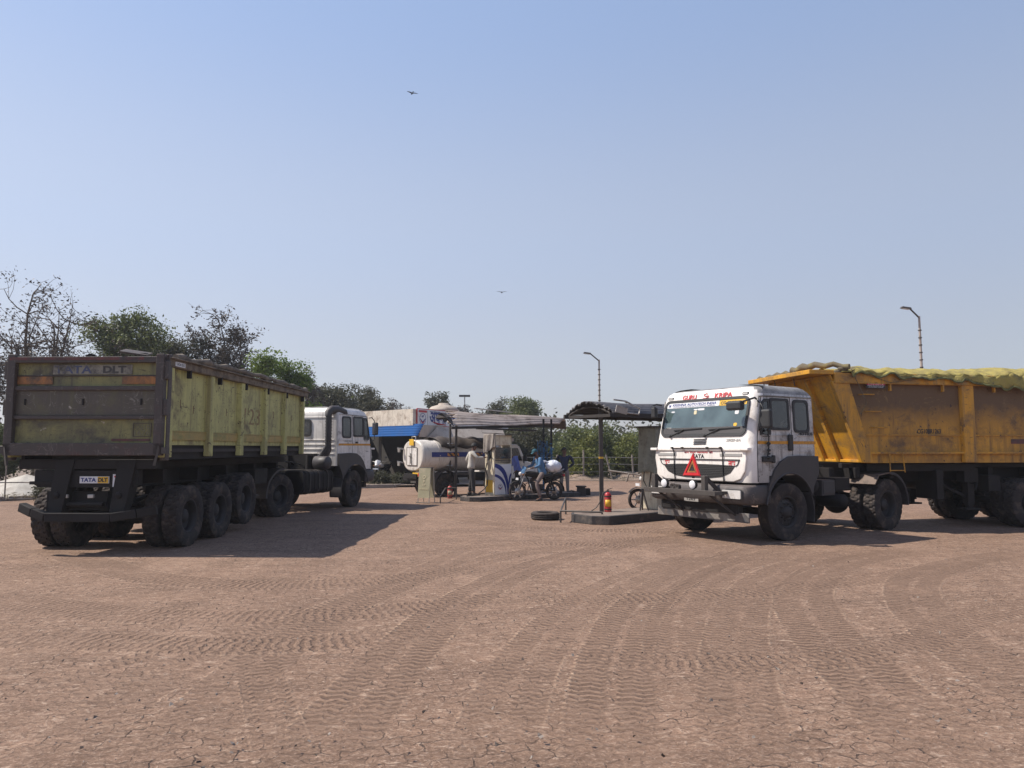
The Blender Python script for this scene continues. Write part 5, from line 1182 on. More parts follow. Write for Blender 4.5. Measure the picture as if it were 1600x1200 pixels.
# ================================================================== VEGETATION
def leaf_mesh(name, cen, size, tint, mat, parent, aspect=0.5, droop=0.0, seed=0):
    r = np.random.RandomState(seed); n = len(cen)
    if n == 0: return None
    d = r.normal(size=(n, 3)); d[:, 2] = d[:, 2] * 0.7 - droop; d /= np.linalg.norm(d, axis=1)[:, None]
    e = np.cross(d, r.normal(size=(n, 3))); e /= np.linalg.norm(e, axis=1)[:, None]
    s = (size * (0.6 + 0.8 * r.rand(n)))[:, None]
    V = np.empty((n, 4, 3)); V[:, 0] = cen - d * s * 0.5; V[:, 1] = cen + e * s * aspect * 0.5; V[:, 2] = cen + d * s * 0.5; V[:, 3] = cen - e * s * aspect * 0.5
    me = bpy.data.meshes.new(name); me.vertices.add(n * 4); me.vertices.foreach_set("co", V.astype('f').ravel())
    me.loops.add(n * 4); me.loops.foreach_set("vertex_index", np.arange(n * 4, dtype='i'))
    me.polygons.add(n); me.polygons.foreach_set("loop_start", np.arange(0, n * 4, 4, dtype='i'))
    me.update(calc_edges=True)
    a = me.attributes.new("tint", 'FLOAT', 'POINT'); a.data.foreach_set("value", np.repeat(tint, 4).astype('f'))
    me.materials.append(mat); me.validate()
    o = bpy.data.objects.new(name, me); C.objects.link(o)
    if parent is not None: o.parent = parent
    return o
def tree(name, label, base, h, wid, leaf, bark, seed, dens=1.0, lsize=0.16, bare=False, trunk_h=0.3, stems=1, group=None, cat="tree", low=False):
    r = np.random.RandomState(seed); t = thing(name, label, cat, base, 0, group)
    tr = 0.035 * h * (0.5 if stems > 1 else 1); g = MB(); tips = []; twigs = []
    th = h * trunk_h; Rx = wid / 2; ch = h - th
    def bez(p0, p1, bend, n=5):
        m = (p0 + p1) / 2 + bend; return [p0 * (1 - q) ** 2 + m * 2 * q * (1 - q) + p1 * q * q for q in np.linspace(0, 1, n)]
    nm = 5 if not bare else 6
    starts = []
    for s_ in range(stems):
        b0 = np.array([r.uniform(-.3, .3) * (stems > 1), r.uniform(-.3, .3) * (stems > 1), -0.1]); tp = np.array([b0[0] * 2.5 + r.uniform(-.2, .2), b0[1] * 2.5 + r.uniform(-.2, .2), th])
        g.tube(bez(b0, tp, r.normal(size=3) * 0.12), list(np.linspace(tr, tr * 0.72, 5)), 8, False); starts.append(tp)
    for i in range(nm * max(1, stems)):
        st = starts[i % len(starts)]
        a = 2 * math.pi * (i + r.rand() * .7) / (nm * max(1, stems)); el = r.uniform(0.35, 0.95)
        rad = r.uniform(0.45, 0.72) * (1.12 if bare else 1); tgt = np.array([math.cos(a) * Rx * rad * (1.15 - el * 0.6), math.sin(a) * Rx * rad * (1.15 - el * 0.6), th + ch * el * (0.8 if not low else 0.62)])
        if i == 0: tgt = np.array([r.uniform(-.15, .15) * Rx, r.uniform(-.15, .15) * Rx, th + ch * 0.82])
        pts = bez(st, tgt, np.array([0, 0, 0.12 * ch]) + r.normal(size=3) * 0.06 * h, 6); g.tube(pts, list(np.linspace(tr * 0.5, tr * 0.06, 6)), 6, False)
        for j in range(7 if not bare else (7 if stems > 2 else 9)):
            q = r.uniform(0.35, 1.0); k = int(q * 5); p = pts[k]
            dv = r.normal(size=3); dv[2] = abs(dv[2]) * 0.7 + 0.1; dv /= np.linalg.norm(dv)
            ln = r.uniform(0.18, 0.42) * (Rx * 0.6 + ch * 0.3); e = p + dv * ln
            lim = math.hypot(e[0], e[1]);
            if lim > Rx: e[:2] *= Rx / lim
            e[2] = min(e[2], h * r.uniform(0.9, 1.0))
            p2 = bez(p, e, r.normal(size=3) * 0.06 * h * 0.4, 4); g.tube(p2, list(np.linspace(tr * 0.17, tr * 0.06, 4)), 4, False); tips.append(e)
            for m_ in range(4 if not bare else (4 if stems > 2 else 6)):
                dv2 = r.normal(size=3); dv2[2] = dv2[2] * 0.7 + (0.35 if bare else 0.15); dv2 /= np.linalg.norm(dv2); e2 = p2[r.randint(1, 4)] + dv2 * ln * r.uniform(0.35, 0.75)
                pm = p2[-1] if m_ % 2 else p2[2]; tw = bez(pm, e2, r.normal(size=3) * 0.02 * h, 4)
                g.tube(tw, list(np.linspace(tr * 0.065, max(0.006, tr * 0.02), 4)), 3, False); twigs.append(e2); twigs.append(tw[2])
    g.build("trunk", bark, t)
    tw = np.array(twigs)
    # leaves hang in tufts of unequal size round the twig ends
    per = int(34 * dens * (0.35 if bare else 1)); 
    cl = r.uniform(0.5, 1.5, len(tw)); keep = r.rand(len(tw)) < (0.92 if not bare else 0.7)
    tw = tw[keep]; cl = cl[keep]
    sp_ = (0.055 * (Rx + ch * 0.5) + 0.12) * (0.45 if bare else 1.0)
    dr = r.normal(size=(len(tw) * per, 3)); dr /= np.linalg.norm(dr, axis=1)[:, None]; dr *= (r.rand(len(dr)) ** 0.45)[:, None] * 1.75
    cen = np.repeat(tw, per, 0) + dr * np.repeat(cl, per)[:, None] * sp_ * np.array([1, 1, 0.72])
    tint = np.clip(np.repeat(r.rand(len(tw)), per) * 0.6 + r.rand(len(cen)) * 0.5 - 0.05, 0, 1)
    ok = cen[:, 2] > 0.02
    leaf_mesh("crown", cen[ok], np.full(ok.sum(), lsize), tint[ok], leaf, t, 0.5 if not bare else 0.42, 0.25, seed)
    return t
def px_tree(name, label, u, vtop, wpx, Yd, *a, **k):
    p = at(u, vtop, Yd); return tree(name, label, (p.x, Yd, 0), p.z, wpx / F * Yd, *a, **k)
GT = "trees beyond the yard"
px_tree("bare_tree", "tall nearly bare tree with dark dry leaves at the left edge behind the green trailer", 86, 398, 225, 33, L_brown, m_bark, 43, dens=0.75, lsize=0.14, bare=True, trunk_h=0.22, stems=3, group=GT)
px_tree("bare_tree", "low nearly bare tree cut by the left edge of the frame", -25, 505, 110, 31, L_brown, m_bark_pale, 12, dens=0.6, lsize=0.13, bare=True, trunk_h=0.3, stems=2, group=GT)
px_tree("feathery_tree", "green feathery tree standing right of the tallest bare tree", 205, 466, 130, 37, L_mid, m_bark, 13, dens=2.4, lsize=0.15, trunk_h=0.3, group=GT)
px_tree("bushy_tree", "dull green round tree above the loose plate of the green trailer", 280, 502, 140, 39, L_dark, m_bark, 14, dens=3.6, lsize=0.14, trunk_h=0.25, group=GT)
px_tree("bushy_tree", "wide dull green tree low between feathery tree and dry-leaved tree", 215, 520, 130, 42, L_mid, m_bark, 34, dens=3.6, lsize=0.15, trunk_h=0.2, group=GT)
px_tree("bare_tree", "sparse dark-leaved tree rising over the middle of the green trailer", 350, 462, 130, 40, L_brown, m_bark, 15, dens=0.6, lsize=0.17, bare=True, trunk_h=0.35, stems=2, group=GT)
px_tree("leafy_tree", "bright green dense tree behind the front half of the green trailer", 400, 525, 140, 35, L_green, m_bark, 16, dens=5.0, lsize=0.14, trunk_h=0.2, group=GT)
px_tree("leafy_tree", "low dark green tree at the front end of the green trailer", 448, 560, 90, 37, L_green, m_bark, 17, dens=4.4, lsize=0.14, trunk_h=0.2, group=GT)
px_tree("bare_tree", "thin twiggy tree between dense green tree and grey-green tree", 480, 560, 70, 48, L_brown, m_bark, 18, dens=0.9, lsize=0.16, bare=True, group=GT)
px_tree("bushy_tree", "grey-green flat-topped tree behind the cab with the snorkel", 530, 584, 140, 52, L_dark, m_bark, 19, dens=3.0, lsize=0.16, trunk_h=0.3, group=GT)
px_tree("bushy_tree", "grey-green tree showing left of the pale parapet", 572, 600, 90, 55, L_dark, m_bark, 20, dens=3.0, lsize=0.16, trunk_h=0.3, group=GT)
px_tree("bare_tree", "small leafless tree over the middle of the pale parapet", 622, 612, 80, 60, L_brown, m_bark_pale, 21, dens=0.6, lsize=0.17, bare=True, group=GT)
px_tree("bare_tree", "half-bare grey tree behind the dome on the building roof", 690, 604, 90, 58, L_dark, m_bark, 22, dens=1.8, lsize=0.2, bare=True, group=GT)
px_tree("bare_tree", "faint twiggy tree behind the far thin lamp post", 728, 622, 70, 66, L_brown, m_bark_pale, 23, dens=0.8, lsize=0.2, bare=True, group=GT)
px_tree("bushy_tree", "grey-brown tree above the left half of the torn canopy", 778, 616, 80, 64, L_dark, m_bark, 24, dens=2.2, lsize=0.17, trunk_h=0.3, group=GT)
px_tree("bushy_tree", "olive round-headed tree above the right half of the torn canopy", 820, 612, 80, 60, L_mid, m_bark, 25, dens=3.0, lsize=0.16, trunk_h=0.3, group=GT)
GB = "bushes along the far fence"
hb = [(-28, 596, 80, 36, L_yel, "yellow-green bush at the left edge beside the green trailer"), (0, 650, 70, 34, L_mid, "dull green bush behind the pale heap at the left"), (105, 690, 120, 34, L_dark, "dark bush seen under the tailgate of the green trailer"),
      (470, 650, 120, 44, L_dark, "dark bush hidden behind the cab with the snorkel"),
      (800, 668, 110, 47, L_dark, "grey-green bush behind the fuel dispenser"), (838, 662, 90, 44, L_dark, "grey-green bush behind the blue lattice posts"), (872, 664, 80, 46, L_mid, "pale dusty bush behind the standing man"),
      (905, 652, 80, 42, L_mid, "dusty green bush left of the steel canopy post"), (920, 676, 60, 40, L_yel, "bright yellow-green bush in front of the far hedge"), (948, 655, 80, 43, L_mid, "tall leafy bush right of the steel canopy post"),
      (985, 672, 70, 42, L_yel, "loose yellow-green bush above the slanting bamboo pole"), (1012, 660, 80, 44, L_mid, "dusty green bush beside the cloth-covered dispenser"), (1050, 668, 90, 46, L_dark, "dark bush hidden behind the white nose of the right-hand truck"),
      (1130, 672, 130, 48, L_mid, "green bush hidden behind the windscreen of the right-hand truck"), (1240, 676, 150, 50, L_mid, "green bush behind the rear of the right-hand cab"), (1345, 680, 130, 47, L_yel, "green bush glimpsed over the mudguard of the orange truck"), (1430, 684, 120, 45, L_mid, "green bush glimpsed under the orange trailer beside its landing leg"),
      (1540, 676, 150, 49, L_mid, "green bush glimpsed between wheels of the orange trailer"), (1650, 670, 150, 50, L_dark, "dark bush beyond the right edge behind the orange trailer")]
for i, (u, vt, w_, Yd, lf, lb) in enumerate(hb):
    px_tree("bush", lb, u, vt, w_, Yd, lf, m_bark, 60 + i, dens=1.8, lsize=0.12 if Yd < 36 else 0.14, trunk_h=0.04, stems=3, group=GB, cat="bush", low=True)
for i, (u, vt, w_, Yd, lf, lb) in enumerate([(908, 728, 24, 39.6, L_yel, "small bright sapling beside the fence post behind the bins"), (598, 738, 30, 33.5, L_dark, "low dry shrub before the shop under the blue awning"), (626, 742, 26, 32.5, L_dark, "dry weed clump behind the tanker truck"), (575, 744, 30, 34.0, L_dark, "dry weed clump near the parked motorcycle"),
                                       (75, 752, 40, 23.6, L_dark, "dry plant right of the pale heap")]):
    px_tree("shrub", lb, u, vt, w_, Yd, lf, m_bark, 90 + i, dens=0.5, lsize=0.09, trunk_h=0.05, stems=3, cat="shrub", low=True)
def woodland(name, label, pts, h, n, seed, lf, ls):
    r = np.random.RandomState(seed); P = np.array(pts, float); cen = []
    seg = np.linalg.norm(P[1:] - P[:-1], axis=1); cum = np.concatenate([[0], np.cumsum(seg)])
    nc = int(cum[-1] / 2.2); 
    for k in range(nc):
        q = r.uniform(0, cum[-1]); x = np.interp(q, cum, P[:, 0]); y = np.interp(q, cum, P[:, 1]) + r.uniform(-2, 5)
        hh = h * r.uniform(0.6, 1.05); m_ = int(n / nc); c = r.normal(size=(m_, 3)) * np.array([1.6, 1.6, hh * 0.26]) + np.array([x, y, hh * 0.52]); cen.append(c)
    cen = np.concatenate(cen); cen = cen[cen[:, 2] > 0.05]
    o = leaf_mesh(name, cen, np.full(len(cen), ls), np.clip(np.repeat(r.rand(len(cen) // 40 + 1), 40)[:len(cen)] * .6 + r.rand(len(cen)) * .5, 0, 1), lf, None, 0.6, 0, seed)
    tag(o, label, "woodland", kind="stuff")
woodland("far_woodland", "far mass of grey-green trees closing the view beyond the yard", [(-110, 60), (-50, 66), (-10, 74), (30, 70), (70, 62), (120, 50)], 5.0, 34000, 3, L_dark, 0.5)
woodland("field_scrub", "scrub on the far side of the road behind the green trailer", [(-60, 30), (-34, 34), (-20, 40), (-12, 46)], 3.6, 15000, 4, L_mid, 0.28)
def blades(name, label, xy, hgt, n, seed, mat):
    r = np.random.RandomState(seed); k = r.randint(0, len(xy), n); P = np.array(xy, float)[k]; c = np.stack([P[:, 0] + r.normal(size=n) * P[:, 2], P[:, 1] + r.normal(size=n) * P[:, 3], np.full(n, 0.08) + r.rand(n) * hgt], 1)
    o = leaf_mesh(name, c, np.full(n, 0.16), r.rand(n), mat, None, 0.12, 0, seed); tag(o, label, "dry grass", kind="stuff")
blades("dry_grass", "dry grass and weeds along the foot of the far fence and kerbs", [(x, 39.2, 1.2, 0.8) for x in range(2, 42, 2)] + [(-6, 33.5, 1.5, 0.6), (-9, 32, 1.5, 0.8), (-4, 35, 1, 1)] + [(x, 23.8, 2, 0.5) for x in range(-30, -14, 3)], 0.14, 9000, 8, L_dry)

# ================================================================== SHOP BUILDING
m_roofsheet = m_greymetal
sb = thing("shop_building", "low roadside building with stained pale parapet, blue awning and a dark open front", "building", (0, 0, 0))
cor = at(650, 640, 33.0)         # nearest corner of the parapet
lft = at(470, 650, 39.5)
g = MB(); a = Vector((cor.x, 33.0, 0)); b = Vector((lft.x, 39.5, 0)); a0, b0 = Vector((a.x, a.y, 0)), b
def wallseg(g, p, q, z0, z1, t=0.15):
    d = (q - p).normalized(); n = Vector((-d.y, d.x, 0)) * t
    vs = [Vector((v.x, v.y, z)) for z in (z0, z1) for v in (p, q, q + n, p + n)]
    g.add(vs, [(3, 2, 1, 0), (4, 5, 6, 7), (0, 1, 5, 4), (1, 2, 6, 5), (2, 3, 7, 6), (3, 0, 4, 7)])
r_end = Vector((at(793, 650, 41).x, 41.0, 0))
g = MB(); wallseg(g, b, a, 2.72, 3.46, -0.18); g.build("parapet", m_plaster, sb)
g = MB(); g.add([(a.x, a.y + .05, 3.40), (b.x, b.y + .1, 3.40), (b.x + 8, b.y + 12, 3.40), (r_end.x, r_end.y, 3.40)], [(0, 3, 2, 1)]); g.build("roof", m_concrete, sb, solid=0.1)
inn = Vector((0.9, 1.6, 0))
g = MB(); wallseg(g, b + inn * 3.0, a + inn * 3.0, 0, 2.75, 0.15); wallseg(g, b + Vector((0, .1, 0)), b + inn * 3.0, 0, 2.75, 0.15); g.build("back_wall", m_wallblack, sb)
for q in (0.02, 0.36, 0.68, 0.985):
    g = MB(); p = b.lerp(a, q) + inn * 0.25; g.box((p.x, p.y, 1.38), (0.13, 0.13, 2.72)); g.build("column", m_steel, sb)
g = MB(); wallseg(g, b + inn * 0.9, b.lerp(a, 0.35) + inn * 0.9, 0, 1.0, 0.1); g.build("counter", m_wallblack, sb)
# corrugated blue awning hanging from the parapet foot
def corr(p0, p1, q0, q1, n, amp, mat, name, parent, ribs_along=True, solid=0.006, extra=None):
    """corrugated sheet: p0-p1 one long edge, q0-q1 the other; waves run across the p edge"""
    p0, p1, q0, q1 = map(Vector, (p0, p1, q0, q1)); nn = (p1 - p0).cross(q0 - p0).normalized()
    def fn(u, v):
        P = (p0.lerp(p1, u)).lerp(q0.lerp(q1, u), v); ph = (v if ribs_along else u) * n * 2 * math.pi
        return P + nn * amp * math.sin(ph) + (extra(u, v) if extra else Vector())
    g = MB(); g.grid(fn, (24 if ribs_along else n * 8), (n * 8 if ribs_along else 4)); return g.build(name, mat, parent, solid=solid)
dv = (a - b).normalized(); nv = Vector((dv.y, -dv.x, 0))
aw = thing("awning", "blue corrugated metal awning under the pale parapet", "awning", (0, 0, 0))
p0 = b + nv * 0.12 + Z * 2.78; p1 = a - dv * 0.2 + nv * 0.12 + Z * 2.78
p1b = a + dv * 0.25
c0 = corr(p0, p1 + dv * 0.9, p0 + nv * 0.35 - Z * 0.55, p1 + dv * 0.9 + nv * 0.35 - Z * 0.55, 5, 0.009, m_blue, "awning_sheet", aw)
g = MB(); wallseg(g, a + dv * 0.1 + Vector((0.1, 0.1, 0)), a + dv * 0.1 + Vector((1.0, 1.6, 0)), 2.2, 2.75, 0.1); g.build("valance", m_wall, aw)
# fascia sign along the right-hand face
fs = thing("fascia_sign", "white sign board with dark red border beside the awning, half behind the torn canopy", "sign", (0, 0, 0))
fd = (r_end - a).normalized(); fn_ = Vector((fd.y, -fd.x, 0)); O = a + fn_ * 0.06 + Z * 3.10; Lf = (r_end - a).length
g = MB(); g.plate(a + fn_ * 0.02 + fd * Lf / 2 + Z * 3.10, fd, Z, rrect(Lf, 0.80, 0.01, 1), 0.04); g.build("sign_board", m_signred, fs)
g = MB(); g.plate(a + fn_ * 0.064 + fd * Lf / 2 + Z * 3.10, fd, Z, rrect(Lf - 0.08, 0.72, 0.01, 1), 0.006); g.build("sign_face", m_signwhite, fs)
O = a + fn_ * 0.075 + Z * 3.10
g = MB(); g.plate(O + fd * 0.44 + Z * 0.27, fd, Z, rrect(0.66, 0.10, 0.005, 1), 0.005); g.build("sign_band", m_signred, fs)
def oil_logo(O, U, V, r, parent):
    e = thing  # round company emblem: ring, letters and stacked chevrons
    g = MB(); ro = [(r * math.cos(2 * math.pi * k / 28), r * math.sin(2 * math.pi * k / 28)) for k in range(28)]
    frame_ring(g, O, U, V, ro, [(a * 0.92, b * 0.92) for a, b in ro], 0.004); o = g.build("emblem_ring", m_navy, parent)
    text("HP", Vector(O) + Vector(V) * r * 0.42, U, V, r * 0.62, r * 0.40, m_navy, o, bold=0.04)
    for k, (yy, m_) in enumerate(((0.0, m_navy), (-0.34, m_signred))):
        g = MB(); w = r * (0.80 - 0.22 * k); y0 = r * (0.10 + yy); t = r * 0.24
        g.plate(Vector(O), U, V, [(-w, y0), (0, y0 - w * 0.72), (w, y0), (w, y0 - t), (0, y0 - w * 0.72 - t), (-w, y0 - t)][::-1], 0.004); g.build("chevron", m_, o)
oil_logo(O + fd * 0.44 - Z * 0.07, fd, Z, 0.26, fs)
g = MB(); g.plate(O + fd * 0.84, fd, Z, rrect(0.02, 0.7, 0.001, 1), 0.005); g.build("sign_divider", m_greytext, fs)
text("अपना घर", O + fd * 2.15 + Z * 0.0, fd, Z, 2.3, 0.55, m_navy, fs, bold=0.03)
text("APNA GHAR", O + fd * 5.0 + Z * 0.0, fd, Z, 2.0, 0.30, m_navy, fs, bold=0.03)
g = MB(); g.tube([O + fd * 1.25 - Z * 0.18 + fn_ * 0.01, O + fd * 1.7 - Z * 0.27 + fn_ * 0.01, O + fd * 2.4 - Z * 0.30 + fn_ * 0.01], [0.015, 0.045, 0.015], 6); g.build("sign_swoosh", m_signred, fs)
text("SERVICES FOR TRUCK CREWS", O + fd * 1.45 + Z * 0.29, fd, Z, 0.9, 0.05, m_navy, fs)
# wall and gabled lean-to behind the tanker
ap = thing("annex", "whitewashed annex with gabled roof showing under the torn canopy behind the tanker", "building", (0, 0, 0))
q0 = a + Vector((0.6, 1.0, 0)); q1 = r_end + Vector((-0.5, 1.0, 0))
g = MB(); wallseg(g, q1, q0, 0, 2.2, -0.12); g.build("wall", m_wall, ap)
gp = at(683, 668, 34.2); g = MB(); gx = gp.x
g.add([(gx - 0.5, 33.2, 1.95), (gx + 0.05, 33.9, 2.66), (gx + 0.75, 33.6, 1.95), (gx + 3.0, 36.2, 2.66), (gx + 3.3, 35.6, 1.95), (gx - 0.7, 34.6, 1.95)], [(0, 2, 1), (2, 4, 3, 1), (5, 0, 1)]); g.build("roof", m_wall, ap, solid=0.05)
g = MB(); g.box((gx + 2.3, 35.0, 2.1), (3.4, 0.08, 0.16), Euler((0, 0, R(42))).to_matrix()); g.build("gutter", m_concrete, ap)
# ribbed water tank on the roof
g = MB(); pc = at(693, 640, 37)
g.lathe([(0.0, 3.98), (0.25, 3.96), (0.28, 3.88), (0.62, 3.78), (0.75, 3.66), (0.78, 3.58), (0.74, 3.54), (0.78, 3.50), (0.74, 3.45), (0.78, 3.42)], 24, 'Z', c=(pc.x, 37, 0)); tag(g.build("water_tank", m_wall), "pale ribbed water tank dome on the building roof", "water tank")
# floodlight masts and street lamps
def lamp(name, label, base, h, arm, rz, mat=m_silver, r=0.068):
    t = thing(name, label, "street lamp", base, rz, "street lamps")
    g = MB(); g.tube([(0, 0, 0), (0, 0, h * 0.5), (0, 0, h)], [r * 1.35, r, r * 0.75], 10); g.lathe([(r * 2.6, 0.0), (r * 2.6, 0.04), (r * 1.5, 0.06)], 10, 'Z'); g.build("pole", m_greymetal, t)
    g = MB(); g.tube([(0.02, 0, h - 0.10), (-arm, 0, h + 0.36)], r * 0.6, 7); g.build("arm", m_steel, t)
    g = MB(); g.box((-arm - 0.22, 0, h + 0.42), (0.52, 0.24, 0.09), Euler((0, R(8), 0)).to_matrix(), 0.8); hd = g.build("lamp_head", m_steel, t, bevel=0.02)
    g = MB(); g.box((-arm - 0.24, 0, h + 0.365), (0.36, 0.17, 0.02), Euler((0, R(8), 0)).to_matrix()); g.build("lens", m_lens, hd)
    for k in range(9): g = MB(); g.lathe([(r * 1.1, 0), (r * 1.3, 0.01), (r * 1.3, 0.05), (r * 1.1, 0.06)], 8, 'Z', c=(0, 0, h * 0.55 + k * h * 0.045)); g.build("clamp", m_steel, t)
    return t
p = at(936, 562, 46); lamp("street_lamp", "grey street lamp rising behind the right-hand canopy post, arm to the left", (p.x, 46, 0), p.z, 0.52, 0)
p = at(1436, 494, 36); lamp("street_lamp", "grey street lamp rising above the orange trailer's tarpaulin", (p.x, 36, 0), p.z, 0.42, 0)
p = at(726, 620, 80); t = thing("camera_mast", "thin far mast with a small crosshead above the building roof", "mast", (p.x, 80, 0)); g = MB(); g.tube([(0, 0, 0), (0, 0, p.z)], 0.07, 6); g.build("pole", m_silver, t); g = MB(); g.box((0, 0, p.z + 0.1), (1.2, 0.3, 0.22)); g.build("lamp_head", m_steel, t)

# ================================================================== FENCES, HEAP, POLES
fc = thing("wire_fence", "wire fence on thin leaning posts along the far edge of the yard", "fence", (0, 0, 0))
fx_ = [(800, 752), (838, 752), (872, 752), (912, 753), (957, 752), (990, 752), (1045, 753), (1100, 753), (1180, 753), (1260, 753), (1340, 753), (1430, 753), (1520, 753), (1600, 753)]
fpts = []
for i, (u, v) in enumerate(fx_):
    p = at(u, v, 38.6); lean = (0.0, 0.05, -0.03, 0.0, -0.25, -0.05, 0.1)[i % 7]; h_ = 1.35 + 0.25 * ((i * 7) % 3 == 0)
    g = MB(); g.tube([(p.x, 38.6, 0), (p.x + lean * h_, 38.6, h_)], 0.045, 7); g.build("post", m_postwood, fc); fpts.append((p.x, lean))
for k, zz in enumerate((0.45, 0.85, 1.2)):
    g = MB(); g.tube([(x + l_ * zz, 38.57, zz + 0.02 * math.sin(i * 2.0)) for i, (x, l_) in enumerate(fpts)], 0.010, 4); g.build("wire", m_silver, fc)
g = MB(); p = at(950, 735, 37.6); q = at(1004, 743, 37.2); g.tube([p, q], 0.045, 7); bp_ = g.build("bamboo_pole", m_postwood); tag(bp_, "pale bamboo barrier pole slanting above the far bank", "pole")
st = thing("trestle", "small pale trestle frame under the slanting bamboo pole", "trestle", (at(992, 752, 36.8).x, 36.8, 0)); g = MB()
for a_, b_ in (((-0.45, 0, 0), (-0.3, 0, 0.42)), ((0.45, 0, 0), (0.3, 0, 0.42)), ((-0.3, 0, 0.42), (0.3, 0, 0.42)), ((-0.3, 0.5, 0), (-0.3, 0, 0.42)), ((0.3, 0.5, 0), (0.3, 0, 0.42))): g.tube([a_, b_], 0.03, 6)
g.build("frame", m_postwood, st)
# pale heap with its low railing, left
hp = MB(); hc = Vector((at(40, 775, 26.5).x, 26.5, 0)); top = at(54, 741, 26.5).z
def heap(u, v):
    a = u * 2 * math.pi; k = 1 + 0.10 * math.sin(a * 4 + 1) + 0.05 * math.sin(a * 9); r = (1 - v)
    return hc + Vector((math.cos(a) * 2.3 * k * r, math.sin(a) * 1.9 * k * r, 0.0)) + Z * (top * (v ** 0.92) + 0.04 * math.sin(a * 7) * r)
hp.grid(heap, 40, 12, smooth=False); tag(hp.build("covered_heap", m_salt), "pale pointed heap under a folded sheet behind the railing at the left", "heap")
rl = thing("low_railing", "low wire railing on posts before the pale heap at the left", "fence", (0, 0, 0))
for i, u in enumerate((-60, -8, 7, 62, 96)):
    p = at(u, 778, 23.6); g = MB(); g.tube([(p.x, 23.6, 0), (p.x, 23.6, 1.35 if i in (1, 2) else 0.62)], 0.022, 7); g.build("post", m_postwood, rl)
g = MB(); xa, xb = at(-60, 0, 23.6).x, at(96, 0, 23.6).x
g.tube([(xa, 23.6, 0.58), (xb, 23.6, 0.60)], 0.02, 6); g.build("rail", m_postwood, rl)
g = MB(); g.tube([(xa, 23.6, 0.08), (xb, 23.6, 0.08)], 0.02, 6); g.build("lower_rail", m_postwood, rl)
g = MB(); g.tube([(xa, 30, 1.5), (xb + 5, 31, 0.95)], 0.03, 6); tag(g.build("water_pipe", m_silver), "thin pale pipe running behind the heap at the left", "pipe")

# ================================================================== FUEL ISLANDS, CANOPIES, PUMPS
AX = Vector((math.cos(R(38)), math.sin(R(38)), 0)); NX_ = Vector((math.sin(R(38)), -math.cos(R(38)), 0)); RZ = R(38)
def island(name, label, O, L, W, h):
    t = thing(name, label, "kerb island", O, RZ, "fuel pump islands")
    pl = [(0.25, -W / 2), (L, -W / 2), (L, W / 2), (0.25, W / 2), (0, W / 4), (0, -W / 4)]
    g = MB(); g.prism(pl, 0, h, 'Z'); g.build("kerb_body", m_islandside, t, bevel=0.02)
    g = MB(); g.prism([(a * 0.985 + 0.03, b * 0.9) for a, b in pl], h, h + 0.004, 'Z'); g.build("floor_slab", m_islandtop, t)
    return t
I1 = Vector((-0.45, 24.35, 0)) - AX * 1.35
island("pump_island", "low black-edged island under the fuel dispenser between the two trucks", I1, 4.6, 1.05, 0.15)
I2 = Vector((1.62, 16.72, 0))
island("pump_island", "low black-edged island with the steel canopy post beside the white cab", I2 - AX * 0.1 + NX_ * 0.05, 5.6, 1.25, 0.20)

# --- torn canopy over the far island
cn = thing("canopy", "rusty corrugated canopy with torn left end over the fuel dispenser", "canopy", (0, 0, 0), 0, "corrugated pump canopies")
def sheet(corners, n, amp, name, mat, parent, arch=0.0, ragged=0.0, seed=0, along_u=True, nu=60):
    A, B, Cc, D = [Vector(c) for c in corners]         # A-B lower edge, D-C upper edge
    nn = (B - A).cross(D - A).normalized()
    if nn.z < 0: nn = -nn
    r = random.Random(seed); off = [r.uniform(0, ragged) for _ in range(n * 6 + 1)]
    def fn(u, v):
        k = int(v * n * 6); uu = u
        if ragged: uu = off[min(k, n * 6)] / max(0.1, (B - A).length) * (1 - u) + u * 1.0
        P = A.lerp(B, uu).lerp(D.lerp(Cc, uu), v)
        sag = 0.05 * math.sin(uu * 9 + v * 2) * (0.5 if ragged else 0.3)
        return P + nn * (amp * math.sin(v * n * 2 * math.pi) + arch * math.sin(math.pi * v) + sag)
    g = MB(); g.grid(fn, nu, n * 6); return g.build(name, mat, parent, solid=0.008)
A_, B_, C_, D_ = at(700, 666, 24.4), at(874, 663, 26.8), at(884, 656, 28.0), at(690, 642, 26.2)
sheet((A_, B_, C_, D_), 7, 0.035, "roof_sheet", m_greymetal, cn, 0.12, 0.5, 3)
E_, F2 = at(884, 656, 28.0) + Vector((0.1, 1.2, -0.35)), D_ + Vector((0.2, 1.4, -0.3))
sheet((F2, E_, C_, D_), 6, 0.035, "rear_roof_sheet", m_darksheet, cn, 0.05, 0.5, 9)
g = MB(); fp_ = [(680, 653), (684, 648), (690, 645), (697, 646), (703, 651), (707, 658), (709, 666), (704, 661), (699, 657), (695, 661), (691, 655), (686, 656)]
vs = [at(u, v, 24.55 + 0.12 * math.sin(u * 1.3)) for u, v in fp_]; n_ = len(vs); cc_ = sum(vs, Vector()) / n_ + Vector((0.05, -0.1, 0.05))
g.add(vs + [cc_], [(k, (k + 1) % n_, n_) for k in range(n_)]); g.build("torn_flap", m_black_dusty, cn, solid=0.01)
g = MB(); g.bar(A_ + Vector((0.1, 0.1, -0.05)), B_ + Vector((-0.2, 0.1, -0.05)), 0.07, 0.09); g.bar(at(745, 668, 25.4) - Z * 0.03, at(836, 672, 25.8) - Z * 0.02, 0.5, 0.05); g.build("purlin", m_black_dusty, cn)
g = MB(); g.bar(D_ + Z * 0.07 + Vector((1.2, 0, 0.02)), D_.lerp(C_, 0.55) + Z * 0.13, 0.12, 0.03); g.build("ridge_strip", m_silver, cn)
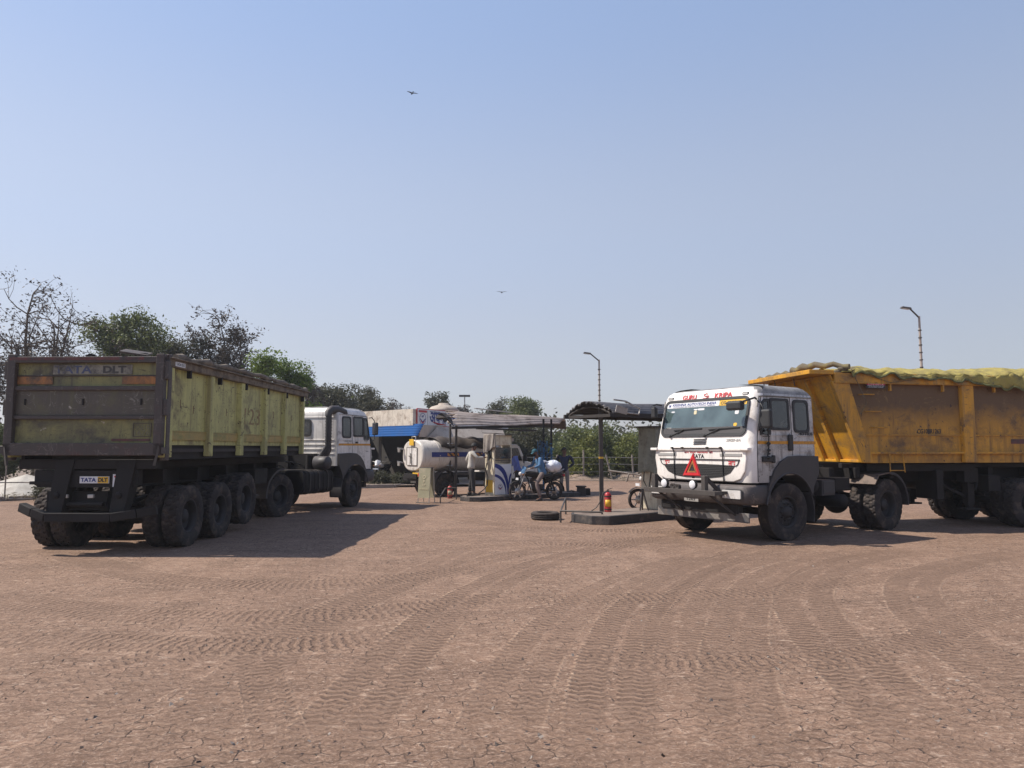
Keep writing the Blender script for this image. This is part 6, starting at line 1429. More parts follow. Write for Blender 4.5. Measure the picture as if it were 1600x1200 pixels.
for u in (703.5, 713):
    p = at(u, 668, 26.0); g = MB(); g.tube([(p.x, 26.0, 0), (p.x, 26.0, p.z + 0.12)], 0.042, 8); g.build("post", m_steel, cn)
g = MB(); xa, xb = at(703.5, 0, 26).x, at(713, 0, 26).x
for zz in (1.85, 1.08, 0.32): g.tube([(xa, 26, zz), (xb, 26, zz)], 0.03, 6)
g.build("post_rung", m_silver, cn)
bx = Vector((1.25, 25.8, 0))
for k, dx in enumerate((-0.14, 0.14)):
    g = MB(); p = bx + AX * dx * 1.3; g.bar((p.x, p.y, 0.15), (p.x, p.y, 1.75), 0.07, 0.07, up=(1, 0, 0)); g.mi = 1; g.bar((p.x, p.y, 1.75), (p.x, p.y, 2.72), 0.07, 0.07, up=(1, 0, 0)); g.build("post", [m_bluepole, m_black], cn)
g = MB(); rr = random.Random(4)
for k in range(46):
    zz = 1.05 + 0.021 * k * 0.9; dx = rr.uniform(-0.45, 0.22); p = bx + AX * dx + NX_ * 0.06; a = rr.uniform(-1.2, 1.2); l_ = rr.uniform(0.08, 0.17)
    q = AX * math.cos(a) + Z * math.sin(a); g.tube([Vector((p.x, p.y, zz)) - q * l_ / 2, Vector((p.x, p.y, zz)) + q * l_ / 2], 0.013, 4)
for dx in (-0.45, -0.3, -0.02): p = bx + AX * dx; g.tube([(p.x, p.y, 0.9), (p.x, p.y, 1.95)], 0.016, 5)
g.build("lattice_panel", m_bluepole, cn)

# --- vaulted canopy over the near island
c2 = thing("canopy", "dark corrugated vaulted canopy on a single steel post beside the white cab", "canopy", (0, 0, 0), 0, "corrugated pump canopies")
E0 = Vector((1.93, 17.62, 0)); HW = 0.80
def vault(u, v):
    s_ = 2 * v - 1; z = 2.52 + 0.26 * (1 - s_ * s_) ** 0.9
    jag = (0.06 * ((int(v * 22) * 7) % 5) / 5 + 0.10 * abs(s_)) * (1 - u)
    w = 0.026 * math.sin(v * 15 * 2 * math.pi)
    P = E0 + AX * (u * 5.0 - 0.25 + jag * 1.4) + NX_ * (s_ * HW) + Z * (z + w + 0.05 * u + 0.012 * math.sin(u * 11 + v * 3))
    return P
g = MB(); g.grid(vault, 50, 120); g.build("roof_sheet", m_canopy, c2, solid=0.008)
g = MB(); g.grid(lambda u, v: vault(u, 0.01 + 0.98 * v) - Z * 0.035, 20, 60); g.build("shade_sheet", m_black, c2, solid=0.004)  # black sheet added under the vault; its colour supplies the shade inside
for q in (-0.08, 1.6, 3.8):
    g = MB(); pts = [E0 + AX * q + NX_ * (s_ * HW * 0.98) + Z * (2.46 + 0.22 * (1 - s_ * s_)) for s_ in np.linspace(-1, 1, 11)]
    g.tube(pts, 0.025, 6); g.bar(E0 + AX * q + NX_ * -HW + Z * 2.46, E0 + AX * q + NX_ * HW + Z * 2.46, 0.05, 0.07); g.build("arch_rib", m_black_dusty, c2)
g = MB(); g.bar(E0 + AX * -0.2 + NX_ * HW * 0.97 + Z * 2.47, E0 + AX * 4.6 + NX_ * HW * 0.97 + Z * 2.50, 0.05, 0.10); g.build("eaves_beam", m_black_dusty, c2)
g = MB(); g.bar(E0 + AX * -0.2 - NX_ * HW * 0.97 + Z * 2.47, E0 + AX * 4.6 - NX_ * HW * 0.97 + Z * 2.50, 0.05, 0.10); g.build("eaves_beam", m_black_dusty, c2)
for q in (0.12, 4.3):
    p = Vector((2.12, 17.45, 0)) + AX * (q - 0.12)
    g = MB(); g.bar((p.x, p.y, 0.2), (p.x, p.y, 2.66), 0.095, 0.095, up=(1, 0, 0)); po = g.build("post", m_steel, c2, bevel=0.006)
    g = MB(); g.box((p.x, p.y, 1.47), (0.10, 0.10, 0.045), Euler((0, 0, 0)).to_matrix()); g.build("yellow_mark", m_yellowsign, po)
g = MB(); q0 = E0 + AX * 0.0 + NX_ * HW * 1.03 + Z * 2.62
g.tube([q0 + AX * -0.1 + Z * 0.2, q0 + AX * 0.3 + Z * 0.18, q0 + AX * 0.8 + Z * 0.02, q0 + AX * 0.75 - Z * 0.12, q0 + AX * 0.35 - Z * 0.10], 0.02, 6); g.build("loose_cable", m_silver, c2)
g = MB(); g.plate(q0 + AX * 0.12 - Z * 0.02, AX, Z, [(-0.18, -0.06), (0.2, -0.12), (0.26, 0.03), (-0.12, 0.10)], 0.01); g.build("patch_sheet", m_silver, c2)

# --- dispensers
def hose(pts, parent, r=0.014): g = MB(); g.tube(pts, r, 6); return g.build("hose", m_hose, parent)
def dispenser(name, label, O, covered, z0):
    t = thing(name, label, "fuel dispenser", (O.x, O.y, z0), RZ, "fuel dispensers")     # local x along the island, front faces -y
    Wd_, D_ = 0.74, 0.50
    g = MB(); g.box((0, 0, 0.52), (Wd_, D_, 1.04)); g.build("cabinet", m_cream if not covered else m_cream, t, bevel=0.015)
    g = MB()
    for sx in (-1, 1): g.box((sx * (Wd_ / 2 - 0.03), 0, 1.5), (0.06, D_, 0.94))
    g.box((0, 0, 1.30), (Wd_ - 0.14, D_ * 0.7, 0.5)); g.build("head_frame", m_cream, t, bevel=0.01)
    g = MB(); g.box((0, 0, 1.80), (Wd_, D_, 0.34)); g.build("head_box", m_cream, t, bevel=0.02)
    if not covered:
        g = MB(); g.plate((0, -D_ / 2 - 0.003, 0.52), X, Z, rrect(Wd_ - 0.06, 0.98, 0.01), 0.006); fp = g.build("front_panel", m_signwhite, t)
        def petal(side, x0, y0, x1, y1, w, mat):
            pts = []; n = 12
            P0 = Vector((x0, y0)); P1 = Vector((x1, y1)); ctrl = Vector((x0, y1 - 0.10)); L_, R_ = [], []
            for k in range(n + 1):
                q = k / n; p = P0 * (1 - q) ** 2 + ctrl * 2 * q * (1 - q) + P1 * q * q
                d = ((ctrl - P0) * (1 - q) + (P1 - ctrl) * q).normalized(); nn = Vector((-d.y, d.x)); ww = w * (0.25 + 0.75 * math.sin(math.pi * min(1, q * 0.75)))
                L_.append(p + nn * ww / 2); R_.append(p - nn * ww / 2)
            poly = [(p.x, p.y) for p in L_] + [(p.x, p.y) for p in reversed(R_)]
            vs = [(x, -D_ / 2 - 0.0105, z) for x, z in poly]; m = n + 1
            g = MB(); g.add(vs, [(k, k + 1, 2 * m - 2 - k, 2 * m - 1 - k) for k in range(n)]); g.build("leaf_emblem", mat, fp)
        petal(-1, 0.20, 0.03, -0.34, 0.98, 0.15, m_navy); petal(-1, 0.12, 0.03, -0.34, 0.66, 0.10, m_navy)
        petal(1, 0.23, 0.03, 0.34, 0.70, 0.07, m_navy); petal(1, 0.28, 0.03, 0.35, 0.42, 0.05, m_navy)
        oil_logo(Vector((-0.12, -D_ / 2 - 0.010, 0.28)), X, Z, 0.09, fp)
        g = MB(); g.plate((0, -D_ / 2 - 0.003, 1.38), X, Z, rrect(Wd_ - 0.1, 0.36, 0.02), 0.006); scn = g.build("display_window", m_sideglass, t)
        g = MB(); g.box((0, -D_ / 2 - 0.01, 1.14), (Wd_ - 0.1, 0.02, 0.03)); g.box((0.1, -D_ / 2 - 0.01, 1.09), (Wd_ - 0.34, 0.02, 0.02)); g.build("trim_bar", m_steel, t)
        g = MB(); g.box((-Wd_ / 2 - 0.01, -0.02, 1.36), (0.02, 0.22, 0.30)); g.build("nozzle_pocket", m_seal, t)
        g = MB(); g.tube([(-Wd_ / 2 - 0.06, -0.05, 1.36), (-Wd_ / 2 - 0.07, -0.07, 1.14)], 0.03, 8); g.tube([(-Wd_ / 2 - 0.06, -0.05, 1.36), (-Wd_ / 2 - 0.16, -0.08, 1.42)], 0.018, 6); g.build("nozzle", m_hose, t)
        hose([(-Wd_ / 2 - 0.03, 0.1, 1.05), (-Wd_ / 2 - 0.14, 0.02, 0.85), (-Wd_ / 2 - 0.10, -0.05, 0.6), (-Wd_ / 2 - 0.12, -0.06, 0.35), (-Wd_ / 2 - 0.30, -0.1, 0.20), (-Wd_ / 2 - 0.6, -0.1, 0.03), (-Wd_ / 2 - 0.9, 0.0, 0.02)], t, 0.018)
        hose([(Wd_ / 2 + 0.02, 0, 1.5), (Wd_ / 2 + 0.12, 0, 1.0), (Wd_ / 2 + 0.10, 0, 0.4), (Wd_ / 2 + 0.2, 0, 0.1)], t)
        g = MB(); g.box((-Wd_ / 2 - 0.005, 0.0, 0.30), (0.012, 0.36, 0.4)); g.build("yellow_patch", m_yellowsign, t)
        # roof plate over the head
        g = MB(); g.add([(-0.42, -0.36, 2.02), (0.95, -0.42, 1.96), (1.0, 0.35, 2.0), (-0.42, 0.35, 2.05)], [(0, 1, 2, 3)]); g.build("rain_plate", m_darksheet, t, solid=0.02)
    else:
        g = MB(); g.box((-Wd_ / 2 - 0.01, -0.02, 1.25), (0.02, 0.16, 0.34)); g.build("nozzle_pocket", m_seal, t)
        g = MB(); g.box((0, 0, 2.02), (1.0, 0.7, 0.03)); g.build("rain_plate", m_darksheet, t)
        hose([(-Wd_ / 2 - 0.03, 0.1, 1.0), (-Wd_ / 2 - 0.16, 0.02, 0.7), (-Wd_ / 2 - 0.06, -0.05, 0.45), (-Wd_ / 2 - 0.02, -0.1, 0.9)], t, 0.014)
    return t
PO = Vector((-0.45, 24.35, 0))
dispenser("fuel_dispenser", "cream and white fuel dispenser with navy leaf stripes on the far island", PO, False, 0.154)
PO2 = Vector((3.66, 18.36, 0))
dispenser("fuel_dispenser", "cream fuel dispenser draped in grey cloth next to the white cab", PO2, True, 0.204)
def cloth(name, label, O, x0, x1, y, z1, z0, mat, seed, side=True):
    """a cloth hung over a corner of a cabinet: local x along the island"""
    r = random.Random(seed); ph = [r.uniform(0, 6) for _ in range(4)]
    def fn(u, v):
        # u goes along the left flank then round the front corner
        s_ = u * 1.0
        if s_ < 0.55: q = s_ / 0.55; lx, ly = x0 - 0.05, y + 0.55 * (1 - q) - 0.04
        else: q = (s_ - 0.55) / 0.45; lx, ly = x0 - 0.05 + (x1 - x0) * q, y - 0.05
        fold = 0.028 * math.sin(u * 24 + ph[0] + v * 2) * (0.3 + v) + 0.02 * math.sin(u * 11 + ph[1])
        lx += (-fold if s_ < 0.55 else 0); ly -= (fold if s_ >= 0.55 else 0)
        low = z0 + 0.10 * math.sin(u * 5 + ph[2]); z = z1 + (low - z1) * v
        w = RZm @ Vector((lx, ly, z)); return Vector((O.x, O.y, 0)) + w
    g = MB(); g.grid(fn, 44, 16); o = g.build(name, mat, None, solid=0.012); tag(o, label, "cloth"); return o
RZm = Matrix.Rotation(RZ, 3, 'Z')
cloth("dust_cloth", "grey rag hung over the left shoulder of the far fuel dispenser", PO, -0.38, -0.30, -0.25, 2.16, 1.62, m_cloth, 1)
cloth("dust_cloth", "long grey-green cloth draped over the dispenser beside the white cab", PO2, -0.38, 0.3, -0.25, 2.22, 1.02, m_clothgreen, 2)

# --- extinguishers
def extinguisher(label, loc, h, r, mat, flip=1):
    t = thing("fire_extinguisher", label, "fire extinguisher", loc, 0, "fire extinguishers")
    g = MB(); g.lathe([(0, 0), (r, 0.0), (r, 0.02), (r, h * 0.85), (r * 0.8, h * 0.94), (r * 0.35, h), (0, h)], 18, 'Z'); g.build("cylinder", mat, t)
    g = MB(); g.tube([(0, 0, h - 0.02), (0, 0, h + 0.05)], 0.022, 8); g.bar((-0.02, 0, h + 0.05), (0.11, 0, h + 0.10), 0.025, 0.015); g.bar((-0.02, 0, h + 0.03), (0.10, 0, h + 0.03), 0.025, 0.012); g.build("valve", m_steel, t)
    g = MB(); g.grid(lambda u, v: Vector(((r + 0.004) * math.sin((u - 0.5) * 1.7), -(r + 0.004) * math.cos((u - 0.5) * 1.7), h * (0.28 + 0.34 * v))), 12, 1); g.build("label", m_yellowsign if mat is m_red2 else m_board, t, solid=0.002)
    g = MB(); g.tube([(-0.02 * flip, 0, h + 0.03), (-0.12 * flip, -0.02, h - 0.02), (-0.16 * flip, -0.03, h * 0.6), (-0.28 * flip, -0.04, 0.10), (-0.40 * flip, -0.04, 0.02)], 0.011, 6); g.build("hose", m_hose, t)
    g = MB()
    for zz in (0.1, 0.75): g.lathe([(r + 0.003, h * zz), (r + 0.003, h * zz + 0.03)], 18, 'Z')
    g.build("band", m_black_dusty, t)
m_red2 = M("red_extinguisher_paint", (0.42, 0.03, 0.035), 0.4, dirt=(0.2, 0.08, 0.06), amt=0.25, scale=9)
p = G(950, 800, 0.2); extinguisher("red fire extinguisher with a yellow label beside the canopy post", (p.x, p.y, 0.204), 0.46, 0.085, m_red2)
p = G(703, 779); extinguisher("faded red fire extinguisher standing at the foot of the ladder-like canopy post", (p.x, p.y, 0.006), 0.42, 0.085, m_redext, -1)

# --- guard rails, stands, board, tyre, bins
def rail(label, pts, r=0.022, feet=()):
    t = thing("guard_rail", label, "rail", pts[0].copy().to_tuple()[:2] + (0,), 0, "low guard rails"); o = Vector(t.location)
    g = MB(); g.tube([p - o for p in pts], r, 7); g.build("rail", m_steel, t)
    for f, top in feet: g = MB(); g.tube([f - o, top - o], r, 7); g.build("post", m_steel, t)
p1, p2, p3 = G(876, 817), G(884, 804), G(941, 818)
rail("low bent steel rail in front of the near island", [Vector((p2.x, p2.y, 0.42)), Vector((p1.x, p1.y, 0.27)), Vector((p3.x, p3.y, 0.25))], feet=[(p1, Vector((p1.x, p1.y, 0.27))), (p3, Vector((p3.x, p3.y, 0.25))), (Vector((p2.x, p2.y, 0)), Vector((p2.x, p2.y, 0.42)))])
p1 = G(688, 787); p2 = G(696, 781)
rail("low bent steel rail left of the faded extinguisher", [Vector((p1.x, p1.y, 0.22)), Vector((p2.x, p2.y, 0.38)), Vector((p2.x + 0.35, p2.y + 0.1, 0.38))], 0.02, feet=[(p1, Vector((p1.x, p1.y, 0.22))), (Vector((p2.x + 0.35, p2.y + 0.1, 0)), Vector((p2.x + 0.35, p2.y + 0.1, 0.38)))])
stn = thing("steel_stand", "narrow steel stand with spread legs between bull bar and near island", "stand", G(1005, 811))
for a in ((-0.10, -0.02), (0.17, -0.05), (0.02, 0.22)): g = MB(); g.tube([(a[0], a[1], 0), (0.0, 0.03, 0.72)], 0.020, 6); g.build("leg", m_steel, stn)
g = MB(); g.tube([(-0.05, 0.03, 0.70), (0.25, 0.06, 0.70)], 0.018, 6); g.build("crossbar", m_steel, stn)
pb = G(666, 786); bd = thing("sandwich_board", "dirty green A-frame notice board with faded marks left of the far island", "notice board", pb, R(-30))
g = MB(); Vb_ = Vector((0, 0.07, 1)).normalized(); g.plate((0, -0.10, 0.62), X, Vb_, rrect(0.44, 0.92, 0.01), 0.02); bp_ = g.build("front_board", m_board, bd)
g = MB(); g.plate((0, 0.10, 0.62), -X, Vector((0, -0.07, 1)).normalized(), rrect(0.44, 0.92, 0.01), 0.02); g.build("back_board", m_board, bd)
for a_, b_ in (((-0.21, -0.15, 0), (-0.21, -0.06, 1.08)), ((0.21, -0.15, 0), (0.21, -0.06, 1.08)), ((-0.21, 0.15, 0), (-0.21, 0.06, 1.08)), ((0.21, 0.15, 0), (0.21, 0.06, 1.08))): g = MB(); g.tube([a_, b_], 0.014, 6); g.build("leg", m_silver, bd)
g = MB(); g.tube([(-0.26, -0.18, 0.02), (0.28, -0.18, 0.02)], 0.014, 5); g.bar((-0.22, 0, 1.09), (0.22, 0, 1.09), 0.14, 0.02); g.build("crossbar", m_steel, bd)
fo = Vector((0, -0.183, 0)); 
text("P", Vector((0.0, -0.122, 0.66)), X, Vb_, 0.07, 0.10, m_boardmark, bp_, bold=0.03); text("HP", Vector((0.0, -0.129, 0.56)), X, Vb_, 0.12, 0.07, m_boardmark, bp_, bold=0.03)
g = MB(); frame_ring(g, Vector((0.0, -0.112, 0.80)), X, Vb_, [(0.06 * math.cos(a), 0.06 * math.sin(a)) for a in np.linspace(0, 6.02, 20)], [(0.035 * math.cos(a), 0.035 * math.sin(a)) for a in np.linspace(0, 6.02, 20)], 0.004); g.build("ring_mark", m_boardmark, bp_)
text("NO SMOKING", Vector((0.0, -0.138, 0.43)), X, Vb_, 0.36, 0.05, m_boardmark, bp_)
# old tyre lying flat
p = G(852, 812); g = MB()
g.lathe([(0.20, 0.0), (0.30, 0.0), (0.335, 0.03), (0.345, 0.06), (0.332, 0.065), (0.332, 0.075), (0.345, 0.08), (0.345, 0.10), (0.332, 0.105), (0.332, 0.115), (0.345, 0.12), (0.34, 0.15), (0.30, 0.18), (0.22, 0.175), (0.19, 0.16), (0.20, 0.14), (0.26, 0.10), (0.20, 0.02), (0.20, 0.0)], 48, 'Z')
o = g.build("old_tyre", m_rubber); o.location = (p.x, p.y, 0.006); tag(o, "worn tyre lying flat on the yard in front of the near island", "tyre")
p = G(908, 775); g = MB(); g.box((0, 0, 0.17), (0.34, 0.30, 0.30), None, 0.8); g.box((0, 0, 0.34), (0.36, 0.32, 0.05)); o = g.build("metal_bin", m_black_dusty, bevel=0.015); o.location = p; tag(o, "dark square bin with a flat lid right of the man in the navy shirt", "bin")
p = G(916, 774); g = MB(); g.box((0.03, 0.1, 0.12), (0.24, 0.24, 0.24)); g.box((0.03, 0.1, 0.245), (0.20, 0.20, 0.012)); o = g.build("metal_box", m_black, bevel=0.02); o.location = p; tag(o, "small dark box beside the square lidded bin", "box")
p = G(892, 775); g = MB(); g.box((0, 0, 0.06), (0.5, 0.5, 0.12)); g.tube([(-0.2, -0.2, 0.14), (0.0, -0.25, 0.2), (0.2, -0.1, 0.15)], 0.03, 6); o = g.build("sand_tray", m_steel, bevel=0.01); o.location = p; tag(o, "low steel tray on the ground between man in navy shirt and bin", "tray")
bench = thing("work_table", "dark steel table behind the man in the pale shirt", "table", (-1.75, 26.2, 0), R(20)); g = MB(); g.box((0, 0, 0.78), (0.8, 0.5, 0.04)); g.build("table_top", m_steel, bench)
for sx in (-.37, .37):
    for sy in (-.22, .22): g = MB(); g.box((sx, sy, 0.38), (0.04, 0.04, 0.76)); g.build("leg", m_steel, bench)

# ================================================================== SMALL TANKER TRUCK
tk = thing("tanker_truck", "small white tanker truck with navy band and orange hazard stripes behind the ladder-like post", "truck", (-3.50, 25.75, 0), R(40))
def ell(a, b, n=28, cz=1.43, p=2.4):
    out = []
    for k in range(n):
        t = 2 * math.pi * k / n; c_, s_ = math.cos(t), math.sin(t)
        out.append((a * math.copysign(abs(c_) ** (2 / p), c_), cz + b * math.copysign(abs(s_) ** (2 / p), s_)))
    return out
def loft_x(g, secs, cap=True):
    n = len(secs[0][1]); o = len(g.v)
    for x, pts in secs: g.v += [(x, y, z) for y, z in pts]
    for i in range(len(secs) - 1):
        for j in range(n): k = (j + 1) % n; g.f.append((o + i * n + j, o + i * n + k, o + (i + 1) * n + k, o + (i + 1) * n + j)); g.m.append(g.mi); g.sm.append(True)
    if cap:
        g.f.append(tuple(o + j for j in range(n - 1, -1, -1))); g.m.append(g.mi); g.sm.append(False); g.f.append(tuple(o + (len(secs) - 1) * n + j for j in range(n))); g.m.append(g.mi); g.sm.append(False)
g = MB(); loft_x(g, [(0.0, ell(0.62, 0.50)), (0.03, ell(0.67, 0.54)), (0.08, ell(0.70, 0.56)), (1.5, ell(0.70, 0.56)), (2.9, ell(0.70, 0.56)), (2.98, ell(0.62, 0.50))]); tank = g.build("tank", m_tank, tk)
g = MB()
for yy, zz in ((-0.17, 1.40), (0.17, 1.40)): g.box((-0.012, yy, zz), (0.02, 0.30, 0.62))
g.build("rear_hatch", m_white, tank, bevel=0.01)
g = MB()
for y0 in (-0.33, 0.0, 0.33): g.bar((-0.026, y0, 1.10), (-0.026, y0, 1.72), 0.012, 0.012, up=(0, 1, 0))
for z0_ in (1.10, 1.72): g.bar((-0.026, -0.33, z0_), (-0.026, 0.33, z0_), 0.012, 0.012)
g.tube([(-0.05, 0.05, 1.52), (-0.05, 0.05, 1.15)], 0.014, 6); g.tube([(-0.05, 0.05, 1.4), (-0.05, 0.16, 1.42)], 0.014, 6); g.build("hatch_bar", m_black_dusty, tank)
g = MB(); g.box((-0.04, 0.0, 1.90), (0.015, 0.28, 0.22)); g.build("warning_plate", m_yellowsign, tk)
g = MB(); g.tube([(0.05, -0.12, 1.95), (0.05, -0.12, 2.10), (0.05, 0.12, 2.10), (0.05, 0.12, 1.95)], 0.018, 6); g.build("plate_holder", m_silver, tk)
for zz in (1.18, 1.66):
    g = MB(); g.bar((-0.02, 0.55, zz), (-0.18, 0.72, zz + 0.04), 0.05, 0.05); g.box((-0.16, 0.64, zz - 0.04), (0.05, 0.1, 0.14)); g.build("rear_bracket", m_silver, tk)
g = MB(); sidey = -0.708
g.box((1.6, sidey, 1.47), (2.5, 0.012, 0.17)); g.build("navy_band", m_navy, tank)
for xx in (1.25, 2.3): g = MB(); g.box((xx, sidey - 0.008, 1.47), (0.5, 0.008, 0.12)); g.build("hazard_strip", m_hazard, tank)
g = MB()
for xx in (0.7, 1.45, 2.2): g.prism(ell(0.715, 0.575), xx - 0.02, xx + 0.02, 'X')
g.build("tank_hoop", m_tank, tank)
g = MB(); g.tube([(0.2, 0, 1.95), (0.2, 0, 2.12)], 0.06, 10); g.box((1.5, 0, 2.0), (2.0, 0.5, 0.04)); g.build("walkway", m_black_dusty, tk)
g = MB(); 
def cover(u, v):
    x = 0.75 + 2.2 * u; a = R(20 + 140 * v); return Vector((x, 0.75 * math.cos(a), 1.50 + 0.60 * math.sin(a) + 0.03 * math.sin(x * 9 + v * 7)))
g.grid(cover, 24, 14); o = g.build("canvas_cover", m_black_dusty, tk, solid=0.01)
g = MB(); g.box((1.6, 0, 0.72), (3.4, 0.8, 0.16)); g.box((0.1, 0, 0.62), (0.15, 1.3, 0.14)); g.box((3.6, 0, 0.6), (1.8, 0.8, 0.2)); g.build("chassis", m_black, tk)
g = MB(); g.box((-0.02, -0.30, 0.78), (0.04, 0.42, 0.13)); g.build("rear_plate", m_yellowsign, tk); g = MB(); g.box((-0.04, -0.50, 0.78), (0.03, 0.10, 0.10)); g.build("tail_lamp", m_signred, tk)
for s in (1, -1):
    for xx in (0.95, 4.1):
        w = rim_mesh(True).build("wheel", m_rim, tk); w.location = (xx, s * 0.62, 0.40); w.rotation_euler = (0, 0, 0 if s > 0 else math.pi); w.scale = (0.76, 0.76, 0.76)
        tyre_mesh(False).build("tyre", m_rubber, w)
g = MB(); band(g, 0.95, 0.40, 0.50, 5, 175, -0.80, -0.45, 0.015); band(g, 0.95, 0.40, 0.50, 5, 175, 0.45, 0.80, 0.015); g.build("mudguard", m_black_dusty, tk)
# cab with a short bonnet
def csec(pts, w): return pts
g = MB(); prof = [(3.25, 0.55), (3.25, 1.72), (3.35, 1.82), (4.15, 1.84), (4.30, 1.76), (4.62, 1.20), (5.15, 1.10), (5.22, 1.0), (5.22, 0.55)]
g.prism(prof, -0.78, 0.78); cb = g.build("cab", m_white, tk, bevel=0.04)
g = MB(); g.plate((4.47, 0, 1.48), Y, Vector((-0.32, 0, 0.56)).normalized(), rrect(1.38, 0.52, 0.06), 0.012); g.build("windscreen", m_sideglass, cb)
for s in (1, -1):
    g = MB(); P = [(3.5, 1.22), (4.42, 1.22), (4.20, 1.70), (3.5, 1.70)]; vs = [(x, s * 0.785, z) for x, z in P]; g.add(vs, [(0, 1, 2, 3)]); g.build("side_window", m_sideglass, cb, solid=0.008)
    g = MB(); g.box((4.45, s * 0.92, 1.30), (0.06, 0.18, 0.2)); g.bar((4.45, s * 0.78, 1.25), (4.45, s * 0.9, 1.28), 0.02, 0.02); g.build("mirror", m_seal, cb)
    g = MB(); g.box((5.23, s * 0.58, 0.90), (0.03, 0.26, 0.14)); g.build("headlight", m_lens, cb, bevel=0.01)
g = MB(); g.box((5.23, 0, 0.88), (0.02, 0.8, 0.14)); g.box((5.24, 0, 0.62), (0.1, 1.56, 0.16)); g.build("front_grille", m_plastic, cb, bevel=0.01)

# ================================================================== MOTORCYCLES
def motorcycle(label, loc, rz, sack=False, tank_mat=None):
    t = thing("motorcycle", label, "motorcycle", loc, rz, "motorcycles")
    def wh(x, R_, w, name="wheel"):
        g = MB(); g.lathe([(0.02, -0.05), (0.035, -0.04), (0.035, 0.04), (0.02, 0.05)], 10)
        for k in range(6):
            a = k * math.pi / 3; g.bar((0.03 * math.cos(a), 0, 0.03 * math.sin(a)), ((R_ - 0.06) * math.cos(a), 0, (R_ - 0.06) * math.sin(a)), 0.03, 0.02, up=(0, 1, 0))
        g.lathe([(R_ - 0.055, -0.035), (R_ - 0.075, -0.03), (R_ - 0.075, 0.03), (R_ - 0.055, 0.035)], 28); g.lathe([(0.03, 0.035), (0.11, 0.035), (0.11, 0.04), (0.03, 0.04)], 20)
        o = g.build(name, m_silver, t); o.location = (x, 0, R_)
        g = MB(); k_ = R_ - w / 2
        g.lathe([(k_ + w / 2 * math.cos(a), w / 2 * math.sin(a)) for a in np.linspace(-2.6, 2.6, 10)], 32); g.build("tyre", m_rubber, o)
    wh(0.66, 0.30, 0.09); wh(-0.62, 0.30, 0.11)
    g = MB()
    for s in (1, -1): g.tube([(0.66, s * 0.075, 0.30), (0.52, s * 0.075, 0.62), (0.42, s * 0.07, 0.90)], 0.02, 8)
    g.box((0.43, 0, 0.88), (0.07, 0.20, 0.04)); g.build("front_fork", m_silver, t)
    g = MB(); band(g, 0.66, 0.30, 0.325, 35, 150, -0.055, 0.055, 0.01); band(g, -0.62, 0.30, 0.34, 60, 185, -0.07, 0.07, 0.01); g.build("mudguard", m_black, t)
    g = MB(); g.tube([(0.42, 0, 0.86), (0.30, 0, 0.70), (0.20, 0, 0.35), (-0.15, 0, 0.30), (-0.30, 0, 0.55), (-0.75, 0, 0.72)], 0.025, 8); g.tube([(0.40, 0, 0.82), (-0.25, 0, 0.70), (-0.75, 0, 0.74)], 0.025, 8)
    for s in (1, -1): g.tube([(-0.62, s * 0.1, 0.30), (-0.1, s * 0.1, 0.35)], 0.022, 6); g.tube([(-0.60, s * 0.12, 0.32), (-0.45, s * 0.12, 0.68)], 0.03, 8)
    g.build("frame", m_black, t)
    g = MB(); g.lathe([(0.0, -0.13), (0.09, -0.12), (0.12, 0), (0.09, 0.12), (0, 0.13)], 16, c=(0.02, 0, 0.36)); g.box((0.14, 0, 0.48), (0.18, 0.2, 0.22), Euler((0, R(20), 0)).to_matrix()); g.box((-0.06, 0, 0.42), (0.26, 0.22, 0.2)); g.build("engine", m_black_dusty, t, bevel=0.015)
    g = MB(); g.tube([(0.24, -0.08, 0.46), (0.26, -0.12, 0.30), (0.1, -0.14, 0.24), (-0.2, -0.15, 0.26), (-0.75, -0.17, 0.38)], [0.018, 0.02, 0.022, 0.035, 0.045], 8); g.build("exhaust", m_silver, t)
    g = MB(); g.tube([(0.24, s_ * 0.02, 0.58) if False else (0.26, 0.0, 0.62), (0.30, 0.26, 0.50), (0.26, 0.30, 0.28), (0.15, 0.1, 0.24)], 0.014, 6); g.tube([(0.26, 0.0, 0.62), (0.30, -0.26, 0.50), (0.26, -0.30, 0.28), (0.15, -0.1, 0.24)], 0.014, 6); g.build("crash_guard", m_silver, t)
    g = MB()
    loft_x(g, [(0.42, ell(0.04, 0.04, 16, 0.84)), (0.34, ell(0.11, 0.08, 16, 0.85)), (0.20, ell(0.145, 0.10, 16, 0.85)), (0.02, ell(0.13, 0.095, 16, 0.83)), (-0.12, ell(0.08, 0.06, 16, 0.80))]); g.build("fuel_tank", tank_mat or m_black, t)
    g = MB(); g.prism([(-0.08, 0.78), (-0.15, 0.83), (-0.45, 0.83), (-0.52, 0.88), (-0.85, 0.90), (-0.88, 0.82), (-0.5, 0.76), (-0.1, 0.72)], -0.12, 0.12); g.build("seat", m_hose, t, bevel=0.03)
    g = MB(); g.prism([(-0.30, 0.55), (-0.25, 0.72), (-0.85, 0.80), (-0.9, 0.74), (-0.6, 0.62)], -0.10, 0.10); g.build("side_cover", m_black, t, bevel=0.02)
    g = MB(); g.tube([(0.26, 0.36, 1.03), (0.34, 0.28, 1.04), (0.40, 0.1, 0.98), (0.40, -0.1, 0.98), (0.34, -0.28, 1.04), (0.26, -0.36, 1.03)], 0.014, 7); g.build("handlebar", m_silver, t)
